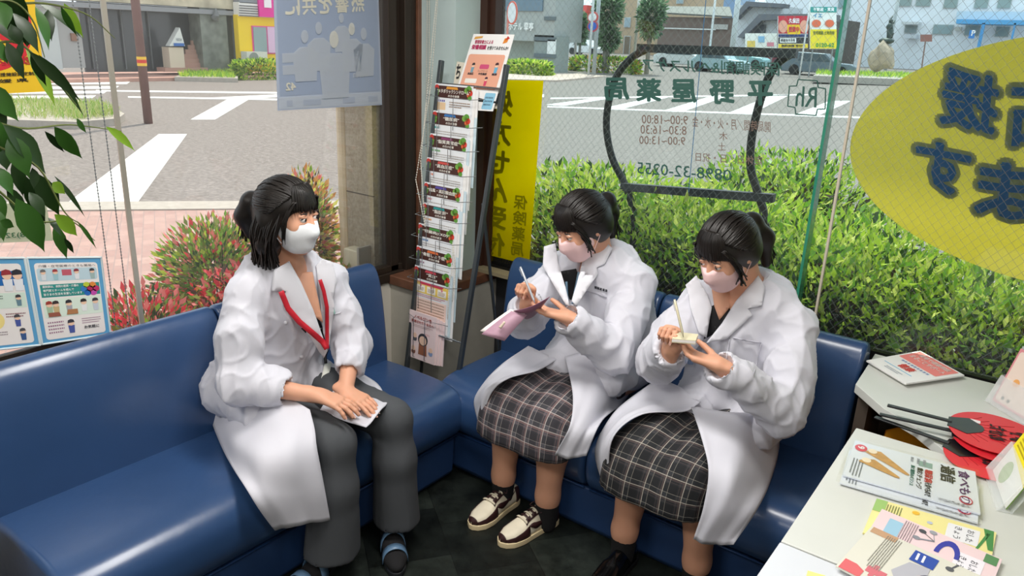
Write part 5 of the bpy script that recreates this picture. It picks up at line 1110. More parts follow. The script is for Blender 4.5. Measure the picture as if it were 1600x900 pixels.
BR = [[(-40, 40, .62), (40, 5, .62), (130, 20, .66), (180, 60, .66)], [(-60, 90, .66), (20, 65, .68), (75, 110, .70), (120, 165, .70)], [(-60, 170, .62), (30, 200, .62), (110, 195, .60), (190, 205, .60)],
      [(-60, 200, .72), (0, 230, .72), (60, 262, .74), (100, 330, .74), (125, 350, .74)], [(-60, 240, .66), (0, 300, .66), (60, 345, .66), (110, 345, .66), (148, 376, .66)], [(-60, 20, .7), (10, 0, .7), (50, 30, .7), (70, 90, .7)]]
for br in BR: mb.tube(spline([px3(*p) for p in br], 6), [.0035-.0025*i/(6*(len(br)-1)) for i in range(6*(len(br)-1)+1)], 5)
for br in BR: mb.tube(spline([Vector((.62, -2.40, 1.9+.02*BR.index(br))), px3(*br[0])], 3), .0035, 5)
mb.build('twigs', mat('fig_twig', '#5f6a34', .7), fg)
def figleaf(mb, base, tip, w_, mi, roll=0.0):
    d = tip-base; L_ = d.length; d.normalize(); v = (CL-base).normalized(); s_ = d.cross(v).normalized(); n_ = s_.cross(d)
    s_ = (s_*math.cos(roll)+n_*math.sin(roll)); n_ = s_.cross(d)
    prof = [(0, .02), (.08, .30), (.22, .72), (.40, .98), (.58, .9), (.74, .60), (.86, .26), (.94, .08), (1.0, .0)]
    vs = []; 
    for k, (u, w2) in enumerate(prof):
        c = base+d*L_*u-Vector((0, 0, 1))*L_*.16*u*u+n_*L_*.05*math.sin(u*3.1)
        for sgn in (-1, 0, 1): vs.append(c+s_*sgn*w2*w_/2+n_*(abs(sgn)*w2*w_*.10))
    fs = []
    for k in range(len(prof)-1):
        for j in (0, 1): fs.append((k*3+j, k*3+j+1, (k+1)*3+j+1, (k+1)*3+j))
    mb.add(vs, fs, mi)
LV = [(20, 20, 60, 75, 30, 0), (55, 10, 75, 70, 26, 1), (60, 5, 128, 50, 24, 0), (75, 15, 80, 58, 22, 0), (50, 40, 42, 68, 22, 0), (0, -10, 40, 60, 40, 0), (-20, 10, 20, 60, 40, 0), (100, 5, 130, 52, 20, 2), (95, 10, 120, 50, 14, 1),
      (30, 70, 15, 30, 24, 0), (10, 65, 38, 118, 24, 0), (-15, 60, 12, 95, 24, 1), (40, 75, 85, 155, 24, 2), (45, 80, 125, 145, 24, 0), (48, 82, 72, 128, 18, 0), (60, 85, 130, 168, 16, 0), (35, 38, 42, 70, 14, 1),
      (-30, 130, 28, 180, 40, 1), (-30, 140, 10, 200, 36, 0), (85, 198, 128, 240, 32, 1), (120, 185, 135, 205, 12, 1), (165, 198, 210, 228, 18, 2), (70, 205, 100, 232, 14, 0),
      (5, 195, 70, 260, 44, 0), (15, 210, 45, 270, 40, 1), (0, 230, 10, 262, 30, 0), (25, 205, 64, 245, 30, 0), (0, 190, -10, 240, 40, 1), (20, 250, 35, 300, 26, 0), (50, 262, 52, 292, 24, 0), (55, 270, 92, 328, 36, 0), (40, 275, 70, 340, 30, 0), (82, 285, 102, 300, 22, 2), (85, 275, 132, 330, 10, 0),
      (10, 290, 40, 342, 26, 0), (25, 310, 68, 382, 44, 1), (-5, 300, 8, 340, 26, 1), (0, 330, 5, 372, 24, 1), (45, 300, 70, 335, 24, 0), (85, 335, 120, 362, 28, 2), (85, 350, 104, 398, 22, 1), (75, 340, 95, 365, 16, 0), (120, 345, 150, 382, 8, 1), (0, 345, 22, 352, 18, 1), (100, 372, 115, 392, 10, 0),
      (-10, 0, 10, 40, 40, 1), (10, -20, 45, 30, 34, 0), (-20, 200, 20, 235, 30, 0), (-10, 260, 20, 300, 30, 1), (35, 60, 20, 100, 14, 0)]
rr = random.Random(5); mb = MB()
for (x0, y0, x1, y1, w_, c_) in LV:
    x = .62+rr.uniform(-.06, .12); b0 = px3(x0, y0, x); b1 = px3(x1, y1, x+rr.uniform(-.015, .02)); k = (b0-CL).length/CAM['f']
    figleaf(mb, b0, b1, w_*k*.72, c_, rr.uniform(-.5, .9))
mb.build('foliage', FM, fg, smooth=True)
# ------------------------------------------------------------------ people: smooth implicit surfaces turned into meshes
def axis_pts(lo, hi, h, fine):
    """grid lines from lo to hi, step h, finer inside the given (a, b, step) ranges"""
    out = [lo]
    while out[-1] < hi:
        x = out[-1]; s = h
        for a, b, f in fine:
            if a-0.01 <= x <= b: s = min(s, f)
        out.append(x+s)
    return np.array(out, dtype=np.float32)
class SDF:
    def __init__(s, lo, hi, h, fine=()):
        """fine: list of (lo3, hi3, step)"""
        s.ax = [axis_pts(lo[i], hi[i], h, [(f[0][i], f[1][i], f[2]) for f in fine]) for i in range(3)]
        s.F = np.full([len(a) for a in s.ax], 1.0, dtype=np.float32)
    def win(s, lo, hi):
        sl = []
        for i in range(3):
            a = s.ax[i]; i0 = max(0, np.searchsorted(a, lo[i])-1); i1 = min(len(a), np.searchsorted(a, hi[i])+1); sl.append(slice(int(i0), int(max(i1, i0+1))))
        X = s.ax[0][sl[0]][:, None, None]; Y = s.ax[1][sl[1]][None, :, None]; Z = s.ax[2][sl[2]][None, None, :]
        return tuple(sl), X, Y, Z
    def comb(s, sl, d, k, mode):
        f = s.F[sl]
        if mode == 'sub': f = -f
        if k <= 0: r = np.minimum(f, d)
        else:
            h = np.maximum(k-np.abs(f-d), 0)/k; r = np.minimum(f, d)-h*h*k*0.25
        s.F[sl] = -r if mode == 'sub' else r
    def cap(s, a, b, ra, rb, k=0.02, mode='add', wr=None, sc=None):
        a = np.array(a, float); b = np.array(b, float); m = max(ra, rb)+k+0.03
        if sc is not None: m *= 1.4
        lo = np.minimum(a, b)-m; hi = np.maximum(a, b)+m; sl, X, Y, Z = s.win(lo, hi)
        d = b-a; L2 = max((d*d).sum(), 1e-9); px, py, pz = X-a[0], Y-a[1], Z-a[2]
        t = np.clip((px*d[0]+py*d[1]+pz*d[2])/L2, 0, 1)
        qx, qy, qz = px-t*d[0], py-t*d[1], pz-t*d[2]
        if sc is not None:   # flattened section: sc = (unit axis, factor)
            n = np.array(sc[0], float); n /= np.linalg.norm(n); c = (qx*n[0]+qy*n[1]+qz*n[2])*(1/sc[1]-1)
            qx, qy, qz = qx+c*n[0], qy+c*n[1], qz+c*n[2]
        r = ra+(rb-ra)*t
        if wr is not None:
            amp, fr, ph = wr; L = math.sqrt(L2)
            w_ = np.sin(t*L*fr+ph+(qx*22+qz*17)*1.2)+.5*np.sin(t*L*fr*1.9+ph*2-(qy*31-qx*13)); r = r+amp*w_*(0.35+0.65*t)
        s.comb(sl, np.sqrt(qx*qx+qy*qy+qz*qz)-r, k, mode); return s
    def chain(s, pts, rs, k=0.02, **kw):
        for i in range(len(pts)-1): s.cap(pts[i], pts[i+1], rs[i], rs[i+1], k, **kw)
        return s
    def ell(s, c, ax, rad, k=0.02, mode='add'):
        c = np.array(c, float); A = np.array([list(v) for v in ax], float); rad = np.array(rad, float); m = rad.max()+k+0.03
        sl, X, Y, Z = s.win(c-m, c+m); px, py, pz = X-c[0], Y-c[1], Z-c[2]
        q = [px*A[i][0]+py*A[i][1]+pz*A[i][2] for i in range(3)]
        k0 = np.sqrt(sum((q[i]/rad[i])**2 for i in range(3))); k1 = np.sqrt(sum((q[i]/rad[i]**2)**2 for i in range(3)))+1e-6
        s.comb(sl, (k0*(k0-1)/k1).astype(np.float32), k, mode); return s
    def box(s, c, ax, half, r=0.01, k=0.01, mode='add'):
        c = np.array(c, float); A = np.array([list(v) for v in ax], float); m = np.linalg.norm(half)+k+0.03
        sl, X, Y, Z = s.win(c-m, c+m); px, py, pz = X-c[0], Y-c[1], Z-c[2]
        q = [np.abs(px*A[i][0]+py*A[i][1]+pz*A[i][2])-(half[i]-r) for i in range(3)]
        d = np.sqrt(sum(np.maximum(v, 0)**2 for v in q))+np.minimum(np.maximum(np.maximum(q[0], q[1]), q[2]), 0)-r
        s.comb(sl, d.astype(np.float32), k, mode); return s
    def plane(s, p, n, k=0.0):
        """keep the side the normal points away from"""
        X = s.ax[0][:, None, None]; Y = s.ax[1][None, :, None]; Z = s.ax[2][None, None, :]
        d = (X-p[0])*n[0]+(Y-p[1])*n[1]+(Z-p[2])*n[2]; s.F = np.maximum(s.F, d.astype(np.float32)); return s
    def mesh(s):
        F = s.F; ins = F < 0; c = ins[:-1, :-1, :-1].astype(np.int8)
        for dx, dy, dz in ((1,0,0),(0,1,0),(0,0,1),(1,1,0),(1,0,1),(0,1,1),(1,1,1)):
            c = c+ins[dx:dx+c.shape[0] if dx else -1, dy:dy+c.shape[1] if dy else -1, dz:dz+c.shape[2] if dz else -1]
        mask = (c > 0) & (c < 8); I, J, K = np.nonzero(mask); n = len(I)
        idx = np.full(mask.shape, -1, dtype=np.int64); idx[I, J, K] = np.arange(n)
        ax, ay, az = s.ax; P = np.zeros((n, 3)); cnt = np.zeros(n)
        cor = [(0,0,0),(1,0,0),(0,1,0),(1,1,0),(0,0,1),(1,0,1),(0,1,1),(1,1,1)]
        V = {q: F[I+q[0], J+q[1], K+q[2]] for q in cor}; C = {q: np.stack([ax[I+q[0]], ay[J+q[1]], az[K+q[2]]], 1) for q in cor}
        for a in cor:
            for d in range(3):
                if a[d]: continue
                b = list(a); b[d] = 1; b = tuple(b); fa, fb = V[a], V[b]; m = (fa < 0) != (fb < 0)
                t = (fa/(fa-fb+1e-12))[m][:, None]; P[m] += C[a][m]*(1-t)+C[b][m]*t; cnt[m] += 1
        P /= np.maximum(cnt, 1)[:, None]; Q = []
        for d in range(3):
            sl0 = [slice(1, -1)]*3; sl0[d] = slice(0, -1)
            a = ins[tuple(slice(0, -1) if e == d else slice(1, -1) for e in range(3))]; b = ins[tuple(slice(1, None) if e == d else slice(1, -1) for e in range(3))]
            i, j, k = np.nonzero(a != b); g = [i, j, k]
            for e in range(3):
                if e != d: g[e] = g[e]+1
            e1, e2 = [(1, 2), (2, 0), (0, 1)][d]
            def cell(o1, o2):
                h = [g[0].copy(), g[1].copy(), g[2].copy()]; h[e1] = h[e1]-o1; h[e2] = h[e2]-o2; return idx[h[0], h[1], h[2]]
            q = np.stack([cell(1, 1), cell(0, 1), cell(0, 0), cell(1, 0)], 1); fl = ~a[i, j, k]
            q[fl] = q[fl][:, ::-1]; Q.append(q)
        Q = np.concatenate(Q); Q = Q[(Q >= 0).all(1)]; return P, Q
def relax(P, Q, it=1, lam=0.5):
    for _ in range(it):
        A = np.zeros_like(P); c = np.zeros(len(P))
        for a, b in ((0, 1), (1, 2), (2, 3), (3, 0)):
            np.add.at(A, Q[:, a], P[Q[:, b]]); np.add.at(A, Q[:, b], P[Q[:, a]]); np.add.at(c, Q[:, a], 1); np.add.at(c, Q[:, b], 1)
        P = P*(1-lam)+lam*A/np.maximum(c, 1)[:, None]
    return P
def sdf_obj(sd, name, m, parent, it=1, lam=.5, cr=None):
    P, Q = sd.mesh(); P = relax(P, Q, it, lam)
    if cr: P = creases(P, Q, *cr)
    o = npmesh(name, P, Q, m, parent, True); return o, BVHTree.FromPolygons([Vector(p) for p in P.tolist()], Q.tolist())
def creases(P, Q, amp, scale, seed, stretch=(1, 1, 1)):
    """cloth folds: sharp little ridges pushed out along the normals"""
    N = np.zeros_like(P); a = P[Q[:, 0]]; b = P[Q[:, 1]]; c = P[Q[:, 2]]; d = P[Q[:, 3]]; n = np.cross(c-a, d-b)
    for i in range(4): np.add.at(N, Q[:, i], n)
    N /= np.linalg.norm(N, axis=1, keepdims=True)+1e-12; r = np.random.default_rng(seed); X = P*np.array(stretch); out = np.zeros(len(P))
    for o in range(3):
        D = r.normal(0, 1, (5, 3)); D /= np.linalg.norm(D, axis=1, keepdims=True); f = scale*(1.8**o); W = r.normal(0, 1, (3, 3))
        Y = X+.02*np.sin(X@W.T*18); g = sum(np.sin(Y@D[i]*f*6.283+r.uniform(0, 6)) for i in range(5))/2.2; out += (np.maximum(0, 1-np.abs(g))**2.2-.25)/(1.6**o)
    return P+N*(out*amp)[:, None]
def basis(f, up=Vector((0, 0, 1))):
    f = Vector(f).normalized(); r = f.cross(up).normalized(); u = r.cross(f); return f, r, u
def hand(sd, wrist, d, nrm, side, curl, L=1.0, spread=.10, tcurl=.5, k=.006, fing=None):
    """wrist point, direction to the knuckles, palm normal (out of the palm), side=+1 thumb along d x nrm"""
    w_ = Vector(wrist); d = Vector(d).normalized(); n = Vector(nrm); n = (n-d*n.dot(d)).normalized(); s_ = d.cross(n)*side
    pl = .082*L
    for off, r0, r1 in ((-.026, .013, .0115), (-.009, .015, .012), (.009, .015, .012), (.026, .014, .0115)):
        sd.cap(w_+s_*off*.6*L, w_+d*pl*(.98-abs(off-.005)*3)+s_*off*L, r0*L, r1*L, .012)
    sd.cap(w_-d*.03, w_+d*.02, .024*L, .024*L, .015, sc=(n, .75))
    out = []
    for i, (off, ln) in enumerate(((.028, .070), (.0095, .079), (-.010, .073), (-.029, .058))):
        base = w_+d*pl*(.98-abs(off-.005)*3)*.97+s_*off*L; cu = curl[i] if isinstance(curl, (list, tuple)) else curl
        if isinstance(cu, (int, float)): cu = (cu, cu*1.1, cu*.8)
        dd = (d+s_*off*spread*30).normalized(); p = base; r0 = .0092*L*(1-.08*(i == 3)); rs = [r0, r0*.93, r0*.86, r0*.74]
        for j, fr in enumerate((.45, .31, .24)):
            q = Matrix.Rotation(-cu[j], 3, s_*side) if False else None
            a = cu[j]; sdir = dd.cross(n).normalized(); dd2 = dd*math.cos(a)+n*math.sin(a); n = (n*math.cos(a)-dd*math.sin(a)); dd = dd2.normalized()
            e = p+dd*ln*fr*L; sd.cap(p, e, rs[j], rs[j+1], .003); p = e
        out.append((p, dd.copy(), n.copy())); n = Vector(nrm); n = (n-d*n.dot(d)).normalized()
    tb = w_+d*.018*L+s_*.026*L+n*.006; td = (d*.75+s_*.75+n*.25).normalized()
    m1 = tb+td*.036*L; td2 = (d*(.9)+s_*(.45-tcurl*.7)+n*(.2+tcurl*.7)).normalized(); m2 = m1+td2*.032*L; td3 = (d*.9+s_*(.2-tcurl*.9)+n*(.2+tcurl*.8)).normalized(); m3 = m2+td3*.024*L
    sd.cap(w_+d*.012+s_*.012*L, tb, .015*L, .015*L, .012); sd.cap(tb, m1, .0145*L, .0115*L, .008); sd.cap(m1, m2, .0112*L, .0100*L, .003); sd.cap(m2, m3, .0100*L, .0082*L, .003)
    out.append((m3, td3, n)); return out

SKIN = mat('skin', '#d8a184', .5, spec=.35, noise=(7, .05)); b_ = SKIN.node_tree.nodes['Principled BSDF']; b_.inputs['Subsurface Weight'].default_value = .12; b_.inputs['Subsurface Radius'].default_value = (.6, .25, .15); b_.inputs['Subsurface Scale'].default_value = .01
COAT = mat('coat_white', '#cfcfd8', .75, sheen=.15, bump=(420, .08, .001)); HAIR = mat('hair_black', '#17120f', .42, spec=.4); MASKW = mat('mask_white', '#eef1f4', .8, bump=(300, .2, .001)); MASKP = mat('mask_pink', '#e6c3c2', .8, bump=(300, .2, .001))
NAIL = mat('nail', '#e6b3a2', .25); EYEW = mat('eye_white', '#eeeae6', .25); IRIS = mat('eye_iris', '#24160f', .15); LIP = mat('lip', '#b8665c', .5); SOCK = mat('sock_black', '#121215', .9, bump=(300, .3, .001))
def head(sd, c, f, up=Vector((0, 0, 1)), s=1.0, lid=0.0):
    f = Vector(f).normalized(); r = f.cross(up).normalized(); u = r.cross(f); c = Vector(c); A = (r, f, u)
    P = lambda x, y, z: c+r*x*s+f*y*s+u*z*s
    sd.ell(P(0, -.012, .028), A, (.074*s, .092*s, .088*s), .01); sd.ell(P(0, .022, -.030), A, (.062*s, .070*s, .078*s), .03)
    sd.ell(P(0, .045, -.088), A, (.030*s, .034*s, .024*s), .03); sd.cap(P(-.042, .02, -.06), P(0, .055, -.095), .018*s, .018*s, .03); sd.cap(P(.042, .02, -.06), P(0, .055, -.095), .018*s, .018*s, .03)
    sd.cap(P(0, .088, .005), P(0, .103, -.024), .007*s, .0105*s, .012); sd.cap(P(-.011, .094, -.028), P(.011, .094, -.028), .007*s, .007*s, .008)
    for e in (-1, 1):
        sd.ell(P(e*.030, .092, .012), A, (.017*s, .012*s, .010*s), .010, 'sub'); sd.ell(P(e*.074, -.010, -.006), (r, f, u), (.008*s, .017*s, .028*s), .006); sd.ell(P(e*.040, .055, -.022), A, (.018*s, .022*s, .020*s), .03)
    sd.cap(P(-.016, .090, -.052), P(.016, .090, -.052), .0075*s, .0075*s, .006)
    for e in (-1, 1): sd.ell(P(e*.030, .0790, .0185-lid), A, (.0142*s, .0138*s, .0075*s), .006); sd.ell(P(e*.030, .0785, -.002), A, (.0140*s, .0132*s, .0050*s), .006)
    return P, A
def face_parts(par, P, A, maskm, s=1.0, look=(0, 0, 0)):
    r, f, u = A
    for e in (-1, 1):
        c = P(e*.030, .079, .010); o = MB().ball((0, 0, 0), .0125*s, 14).build('eye', EYEW, par, smooth=True)
        o.data.transform(Matrix.Translation(c)); n = (f+r*e*.06).normalized(); n = (n+Vector(look)).normalized()
        MB().add([c+n*.0118*s+(r*math.cos(a)+u*math.sin(a))*.0058*s for a in [6.2832*i/14 for i in range(14)]]+[c+n*.0130*s], [(i, (i+1) % 14, 14) for i in range(14)]).build('iris', IRIS, o)
        MB().tube([P(e*.030+x, .089-abs(x)*.45, .017-abs(x+e*.0)*.35+.0) for x in (-.016, -.008, 0, .008, .016)], [.0012, .0020, .0022, .0020, .0012], 6).build('eyelid', mat('lash', '#1c1412', .6), par)
        MB().tube([P(e*.032+x, .091-abs(x)*.4, .033-abs(x-e*.004)*.25) for x in (-.019, -.009, 0, .009, .018)], [.0010, .0022, .0026, .0022, .0008], 6).build('eyebrow', mat('brow', '#241a16', .7), par)
    MB().tube([P(x, .098-abs(x)*.5, -.052) for x in (-.019, -.01, 0, .01, .019)], [.0015, .0034, .0038, .0034, .0015], 6).build('lips', LIP, par, smooth=True)
    lo = [min(P(x, y, z)[i] for x in (-.09, .09) for y in (0, .13) for z in (-.13, .03)) for i in range(3)]; hi = [max(P(x, y, z)[i] for x in (-.09, .09) for y in (0, .13) for z in (-.13, .03)) for i in range(3)]
    m = SDF(lo, hi, .0035); m.ell(P(0, .030, -.035), A, (.0700*s, .0765*s, .078*s), .01); m.ell(P(0, .052, -.088), A, (.036*s, .040*s, .028*s), .03); m.cap(P(0, .093, -.008), P(0, .103, -.035), .008*s, .014*s, .03)
    m.plane(P(0, .10, -.006), u*.9+f*.25); m.plane(P(0, .012, 0), -f); m.plane(P(0, 0, -.118), -u)
    o, _ = sdf_obj(m, 'face_mask', maskm, par, 1)
    for z in (): MB().tube([P(x, math.sqrt(max(0, 1-(x/.068)**2))*.0800+.0315, z) for x in [-.022+.0044*i for i in range(11)]], .0006, 4).build('pleat', maskm, o)
    for e in (-1, 1):
        MB().tube(spline([P(e*.062, .035, -.028), P(e*.076, .006, .012), P(e*.082, -.018, .004), P(e*.080, -.018, -.022), P(e*.066, .026, -.075)], 4), .0012, 5).build('ear_loop', maskm, o)
def coat_sheet(rows, name, m, par, n=9, th=.003, wr=.004, seed=0):
    """draped cloth through a grid of control points"""
    G = [[Vector(p) for p in row] for row in rows]
    R1 = [spline(row, n) for row in G]; cols = list(zip(*R1)); C2 = [spline(list(c), n) for c in cols]
    nv = len(C2[0]); nu = len(C2); rr_ = random.Random(seed); ph = [rr_.uniform(0, 6) for _ in range(4)]
    V = np.array([[tuple(C2[u][v]) for u in range(nu)] for v in range(nv)])
    du = np.gradient(V, axis=1); dv = np.gradient(V, axis=0); N = np.cross(du, dv); N /= np.linalg.norm(N, axis=2, keepdims=True)+1e-9
    uu, vv = np.meshgrid(np.linspace(0, 1, nu), np.linspace(0, 1, nv))
    w_ = np.sin(uu*13+vv*4+ph[0])*.5+np.sin(uu*7-vv*6+ph[1])*.6+np.sin(uu*23+vv*9+ph[2])*.25
    V = V+N*(w_*wr)[:, :, None]
    F = [(v*nu+u, v*nu+u+1, (v+1)*nu+u+1, (v+1)*nu+u) for v in range(nv-1) for u in range(nu-1)]
    o = npmesh(name, V.reshape(-1, 3), np.array(F), m, par, True); md = o.modifiers.new('thickness', 'SOLIDIFY'); md.thickness = th; md.offset = 0; return o
from mathutils.geometry import delaunay_2d_cdt
def pip(x, y, poly):
    c = False; n = len(poly)
    for i in range(n):
        x0, y0 = poly[i]; x1, y1 = poly[(i+1) % n]
        if (y0 > y) != (y1 > y) and x < (x1-x0)*(y-y0)/(y1-y0)+x0: c = not c
    return c
def on_body(poly, bvh, off, th, name, m, par, step=6):
    """a piece of cloth cut to an outline and laid on the body surface"""
    pts = []
    n = len(poly)
    for i in range(n):
        a, b = poly[i], poly[(i+1) % n]; k = max(1, int(math.hypot(b[0]-a[0], b[1]-a[1])/step))
        for j in range(k): pts.append((a[0]+(b[0]-a[0])*j/k, a[1]+(b[1]-a[1])*j/k))
    nb = len(pts); x0, x1 = min(p[0] for p in poly), max(p[0] for p in poly); y0, y1 = min(p[1] for p in poly), max(p[1] for p in poly)
    x = x0+step/2
    while x < x1:
        y = y0+step/2
        while y < y1:
            if pip(x, y, poly) and min((x-p[0])**2+(y-p[1])**2 for p in pts[:nb]) > (step*.45)**2: pts.append((x, y))
            y += step
        x += step
    r = delaunay_2d_cdt([Vector(p) for p in pts], [], [list(range(nb))], 1, 1e-4)
    V2, F2 = r[0], r[2]; hits = []; nr = []
    for p in V2:
        d = ray(p.x, p.y); h = bvh.ray_cast(CL, d); hits.append(h[3] if h[0] is not None else None); nr.append(h[1])
    known = [(V2[i], hits[i]) for i in range(len(V2)) if hits[i] is not None]
    if not known: return None
    if 'lapel' in name or 'skin' in name or 'lanyard' in name:   # lies across the open neck instead of dipping into it
        for _ in range(2):
            kn = [(V2[i], hits[i]) for i in range(len(V2)) if hits[i] is not None]
            for i in range(len(V2)):
                if hits[i] is None: continue
                m_ = min(t_+(q_-V2[i]).length*.0007 for q_, t_ in kn if (q_-V2[i]).length < 26)
                if hits[i] > m_: hits[i] = m_
    known = [(V2[i], hits[i]) for i in range(len(V2)) if hits[i] is not None]
    P = []
    for i, p in enumerate(V2):
        t = hits[i]
        if t is None: t = min(known, key=lambda q: (q[0]-p).length_squared)[1]
        P.append(CL+ray(p.x, p.y)*(t-off))
    # smooth the depth a little so the cloth lies in one piece
    k = len(P); B = [q+ray(V2[i].x, V2[i].y)*(off+th*.0) for i, q in enumerate(P)]
    mb = MB(); mb.add(P, [tuple(f) for f in F2]); o = mb.build(name, m, par, smooth=True)
    md = o.modifiers.new('thickness', 'SOLIDIFY'); md.thickness = th; md.offset = 1 if False else -1
    return fixn(o)
def strip(pts, bvh, w_px, off, name, m, par, th=.001):
    """a narrow band following a line on the body"""
    L_ = []; R_ = []
    for i in range(len(pts)):
        a = Vector(pts[max(i-1, 0)]); b = Vector(pts[min(i+1, len(pts)-1)]); t = (b-a).normalized(); n_ = Vector((-t.y, t.x)); p = Vector(pts[i]); L_.append(tuple(p+n_*w_px/2)); R_.append(tuple(p-n_*w_px/2))
    return on_body(L_+R_[::-1], bvh, off, th, name, m, par, 7)
def person_root(label, loc): return thing('person', label, 'person', loc)

# ================================================================== woman on the left bench
v = Vector
p1 = person_root('woman in long white coat with red lanyard and wide grey trousers, white mask', (.45, -1.32, 0))
hc = v((.455, -1.315, 1.235)); hf = v((.93, .26, -.10))
sd = SDF((-.05, -1.85, .0), (1.05, -.85, 1.40), .012, [((.60, -1.46, .56), (.86, -1.10, .71), .0030), ((.34, -1.44, 1.06), (.60, -1.18, 1.36), .0045)])
hp1, ha1 = head(sd, hc, hf)
sd.chain([hc+v((-.03, 0, -.05)), v((.40, -1.30, 1.09)), v((.37, -1.30, 1.0))], [.048, .050, .062], .03)
sd.chain([v((.37, -1.30, 1.0)), v((.31, -1.31, .8)), v((.27, -1.33, .56))], [.10, .10, .12], .04)
shR, elR, wrR = v((.38, -1.445, .975)), v((.455, -1.545, .715)), v((.652, -1.382, .668))
shL, elL, wrL = v((.44, -1.135, .965)), v((.53, -1.125, .735)), v((.640, -1.255, .635))
sd.chain([shR, elR, wrR], [.045, .038, .025], .02); sd.chain([shL, elL, wrL], [.045, .038, .025], .02)
for a, b in (((.27, -1.42, .54), (.72, -1.37, .52)), ((.27, -1.22, .54), (.74, -1.13, .52))): sd.chain([v(a), v(b)], [.075, .055], .03)
sd.chain([v((.72, -1.37, .50)), v((.70, -1.41, .09))], [.05, .035], .02); sd.chain([v((.74, -1.13, .50)), v((.76, -1.15, .09))], [.05, .035], .02)
tipsL = hand(sd, wrL, (.80, .10, -.14), (0, 0.0, -1), -1, [(.10, .25, .15), (.12, .3, .2), (.15, .3, .2), (.2, .3, .2)], .98, .06, .1)
tipsR = hand(sd, wrR+v((.0, .0, .004)), (.90, .42, -.24), (-.05, 0, -1), 1, [(.10, .30, .25), (.10, .32, .25), (.12, .35, .25), (.2, .4, .3)], .98, .10, .1)
skin1, _ = sdf_obj(sd, 'body', SKIN, p1, 1, .35)
face_parts(p1, hp1, ha1, MASKW)
def nails(tips, par):
    for p, d, n in tips:
        c = p-n*.0062+d*.001; s_ = d.cross(n).normalized()
        MB().add([c-d*.006-s_*.0042-n*.0005, c-d*.006+s_*.0042-n*.0005, c+d*.0045+s_*.0036+n*.0006, c+d*.007+n*.0012, c+d*.0045-s_*.0036+n*.0006], [(0, 1, 2, 3, 4)]).build('fingernail', NAIL, par)
nails(tipsR[:4], p1); nails(tipsL[:3], p1)
# hair: cap, tail and the length falling behind the neck
def hair_cap(lo, hi, P, A, s=1.0, front=.062, h=.005):
    r, f, u = A; sd = SDF(lo, hi, h); sd.ell(P(0, -.016, .030), A, (.086*s, .104*s, .098*s), .01)
    return sd
def comb(par, P, A, seed, bang=True, s=1.0, cols=11):
    """locks of hair lying on the cap, combed from the hairline to the tie, and a loose fringe"""
    r = random.Random(seed); rad = (.0875, .1055, .0995)
    def onc(x, y, z, k=1.0):
        q = Vector((x/rad[0], (y+.016)/rad[1], (z-.030)/rad[2])).normalized()*k; return P(q.x*rad[0], q.y*rad[1]-.016, q.z*rad[2]+.030)
    for g in range(cols):
        mb = MB()
        for i in range(16):
            a = -2.15+4.3*(g+i/16)/cols+r.uniform(-.03, .03); x0 = .085*math.sin(a); z0 = .052+.060*math.cos(a)+r.uniform(-.004, .004); y0 = .075*math.cos(a*.9)+.01
            pts = [(x0, y0, z0)]; e = (r.uniform(-.02, .02), -.12, .03+r.uniform(-.015, .015))
            for k in range(1, 6):
                t = k/5; h = .035*math.sin(math.pi*t)*max(math.cos(a), -.3); pts.append((x0*(1-t)+e[0]*t+.03*math.sin(a)*math.sin(math.pi*t), y0*(1-t)+e[1]*t, z0*(1-t)+e[2]*t+h))
            mb.tube(spline([onc(*q, k=1.0+r.uniform(-.006, .012)) for q in pts], 3), [.0015]+[.0030]*14+[.0024], 5)
        mb.build('hair_lock', HAIR, par, smooth=True)
    if bang:
        for g in range(5):
            mb = MB()
            for i in range(14):
                x = -.062+.124*(g+i/14)/5+r.uniform(-.002, .002); c = math.cos(x/.075*1.1)
                mb.tube(spline([P(x*.55, .040, .1165), P(x*.85, .056*c+.013, .096), P(x*1.0, .070*c+.014, .062), P(x*1.05+r.uniform(-.004, .004), .074*c+.016, .030+r.uniform(-.008, .008)+abs(x)*.1)], 4), [.0020]*6+[.0024]*4+[.0018, .0012, .0006], 5)
            mb.build('fringe', HAIR, par, smooth=True)
    for e in (-1, 1):
        mb = MB()
        for i in range(12): mb.tube(spline([P(e*(.060+r.uniform(-.004, .004)), .066+r.uniform(-.006, .006), .070), P(e*.076, .052+r.uniform(-.008, .008), .030), P(e*(.078+r.uniform(0, .005)), .044+r.uniform(-.008, .008), -.015), P(e*.076, .042+r.uniform(-.008, .008), -.05-r.uniform(0, .03))], 4), [.0024]*10+[.0016, .0012, .0006], 5)
        mb.build('side_lock', HAIR, par, smooth=True)
def box_around(c, r): return [c[i]-r for i in range(3)], [c[i]+r for i in range(3)]
lo, hi = box_around(hc, .25); lo[2] -= .05; hs = hair_cap(lo, hi, hp1, ha1); P, A = hp1, ha1
hs.ell(P(0, -.05, -.03), A, (.074, .065, .085), .04)
hs.box(P(0, .105, -.055), A, (.062, .075, .088), .03, .015, 'sub')
hs.chain([P(0, -.10, .02), P(0, -.145, .012), P(.0, -.165, -.04), P(0, -.150, -.10)], [.022, .036, .040, .018], .02)
for e in (-1, 1): hs.chain([P(e*.062, -.03, -.02), P(e*.060, -.035, -.09), P(e*.055, -.03, -.155)], [.032, .036, .020], .03)
hs.chain([P(0, -.06, -.04), P(0, -.065, -.12), P(0, -.06, -.165)], [.05, .05, .03], .03)
hr1, _ = sdf_obj(hs, 'hair', HAIR, p1, 1)
MB().tube([P(.0, -.112, .045), P(.02, -.120, .02), P(.0, -.118, -.005), P(-.02, -.120, .02), P(.0, -.112, .045)], .006, 8).build('hair_tie', mat('tie_dark', '#26262b', .6), hr1, smooth=True)
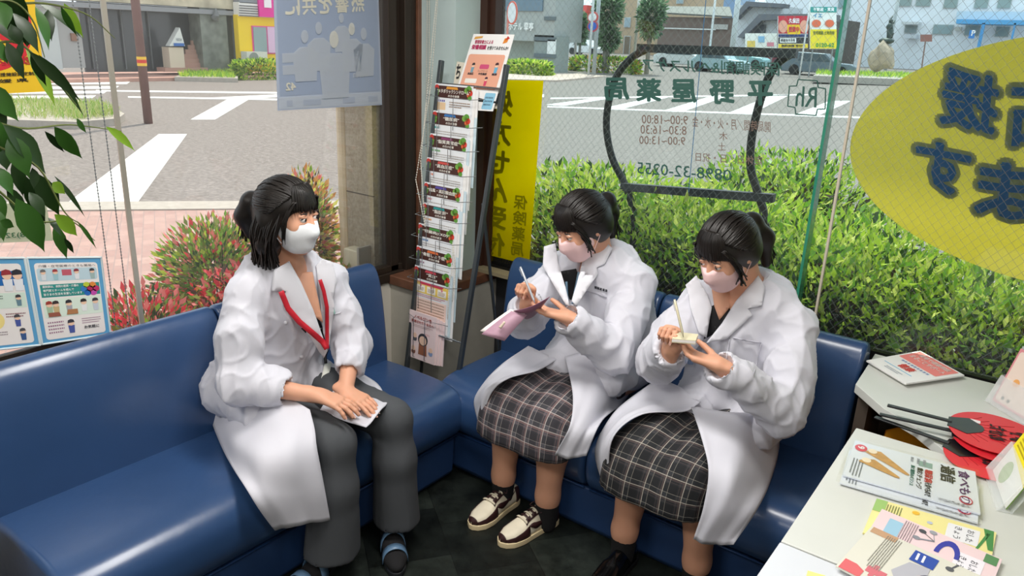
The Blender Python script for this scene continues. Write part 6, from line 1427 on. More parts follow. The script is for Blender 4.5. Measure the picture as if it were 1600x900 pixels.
rs = random.Random(4)
def strands(par, P, roots, n=26, r=.0022, m=HAIR):
    for k, (a, b, c) in enumerate(roots):
        mb = MB()
        for i in range(n):
            j = lambda: rs.uniform(-.006, .006)
            mb.tube(spline([P(a[0]+j(), a[1]+j(), a[2]+j()), P(b[0]+2*j(), b[1]+2*j(), b[2]+2*j()), P(c[0]+3*j(), c[1]+3*j(), c[2]+3*j())], 4), r, 4)
        o = mb.build('hair_lock', m, par)
strands(hr1, P, [((.0, -.14, .02), (.0, -.185, -.03), (.0, -.175, -.11)), ((-.06, .05, .06), (-.082, .045, -.0), (-.078, .04, -.05)), ((.06, -.03, -.06), (.062, -.035, -.11), (.058, -.03, -.17)), ((-.06, -.03, -.06), (-.062, -.035, -.11), (-.058, -.03, -.17))], 18)
for g_ in range(5): strands(hr1, P, [((.068, .030-.022*g_, .03), (.090, .010-.018*g_, -.06), (.068, -.005-.014*g_, -.155)), ((-.068, .030-.022*g_, .03), (-.090, .010-.018*g_, -.06), (-.068, -.005-.014*g_, -.155))], 34, .0030)
comb(hr1, P, A, 11)
# coat, upper part
cs = SDF((.02, -1.80, .44), (.86, -.92, 1.14), .0065)
cs.chain([v((.375, -1.30, 1.005)), v((.345, -1.30, .90)), v((.315, -1.31, .76)), v((.30, -1.33, .60))], [.115, .135, .135, .150], .04, sc=(v((.4, 1, 0)), 1.22))
cs.cap(shR+v((.0, .03, .0)), v((.385, -1.33, 1.02)), .056, .056, .05); cs.cap(shL+v((0, -.03, 0)), v((.39, -1.27, 1.02)), .056, .056, .05)
cs.chain([shR, shR.lerp(elR, .5)+v((.0, -.012, 0)), elR], [.064, .072, .070], .03, wr=(.004, 46, .4)); cs.cap(elR, elR.lerp(wrR, .42), .070, .060, .03, wr=(.0045, 70, 1.0)); cs.cap(elR.lerp(wrR, .20), elR.lerp(wrR, .48), .060, .058, .008); cs.cap(elR.lerp(wrR, .36), elR.lerp(wrR, .46), .063, .062, .003)
cs.chain([shL, shL.lerp(elL, .5), elL], [.060, .064, .058], .03, wr=(.004, 46, 2.0)); cs.cap(elL, elL.lerp(wrL, .34), .058, .054, .03, wr=(.0035, 60, 3.0)); cs.cap(elL.lerp(wrL, .14), elL.lerp(wrL, .42), .054, .053, .008)
cs.chain([v((.28, -1.44, .60)), v((.45, -1.46, .565))], [.12, .085], .05, sc=(v((0, 0, 1)), .8)); cs.chain([v((.30, -1.20, .60)), v((.45, -1.17, .57))], [.11, .08], .05, sc=(v((0, 0, 1)), .8))
for e, w_, rr1 in ((elR, wrR, .048), (elL, wrL, .042)): cs.cap(e.lerp(w_, .62), e.lerp(w_, .95), rr1*.95, rr1*1.05, .004, 'sub')
cs.cap(v((.425, -1.30, 1.17)), v((.44, -1.295, 1.06)), .058, .050, .03, 'sub'); cs.cap(v((.44, -1.295, 1.06)), v((.49, -1.283, .985)), .048, .020, .03, 'sub')
cs_keep = 1
cs.plane((.5, -1.3, .455), (0, 0, -1))
coat1, bv1 = sdf_obj(cs, 'coat', COAT, p1, 2, .5, (.011, 4.0, 3, (1, 1, .6)))
Z = lambda px, py, z: at(px, py, 2, z); Xp = lambda px, py, x: at(px, py, 0, x); Yp = lambda px, py, y: at(px, py, 1, y)
CI = mat('coat_inside', '#b4aecb', .8)
# right skirt of the coat, over the thigh and down in front of the bench
coat_sheet([[Z(330, 585, .62), Z(372, 590, .66), Z(430, 610, .66), Z(484, 640, .64)],
            [Z(326, 640, .475), Z(372, 650, .56), Z(436, 668, .61), Z(492, 672, .602)],
            [Z(345, 695, .452), Xp(385, 708, .62), Xp(442, 715, .735), Xp(496, 706, .765)],
            [Xp(386, 766, .690), Xp(415, 768, .735), Xp(462, 768, .765), Xp(506, 762, .785)],
            [Xp(430, 827, .715), Xp(455, 823, .755), Xp(486, 818, .775), Xp(515, 812, .785)]], 'coat_skirt', COAT, p1, 8, .003, .005, 3)
coat_sheet([[Z(500, 640, .60), Z(520, 612, .61), Z(545, 590, .60), Z(560, 578, .57)],
            [Z(530, 655, .575), Z(555, 635, .592), Z(578, 615, .59), Z(590, 602, .55)],
            [Z(572, 668, .570), Z(588, 650, .592), Z(602, 634, .592), Z(606, 628, .58)]], 'coat_skirt', COAT, p1, 8, .003, .003, 4)
coat_sheet([[Yp(585, 612, -1.04), Yp(596, 620, -1.035), Yp(604, 632, -1.03)], [Yp(592, 655, -1.04), Yp(606, 655, -1.035), Yp(617, 668, -1.03)], [Yp(600, 700, -1.04), Yp(614, 705, -1.035), Yp(627, 702, -1.03)], [Yp(606, 722, -1.04), Yp(620, 728, -1.035), Yp(636, 731, -1.03)]], 'coat_skirt', CI, p1, 7, .003, .003, 5)
# collar, lapels, neck
NECK = [(440, 418), (492, 420), (500, 470), (512, 520), (508, 545), (478, 500), (455, 452)]
on_body([(455, 425), (488, 425), (498, 470), (505, 505), (486, 490), (466, 462)], bv1, .0075, .003, 'neck_skin', SKIN, skin1)
on_body([(480, 480), (486, 470), (508, 520), (506, 548)], bv1, .005, .002, 'undershirt', M('#24242a', .8), p1)
LAP = mat('coat_lapel', '#d8d8df', .75, bump=(420, .08, .001))
on_body([(428, 422), (452, 408), (470, 440), (490, 485), (512, 548), (506, 560), (470, 505), (441, 474), (447, 455), (424, 455)], bv1, .010, .004, 'lapel', LAP, coat1)
on_body([(494, 415), (504, 404), (520, 410), (527, 440), (520, 465), (523, 476), (517, 520), (513, 548), (505, 520), (500, 470)], bv1, .010, .004, 'lapel', LAP, coat1)
RDL = mat('lanyard_red', '#c01f30', .5)
strip([(439, 455), (450, 482), (468, 503), (488, 520), (504, 534), (511, 545)], bv1, 9, .026, 'lanyard', RDL, p1); strip([(500, 437), (506, 455), (511, 480), (511, 510), (511, 545)], bv1, 6, .026, 'lanyard', RDL, p1)
strip([(512, 545), (508, 556), (509, 568)], bv1, 5, .028, 'lanyard_hook', M('#1c1c1e', .4), p1); strip([(474, 510), (481, 517)], bv1, 10, .030, 'lanyard_clip', M('#1c1c1e', .4), p1)
bdg = on_body([(508, 566), (518, 568), (512, 596), (505, 604), (502, 590)], bv1, .016, .003, 'name_badge', M('#e4e6dc', .3), p1)
on_body([(511, 470), (520, 466), (522, 476), (512, 480)], bv1, .013, .001, 'pocket_print', M('#38405a', .6), coat1); on_body([(514, 481), (521, 478), (524, 490), (516, 494)], bv1, .012, .003, 'pocket_clip', M('#a8d0c8', .3), coat1)
strip([(508, 495), (520, 492), (533, 488)], bv1, 1.6, .004, 'pocket_seam', M('#c9c8d2', .8), coat1); strip([(505, 560), (503, 600), (505, 640)], bv1, 2.0, .004, 'front_seam', M('#c9c8d2', .8), coat1)
for bp_ in ((472, 558), (446, 505)): on_body([(bp_[0]+3.2*math.cos(a), bp_[1]+3.2*math.sin(a)) for a in [6.2832*i/8 for i in range(8)]], bv1, .006, .002, 'button', M('#dddce2', .4), coat1, 3)
def collar(c, r, a0, a1, base, par, tilt=.0, h=.030):
    c = v(c); mb = MB(); n = 16; vs = []
    for i in range(n+1):
        a = a0+(a1-a0)*i/n; d = v((math.cos(a), math.sin(a), 0)); p = c+d*r; e = 1-abs(2*i/n-1)**4
        vs += [p+v((0, 0, h*.75*e+.004)), p+d*.020-v((0, 0, .018))-v((0, 0, tilt*abs(2*i/n-1)**2))]
    mb.add(vs, [(2*i, 2*i+1, 2*i+3, 2*i+2) for i in range(n)]); o = mb.build('collar', LAP, par, smooth=True); md = o.modifiers.new('th', 'SOLIDIFY'); md.thickness = .006; md.offset = 0; return o
collar((.405, -1.30, 1.075), .058, math.radians(75), math.radians(285), 0, coat1, .02)
# trousers
TR = mat('trouser_grey', '#46494d', .85, noise=(4, .08), bump=(500, .1, .001))
ts = SDF((.14, -1.60, .06), (1.0, -.95, .68), .008)
ts.chain([v((.27, -1.42, .55)), v((.50, -1.40, .54)), v((.715, -1.375, .515))], [.10, .088, .072], .04); ts.chain([v((.27, -1.22, .55)), v((.50, -1.18, .54)), v((.735, -1.13, .515))], [.10, .088, .072], .04)
ts.chain([v((.715, -1.378, .505)), v((.725, -1.395, .36)), v((.715, -1.405, .02))], [.070, .080, .104], .03, wr=(.002, 9, 0)); ts.chain([v((.735, -1.13, .505)), v((.755, -1.135, .36)), v((.765, -1.135, .02))], [.070, .074, .092], .03, wr=(.002, 9, 2))
ts.cap(v((.715, -1.405, .08)), v((.715, -1.405, .0)), .092, .098, .004, 'sub'); ts.cap(v((.765, -1.135, .08)), v((.765, -1.135, .0)), .080, .086, .004, 'sub')
ts.plane((0, 0, .105), (0, 0, -1))
tro, bvt = sdf_obj(ts, 'trousers', TR, p1, 2, .5, (.004, 3.0, 8, (1, 1, .25)))
strip([(574, 700), (576, 760), (577, 860)], bvt, 2.5, .003, 'trouser_crease', M('#5a5d62', .85), tro)
# feet: socks and strap sandals
def foot(par, heel, toe, name_s, strapm, solem):
    heel, toe = v(heel), v(toe); d = (toe-heel).normalized(); s_ = v((-d.y, d.x, 0)); L_ = (toe-heel).length
    lo = [min(heel[i], toe[i])-.08 for i in range(3)]; hi = [max(heel[i], toe[i])+.08 for i in range(3)]; hi[2] = .26
    f = SDF(lo, hi, .005); f.chain([heel+v((0, 0, .22))+d*.05, heel+v((0, 0, .10))+d*.04, heel+v((0, 0, .05))+d*.035], [.042, .036, .034], .02); f.chain([heel+d*.03+v((0, 0, .042)), heel+d*L_*.45+v((0, 0, .046)), heel+d*L_*.75+v((0, 0, .036)), heel+d*L_*.93+v((0, 0, .034))], [.030, .034, .036, .024], .03, sc=(v((0, 0, 1)), .75))
    f.plane((0, 0, .018), (0, 0, -1)); o, bv = sdf_obj(f, 'sock', SOCK, par, 1)
    t = par; pts = []
    for i in range(28):
        a = 6.2832*i/28; x = math.cos(a); y = math.sin(a); w_ = .040+.006*x; pts.append(heel+d*(L_*.5+x*L_*.53)+s_*w_*(abs(y)**.8)*(1 if y > 0 else -1))
    pts = [v((p.x, p.y, .002)) for p in pts]
    sh = thing('sandal', None, None) if False else None
    so = fixn(MB().prism(pts, (0, 0, .018)).build('sandal_sole', solem, par, bevel=.003))
    for fr, h in ((.40, .100), (.70, .080)):
        c = heel+d*L_*fr; q = []
        for i in range(13):
            a = math.pi*i/12; q.append(c+s_*.0465*math.cos(a)+v((0, 0, .020+(h-.02)*math.sin(a)**.8)))
        mb = MB(); 
        vs = [p-d*.016 for p in q]+[p+d*.016 for p in q]; mb.add(vs, [(i, i+1, 14+i, 13+i) for i in range(12)]); st = mb.build('sandal_strap', strapm, par, smooth=True); md = st.modifiers.new('th', 'SOLIDIFY'); md.thickness = .003
STR = mat('strap_blue', '#5d7c9a', .35); SOL = mat('sandal_sole', '#23262b', .5)
foot(p1, (.675, -1.365, 0), (.715, -1.595, 0), 'R', STR, SOL); foot(p1, (.715, -1.125, 0), (.895, -1.265, 0), 'L', STR, SOL)
# ================================================================== the two people in tartan skirts on the right bench
def tartan(name, base, dark, l1, l2):
    m, nt, b = node_mat(name); uv = nt.nodes.new('ShaderNodeUVMap'); sx = nt.nodes.new('ShaderNodeSeparateXYZ'); nt.links.new(uv.outputs[0], sx.inputs[0])
    def mth(op, a, c=None):
        n = nt.nodes.new('ShaderNodeMath'); n.operation = op
        for i, q in enumerate((a, c)):
            if q is None: continue
            if isinstance(q, (int, float)): n.inputs[i].default_value = q
            else: nt.links.new(q, n.inputs[i])
        return n.outputs[0]
    def band(src, per, pos, w_):
        f = mth('FRACT', mth('ADD', mth('MULTIPLY', src, 1/per), pos)); return mth('LESS_THAN', mth('ABSOLUTE', mth('SUBTRACT', f, .5)), w_)
    last = hexc(base)
    def mixc(fac, col, k):
        nonlocal last
        n = nt.nodes.new('ShaderNodeMix'); n.data_type = 'RGBA'; nt.links.new(mth('MULTIPLY', fac, k), n.inputs[0])
        if isinstance(last, tuple): n.inputs[6].default_value = last
        else: nt.links.new(last, n.inputs[6])
        n.inputs[7].default_value = hexc(col); last = n.outputs[2]
    for i in (0, 1): mixc(band(sx.outputs[i], .066, .1, .22), dark, .62)
    for i in (0, 1): mixc(band(sx.outputs[i], .066, .55, .05), l2, .5)
    for i in (0, 1): mixc(band(sx.outputs[i], .066, .62, .015), l1, .75); mixc(band(sx.outputs[i], .066, .40, .010), l2, .6); mixc(band(sx.outputs[i], .066, .88, .010), l1, .35)
    nt.links.new(last, b.inputs['Base Color']); b.inputs['Roughness'].default_value = .85
    return m
TART1 = tartan('tartan_brown', '#4f4f55', '#29272c', '#d9cfc8', '#8a6a68'); TART2 = tartan('tartan_dark', '#2f3236', '#131417', '#c9c2b4', '#5a4a48')
def skirt(par, rings, m, name='skirt', pleat=.0035, npl=22, seed=0):
    """rings: centre, half width, half height vector; the cloth closes round the thighs and hangs at the knees"""
    n = 120; R_ = []
    cen = spline([v(r[0]) for r in rings], 5); hw = spline([v((r[1], 0, 0)) for r in rings], 5); hv = spline([v(r[2]) for r in rings], 5); K = len(cen)
    V = np.zeros((K, n, 3)); s_ = 0; UV = np.zeros((K, n, 2))
    for k in range(K):
        if k: s_ += (cen[k]-cen[k-1]).length if k > 1 else (cen[k]-cen[k-1]).length
        t = k/(K-1)
        for j in range(n):
            a = 6.2832*j/(n-1); x = math.copysign(abs(math.cos(a))**.72, math.cos(a)); y = math.copysign(abs(math.sin(a))**.80, math.sin(a))
            valley = (-.30*math.exp(-((x-.05)/.22)**2)) if y > 0 else 0
            pl_ = pleat*max(0, t-.35)*1.6*math.sin(a*npl+3*math.sin(a*2))*abs(math.sin(a))**.7
            p = cen[k]+hw[k]*(x*(1+pl_*1.6))+hv[k]*(y+valley*(1-.7*max(0, t-.6)/.4)+pl_*5)
            V[k, j] = tuple(p); UV[k, j] = (a*hw[k].x*1.05, s_*1.0)
    # the length on top runs farther than along the middle: use true distance along the top for the pattern
    d = np.linalg.norm(np.diff(V, axis=0), axis=2); UV[1:, :, 1] = np.cumsum(d[:, 30])[:, None]
    for k in range(K):
        al = np.concatenate([[0], np.cumsum(np.linalg.norm(np.diff(V[max(k, K//2)], axis=0), axis=1))]); UV[k, :, 0] = al-al[30]
    F = [(k*n+j, k*n+j+1, (k+1)*n+j+1, (k+1)*n+j) for k in range(K-1) for j in range(n-1)]
    o = npmesh(name, V.reshape(-1, 3), np.array(F), m, par, True, uv=UV.reshape(-1, 2)); md = o.modifiers.new('thickness', 'SOLIDIFY'); md.thickness = .003; return o

def shoe(par, heel, toe, style, name='shoe'):
    heel = v(heel); toe = v(toe); heel.z = toe.z = 0; d = (toe-heel).normalized(); s_ = v((-d.y, d.x, 0)); L_ = (toe-heel).length; U = v((0, 0, 1))
    sole_t = .022 if style == 'sneaker' else .016
    def W(t): 
        ts_ = [0, .03, .12, .35, .55, .70, .85, .95, 1.0]; ws = [.004, .022, .032, .033, .040, .046, .042, .026, .004]; return float(np.interp(t, ts_, ws))
    def Hh(t): return float(np.interp(t, [0, .04, .12, .30, .42, .55, .70, .85, .96, 1.0], [.045, .062, .068, .066, .074, .064, .046, .034, .024, .010]))
    def S_(t, a, off=0.0):
        w_ = W(t); h = Hh(t); c, q = math.cos(a), math.sin(a); x = math.copysign(abs(c)**.75, c)*(w_-.002+off)*(1-.28*q*q*(t < .6)); z = sole_t+(abs(q)**.75)*(h+off)
        dt = off*(1 if t > .9 else (-1 if t < .1 else 0)); return heel+d*(t*L_+dt)+s_*x+U*z
    def region(ts_, as_, off, m, nm, th=.0025):
        mb = MB(); na = len(as_[0])
        vs = [S_(t, a, off) for t, row in zip(ts_, as_) for a in row]; mb.add(vs, [(i*na+j, i*na+j+1, (i+1)*na+j+1, (i+1)*na+j) for i in range(len(ts_)-1) for j in range(na-1)])
        o = mb.build(nm, m, par_, smooth=True); md = o.modifiers.new('th', 'SOLIDIFY'); md.thickness = th; md.offset = 0; return o
    par_ = par
    if style == 'sneaker': mu, mo, ms = mat('shoe_cream', '#e6ddc6', .6, noise=(40, .05)), mat('shoe_brown', '#35191a', .55, noise=(40, .1)), mat('shoe_sole', '#e2cfa6', .6)
    else: mu = mo = mat('shoe_patent', '#0b0b0c', .12, spec=.8); ms = mat('shoe_sole_black', '#0e0e10', .6)
    lin_ = lambda a, b, n: [a+(b-a)*i/(n-1) for i in range(n)]
    T = lin_(0.0, 1.0, 34); up_ = region(T, [lin_(0, math.pi, 25)]*34, 0, mu, 'shoe', .002); par_ = up_
    pts = [(t, W(t)+.004) for t in lin_(0, 1, 22)]; out = [heel+d*(t*(L_+.012)-.006)+s_*w_ for t, w_ in pts]+[heel+d*(t*(L_+.012)-.006)-s_*w_ for t, w_ in pts[::-1]]
    fixn(MB().prism([p+U*.0 for p in out], U*(sole_t+.001)).build('sole', ms, up_, bevel=.003)); fixn(MB().prism([p-(p-(heel+toe)/2)*.01 for p in out], U*.006).build('outsole', mat('outsole_dark', '#221513', .7), up_))
    if style == 'sneaker':
        A5 = lambda a, b: lin_(a, b, 9)
        region(lin_(.955, 1.0, 6), [A5(0, math.pi)]*6, .0025, mo, 'toe_guard')
        for q0, q1 in ((0, .50), (math.pi, math.pi-.50)): region(lin_(.60, .97, 10), [A5(q0, q0+(q1-q0)*f) for f in lin_(1.35, .8, 10)], .0026, mo, 'side_overlay')
        for q0, q1 in ((.92, 1.30), (math.pi-.92, math.pi-1.30)): region(lin_(.30, .64, 8), [A5(q0*f, q1) for f in lin_(1.0, .92, 8)], .003, mo, 'eyestay')
        region(lin_(0, .14, 7), [A5(.0, 1.0)]*7, .0028, mo, 'heel_counter'); region(lin_(0, .14, 7), [A5(math.pi, math.pi-1.0)]*7, .0028, mo, 'heel_counter')
        for q0 in (0, 1):
            f_ = (lambda a: a) if q0 == 0 else (lambda a: math.pi-a)
            tt = lin_(.12, .60, 12); lo_ = [.80, .66, .54, .44, .35, .28, .22, .18, .17, .22, .36, .56]; wd = [.02, .05, .08, .11, .14, .18, .22, .28, .34, .38, .28, .06]
            region(tt, [[f_(a+b*g) for g in (0, .5, 1)] for a, b in zip(lo_, wd)], .0042, mo, 'side_mark', .0015)
        for i in range(6):
            t = .36+i*.052; region([t, t+.012, t+.024], [lin_(1.0, 2.14, 9)]*3, .007, mo if i % 2 == 0 else mat('lace_cream', '#d9cfb8', .8), 'lace', .003)
        region(lin_(.24, .36, 5), [lin_(1.15, 1.99, 7)]*5, .012, mu, 'tongue', .004)
        for e in (-1, 1): MB().tube(spline([heel+d*(.36*L_)+U*.102, heel+d*(.34*L_)+s_*e*.022+U*.112, heel+d*(.40*L_)+s_*e*.034+U*.098, heel+d*(.38*L_)+s_*e*.008+U*.10], 4), .0022, 6).build('lace_bow', mo, up_, smooth=True)
    return up_

def girl(n, K):
    root = person_root(K['label'], (K['hc'][0], K['hc'][1], 0)); hc = v(K['hc']); cx = hc.x; J = {k: v(q) for k, q in K['J'].items()}
    lo = (min(cx, J['hip'].x)-.42, -1.02, .0); hi = (max(cx, J['hip'].x)+.42, -.08, 1.40); wr_, wl_ = J['wrR'], J['wrL']
    sd = SDF(lo, hi, .012, [(tuple(min(wr_[i], wl_[i]-(.14 if i == 0 else 0))-.07 for i in range(3)), tuple(max(wr_[i], wl_[i])+.11 for i in range(3)), .0030), (tuple(hc[i]-.13 for i in range(3)), tuple(hc[i]+.13 for i in range(3)), .005)])
    P, A = head(sd, hc, K['hf'], lid=.0045)
    sd.chain([P(0, -.05, -.05), J['neck'], J['neck']+v((0, .03, -.08))], [.048, .050, .07], .03)
    sd.chain([J['neck']+v((0, .04, -.08)), J['hip']+v((0, -.01, .25)), J['hip']], [.11, .12, .14], .04)
    sd.chain([J['shR'], J['elR'], J['wrR']], [.045, .040, .026], .02); sd.chain([J['shL'], J['elL'], J['wrL']], [.045, .040, .026], .02)
    for a, b, c in (('knR', 'anR', -.09), ('knL', 'anL', .09)):
        sd.chain([J['hip']+v((c, 0, 0)), J[a]], [.080, .050], .03); sd.chain([J[a]+v((0, .01, -.03)), J[a].lerp(J[b], .35)+v((0, .012, 0)), J[b]+v((0, 0, .06)), J[b]], [.050, .062, .044, .040], .03)
    tR = hand(sd, J['wrR'], K['dR'], K['nR'], K['sR'], K['cR'], .95, .04, .7); tL = hand(sd, J['wrL'], K['dL'], K['nL'], K['sL'], K['cL'], .95, .05, .15)
    skin, _ = sdf_obj(sd, 'body', SKIN, root, 1, .35); face_parts(root, P, A, MASKP, 1, (0, 0, 0)); nails(tR[:4], root); nails(tL[:4], root)
    # socks
    for b in ('anR', 'anL'):
        so = SDF((J[b].x-.09, J[b].y-.09, .0), (J[b].x+.09, J[b].y+.09, .26), .005); so.cap(J[b]+v((0, 0, .07)), J[b]+v((0, 0, -.06)), .0495, .040, .01)
        so.plane((0, 0, K['sock']), (0, 0, 1)); sdf_obj(so, 'sock', SOCK, root, 1)
    for h_, t_ in K['shoes']: shoe(root, h_, t_, K['shoe'])
    skirt(root, K['skirt'], K['tart'])
    # hair
    lo2, hi2 = box_around(hc, .27); hs = hair_cap(lo2, hi2, P, A); hs.ell(P(0, -.05, -.02), A, (.078, .068, .08), .04); hs.box(P(0, .107, -.050), A, (.064, .075, .075), .03, .015, 'sub')
    hs.chain([P(0, -.095, .03), P(0, -.135, .02), P(K['tail'], -.150, -.05), P(K['tail']*1.2, -.125, -.14)], [.024, .032, .032, .016], .02)
    hr, _ = sdf_obj(hs, 'hair', HAIR, root, 1); comb(hr, P, A, 30+n); strands(hr, P, [((0, -.14, .02), (K['tail'], -.17, -.04), (K['tail']*1.2, -.15, -.15)), ((.072, .06, .04), (.082, .045, -.01), (.078, .042, -.06)), ((-.072, .06, .04), (-.082, .045, -.01), (-.078, .042, -.06))], 16)
    MB().tube([P(.0, -.108, .05), P(.024, -.116, .025), P(.0, -.112, .0), P(-.024, -.116, .025), P(.0, -.108, .05)], .006, 8).build('hair_tie', MATS['tie_dark'], hr, smooth=True)
    # coat
    cs = SDF((lo[0], -1.0, .44), (hi[0], -.09, 1.12), .0065); nk = J['neck']; hp = J['hip']
    cs.chain([nk+v((0, .045, -.06)), nk.lerp(hp, .35)+v((0, .03, 0)), nk.lerp(hp, .7)+v((0, .01, 0)), hp+v((0, .0, .07))], [.125, .150, .160, .165], .04, sc=((1, 0, 0), 1.22))
    for q in ('shR', 'shL'): cs.cap(J[q], nk+v(((J[q].x-nk.x)*.25, .02, -.035)), .060, .058, .05)
    for a, b, c, ph in (('shR', 'elR', 'wrR', .3), ('shL', 'elL', 'wrL', 2.2)):
        cs.chain([J[a], J[a].lerp(J[b], .5), J[b]], [.066, .074, .072], .03, wr=(.004, 44, ph)); cs.chain([J[b], J[b].lerp(J[c], .55), J[b].lerp(J[c], .90)], [.070, .060, .054], .02, wr=(.0045, 60, ph))
        cs.cap(J[b].lerp(J[c], 1.0), J[b].lerp(J[c], 1.4), .044, .05, .004, 'sub')
    for e in (-1, 1): cs.chain([hp+v((e*.10, .0, .08)), hp+v((e*.11, -.22, .045))], [.12, .085], .05, sc=((0, 0, 1), .8))
    ff = v((K['hf'][0], K['hf'][1], 0)).normalized(); cs.cap(nk+v((0, -.01, .12)), nk+ff*.02+v((0, 0, .01)), .056, .050, .03, 'sub'); cs.cap(nk+ff*.02+v((0, 0, .01)), nk+ff*.085+v((0, 0, -.075)), .046, .016, .02, 'sub')
    cs.plane((cx, -.4, .462), (0, 0, -1))
    ang = math.atan2(ff.y, ff.x); coat, bv = sdf_obj(cs, 'coat', COAT, root, 2, .5, (.011, 4.0, 20+n, (1, 1, .6)))
    collar(nk+v((0, .012, .028)), .060, ang+math.radians(75), ang+math.radians(285), 0, coat, .02)
    for i, rows in enumerate(K['panels']): coat_sheet(rows, 'coat_skirt', COAT, root, 8, .003, .005, i+n*3)
    if K['vneck']: on_body(K['vneck'], bv, .004, .002, 'neckline', K['vcol'], root)
    if K.get('vskin'): on_body(K['vskin'], bv, .007, .002, 'neck_skin', SKIN, skin)
    for l in K['lapels']: on_body(l, bv, .011, .004, 'lapel', LAP, coat)
    for pts, w_, nm, col in K['strips']: strip(pts, bv, w_, .005 if 'seam' in nm else .010, nm, M(col, .7), coat if 'seam' in nm else root)
    for pl_, nm, col in K['patches']: on_body(pl_, bv, .009, .002, nm, M(col, .5), coat, 5)
    return root, bv, tR, tL
S0 = '#bfbec8'
g2 = dict(label='person in white coat, tartan skirt and brown sneakers writing in an open mauve notebook',
    hc=(1.085, -.50, 1.175), hf=(-.30, -.80, -.46), tail=.03,
    J=dict(neck=(1.10, -.385, 1.035), shR=(.945, -.40, .955), shL=(1.265, -.37, .965), elR=(.90, -.575, .775), elL=(1.30, -.56, .745), wrR=(1.010, -.715, .905), wrL=(1.190, -.725, .905), hip=(1.13, -.28, .56), knR=(.925, -.70, .485), knL=(1.14, -.70, .485), anR=(.915, -.69, .09), anL=(1.135, -.695, .09)),
    dR=(.10, -.10, 1), nR=(-.15, -.9, -.1), sR=1, cR=[(1.1, 1.2, .7), (1.2, 1.3, .8), (1.3, 1.3, .8), (1.3, 1.3, .8)],
    dL=(-1, -.18, .05), nL=(0, .1, 1), sL=1, cL=[(.1, .3, .2)]*4, sock=.165, shoe='sneaker', shoes=(((.93, -.615, 0), (.915, -.885, 0)), ((1.135, -.625, 0), (1.065, -.895, 0))), tart=TART1,
    skirt=[((1.12, -.26, .56), .155, (0, 0, .10)), ((1.10, -.45, .545), .170, (0, -.005, .098)), ((1.06, -.62, .53), .190, (0, -.02, .085)), ((1.045, -.71, .495), .198, (0, -.065, .062)), ((1.045, -.745, .44), .20, (0, -.085, .03)), ((1.045, -.75, .375), .205, (0, -.09, .0))],
    panels=[[[Z(826, 540, .68), Z(850, 552, .66), Z(872, 562, .645)], [Z(785, 570, .59), Z(812, 574, .615), Z(840, 580, .63)], [Z(757, 594, .555), Z(775, 594, .60), Z(795, 590, .625)], [Yp(740, 624, -.735), Yp(754, 615, -.79), Yp(770, 608, -.80)], [Yp(747, 656, -.76), Yp(751, 648, -.79), Yp(756, 640, -.80)]],
            [[Z(882, 556, .66), Z(930, 548, .69), Z(986, 556, .66)], [Z(890, 588, .645), Z(935, 598, .63), Z(988, 598, .52)], [Yp(895, 625, -.735), Z(928, 640, .585), Z(968, 634, .462)], [Yp(889, 668, -.845), Yp(908, 676, -.82), Yp(938, 662, -.74)], [Yp(866, 712, -.85), Yp(890, 716, -.84), Yp(916, 712, -.81)]]],
    vneck=[(876, 424), (900, 420), (908, 440), (899, 470), (890, 468)], vcol=M('#18181b', .8), vskin=None,
    lapels=[[(850, 385), (868, 380), (872, 410), (884, 450), (890, 478), (884, 476), (862, 440), (848, 415)], [(912, 400), (940, 372), (957, 388), (945, 412), (932, 418), (934, 428), (900, 478), (893, 470), (902, 440)]],
    strips=[([(885, 440), (886, 460), (887, 475)], 3.5, 'lanyard', '#8fb4d0'), ([(905, 425), (900, 450), (895, 475)], 4.5, 'lanyard', '#8fb4d0'), ([(915, 455), (930, 458), (948, 465)], 1.5, 'pocket_seam', S0)],
    patches=[([(929+i*4.2, 447+i*1.2), (932.2+i*4.2, 447.8+i*1.2), (932+i*4.2, 451.5+i*1.2), (928.8+i*4.2, 450.6+i*1.2)], 'chest_print', '#2c2c34') for i in range(5)])
r2, bv2, tR2, tL2 = girl(2, g2)
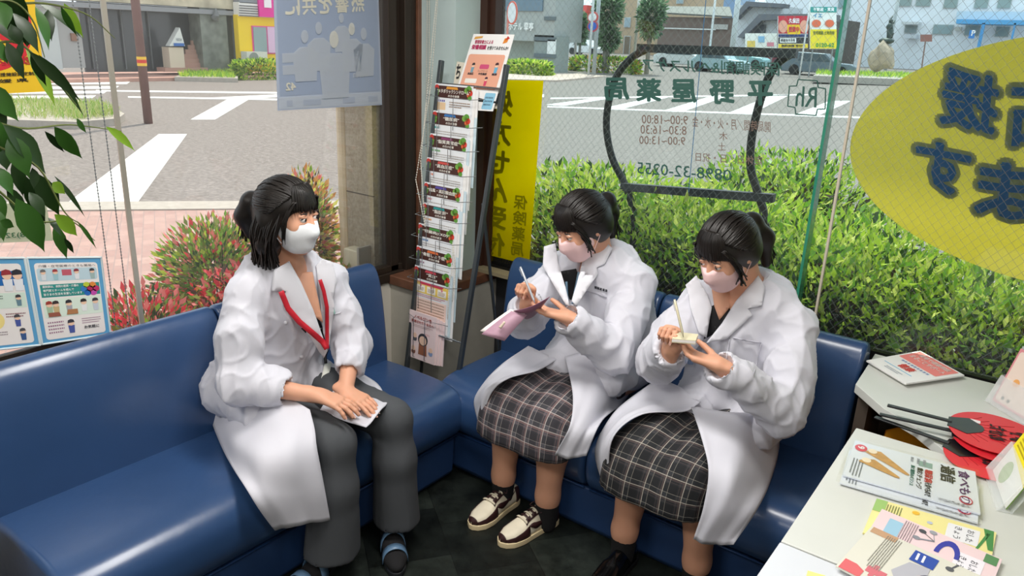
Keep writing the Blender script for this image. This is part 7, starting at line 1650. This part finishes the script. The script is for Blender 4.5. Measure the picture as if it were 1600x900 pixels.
g3 = dict(label='person in white coat and dark tartan skirt writing on a small notepad, wearing black shoes',
    hc=(1.64, -.495, 1.185), hf=(-.26, -.80, -.50), tail=-.02,
    J=dict(neck=(1.685, -.385, 1.045), shR=(1.525, -.40, .955), shL=(1.865, -.375, .95), elR=(1.475, -.585, .775), elL=(1.915, -.56, .725), wrR=(1.590, -.735, .900), wrL=(1.755, -.755, .905), hip=(1.70, -.28, .56), knR=(1.495, -.70, .485), knL=(1.73, -.70, .485), anR=(1.47, -.69, .09), anL=(1.745, -.68, .09)),
    dR=(.05, -.12, 1), nR=(-.15, -.9, -.1), sR=1, cR=[(1.1, 1.2, .7), (1.2, 1.3, .8), (1.3, 1.3, .8), (1.3, 1.3, .8)],
    dL=(-1, -.12, .12), nL=(0, .1, 1), sL=1, cL=[(.25, .5, .3)]*4, sock=.15, shoe='plain', shoes=(((1.48, -.62, 0), (1.475, -.885, 0)), ((1.75, -.61, 0), (1.775, -.87, 0))), tart=TART2,
    skirt=[((1.70, -.26, .56), .155, (0, 0, .10)), ((1.67, -.45, .55), .175, (0, -.005, .10)), ((1.63, -.62, .535), .188, (0, -.02, .09)), ((1.60, -.71, .50), .195, (0, -.065, .062)), ((1.59, -.745, .44), .19, (0, -.085, .03)), ((1.585, -.75, .37), .19, (0, -.09, .0))],
    panels=[[[Z(1030, 590, .70), Z(1062, 605, .68), Z(1095, 628, .665)], [Z(985, 622, .60), Z(1025, 630, .635), Z(1070, 642, .65)], [Z(955, 655, .56), Z(975, 652, .61), Z(1005, 648, .635)], [Yp(931, 706, -.72), Yp(945, 695, -.79), Yp(960, 684, -.81)], [Yp(944, 767, -.74), Yp(946, 755, -.78), Yp(949, 742, -.80)]],
            [[Z(1080, 636, .68), Z(1150, 645, .70), Z(1214, 640, .65)], [Z(1096, 684, .655), Z(1155, 698, .635), Z(1217, 698, .50)], [Yp(1107, 735, -.85), Yp(1152, 748, -.82), Z(1202, 755, .462)], [Yp(1100, 790, -.88), Yp(1140, 798, -.87), Yp(1182, 797, -.78)], [Yp(1083, 843, -.88), Yp(1112, 851, -.87), Yp(1146, 851, -.86)]]],
    vneck=[(1106, 482), (1140, 462), (1148, 488), (1120, 520), (1100, 530)], vcol=M('#141416', .8), vskin=[(1112, 452), (1150, 455), (1142, 478), (1124, 500), (1116, 478)],
    lapels=[[(1072, 445), (1088, 430), (1105, 460), (1112, 480), (1104, 528), (1092, 520), (1078, 478), (1076, 462)], [(1150, 470), (1185, 430), (1196, 448), (1190, 478), (1168, 482), (1176, 492), (1135, 530), (1103, 536), (1128, 505)]],
    strips=[([(1145, 528), (1166, 532), (1190, 536)], 2, 'pocket_seam', S0), ([(1190, 536), (1184, 560), (1178, 585)], 1.5, 'pocket_seam', S0), ([(1140, 530), (1136, 552), (1134, 575)], 1.5, 'pocket_seam', S0)],
    patches=[([(1073, 562), (1083, 564), (1082, 570), (1072, 568)], 'pen_clip', '#9fb4d8')])
r3, bv3, tR3, tL3 = girl(3, g3)
on_body([(1085+5*math.cos(a), 638+5*math.sin(a)) for a in [6.2832*i/10 for i in range(10)]], bv3, .012, .003, 'button', M('#cfcdd4', .35), r3, 3)

# things in their hands
nb = thing('notebook', 'open notebook with mauve cover held in left hand', 'notebook', (1.05, -.78, .88))
MV = mat('mauve_cover', '#8f6076', .5, noise=(30, .06)); MV2 = mat('mauve_cover_light', '#b690a2', .5, noise=(30, .06)); PG = mat('page', '#efe9e4', .7)
def leafsheet(c, m, nm, bulge, th=.0018, n=8):
    a, b, c2, d = [v(q) for q in c]; mb = MB(); vs = []
    nn = (b-a).cross(d-a).normalized(); nn = nn if nn.dot(CL-a) > 0 else -nn
    for i in range(n+1):
        for j in range(2): vs.append((a.lerp(b, i/n)).lerp(d.lerp(c2, i/n), j)+nn*bulge*math.sin(math.pi*i/n))
    mb.add(vs, [(2*i, 2*i+1, 2*i+3, 2*i+2) for i in range(n)]); o = mb.build(nm, m, nb, smooth=True); md = o.modifiers.new('th', 'SOLIDIFY'); md.thickness = th; return o
leafsheet([Yp(802, 486, -.815), Yp(859, 464, -.80), Yp(845, 482, -.745), Yp(822, 499, -.745)], MV, 'cover', .010); leafsheet([Yp(752, 522, -.90), Yp(799, 486, -.82), Yp(824, 492, -.79), Yp(788, 533, -.87)], MV2, 'cover', .006)
leafsheet([Yp(750, 517, -.895), Yp(797, 483, -.81), Yp(822, 488, -.78), Yp(786, 528, -.86)], PG, 'page_block', .006, .006)
q = at(783, 507, 1, -.868); leafsheet([Yp(779, 511, -.876), Yp(787, 502, -.866), Yp(790, 504, -.864), Yp(783, 514, -.872)], M('#ead9c4', .5), 'cover_emblem', 0)
def pen(a, b, name, label, col, r=.0042, clip=True):
    a, b = v(a), v(b); t = thing(name, label, 'pen', tuple(a)); d = (b-a).normalized(); MB().tube([a, a+d*.012, a+d*.015, b-d*.01, b], [.001, r*.7, r, r, r*.8], 10).build('barrel', mat('pen_'+col.strip('#'), col, .25, .3), t, smooth=True)
    s_ = d.cross(FW).normalized(); MB().tube([b-d*.004+s_*r*1.5, b-d*.035+s_*r*1.5], .0010, 5).build('clip', mat('pen_clip', '#c9ccd0', .2, .8), t); return t
pen(at(836, 474, 1, -.80), at(813, 417, 1, -.77), 'pen', 'silver pen in the hand of the person with the mauve notebook', '#b9bcc2'); pen(at(1068, 527, 1, -.81), at(1054, 468, 1, -.78), 'pen', 'cream pen in the hand of the person with the small notepad', '#dcd3b4')
np_ = thing('notepad', 'small white notepad with cream cover held in left hand', 'notepad', tuple(at(1075, 530, 1, -.80)))
c4 = [Yp(1050, 530, -.815), Yp(1087, 533, -.80), Yp(1091, 523, -.755), Yp(1055, 519, -.77)]
c4 = [v((p.x, p.y, p.z)) for p in c4]; fixn(MB().prism(c4, (0, .0, -.008)).build('pages', PG, np_)); fixn(MB().prism([p+v((0, 0, .0018)) for p in c4], (0, 0, -.0018)).build('cover', mat('cream_cover', '#d8cfae', .5), np_)); fixn(MB().prism([p-v((0, 0, .009)) for p in c4], (0, 0, -.0018)).build('cover', MATS['cream_cover'], np_))
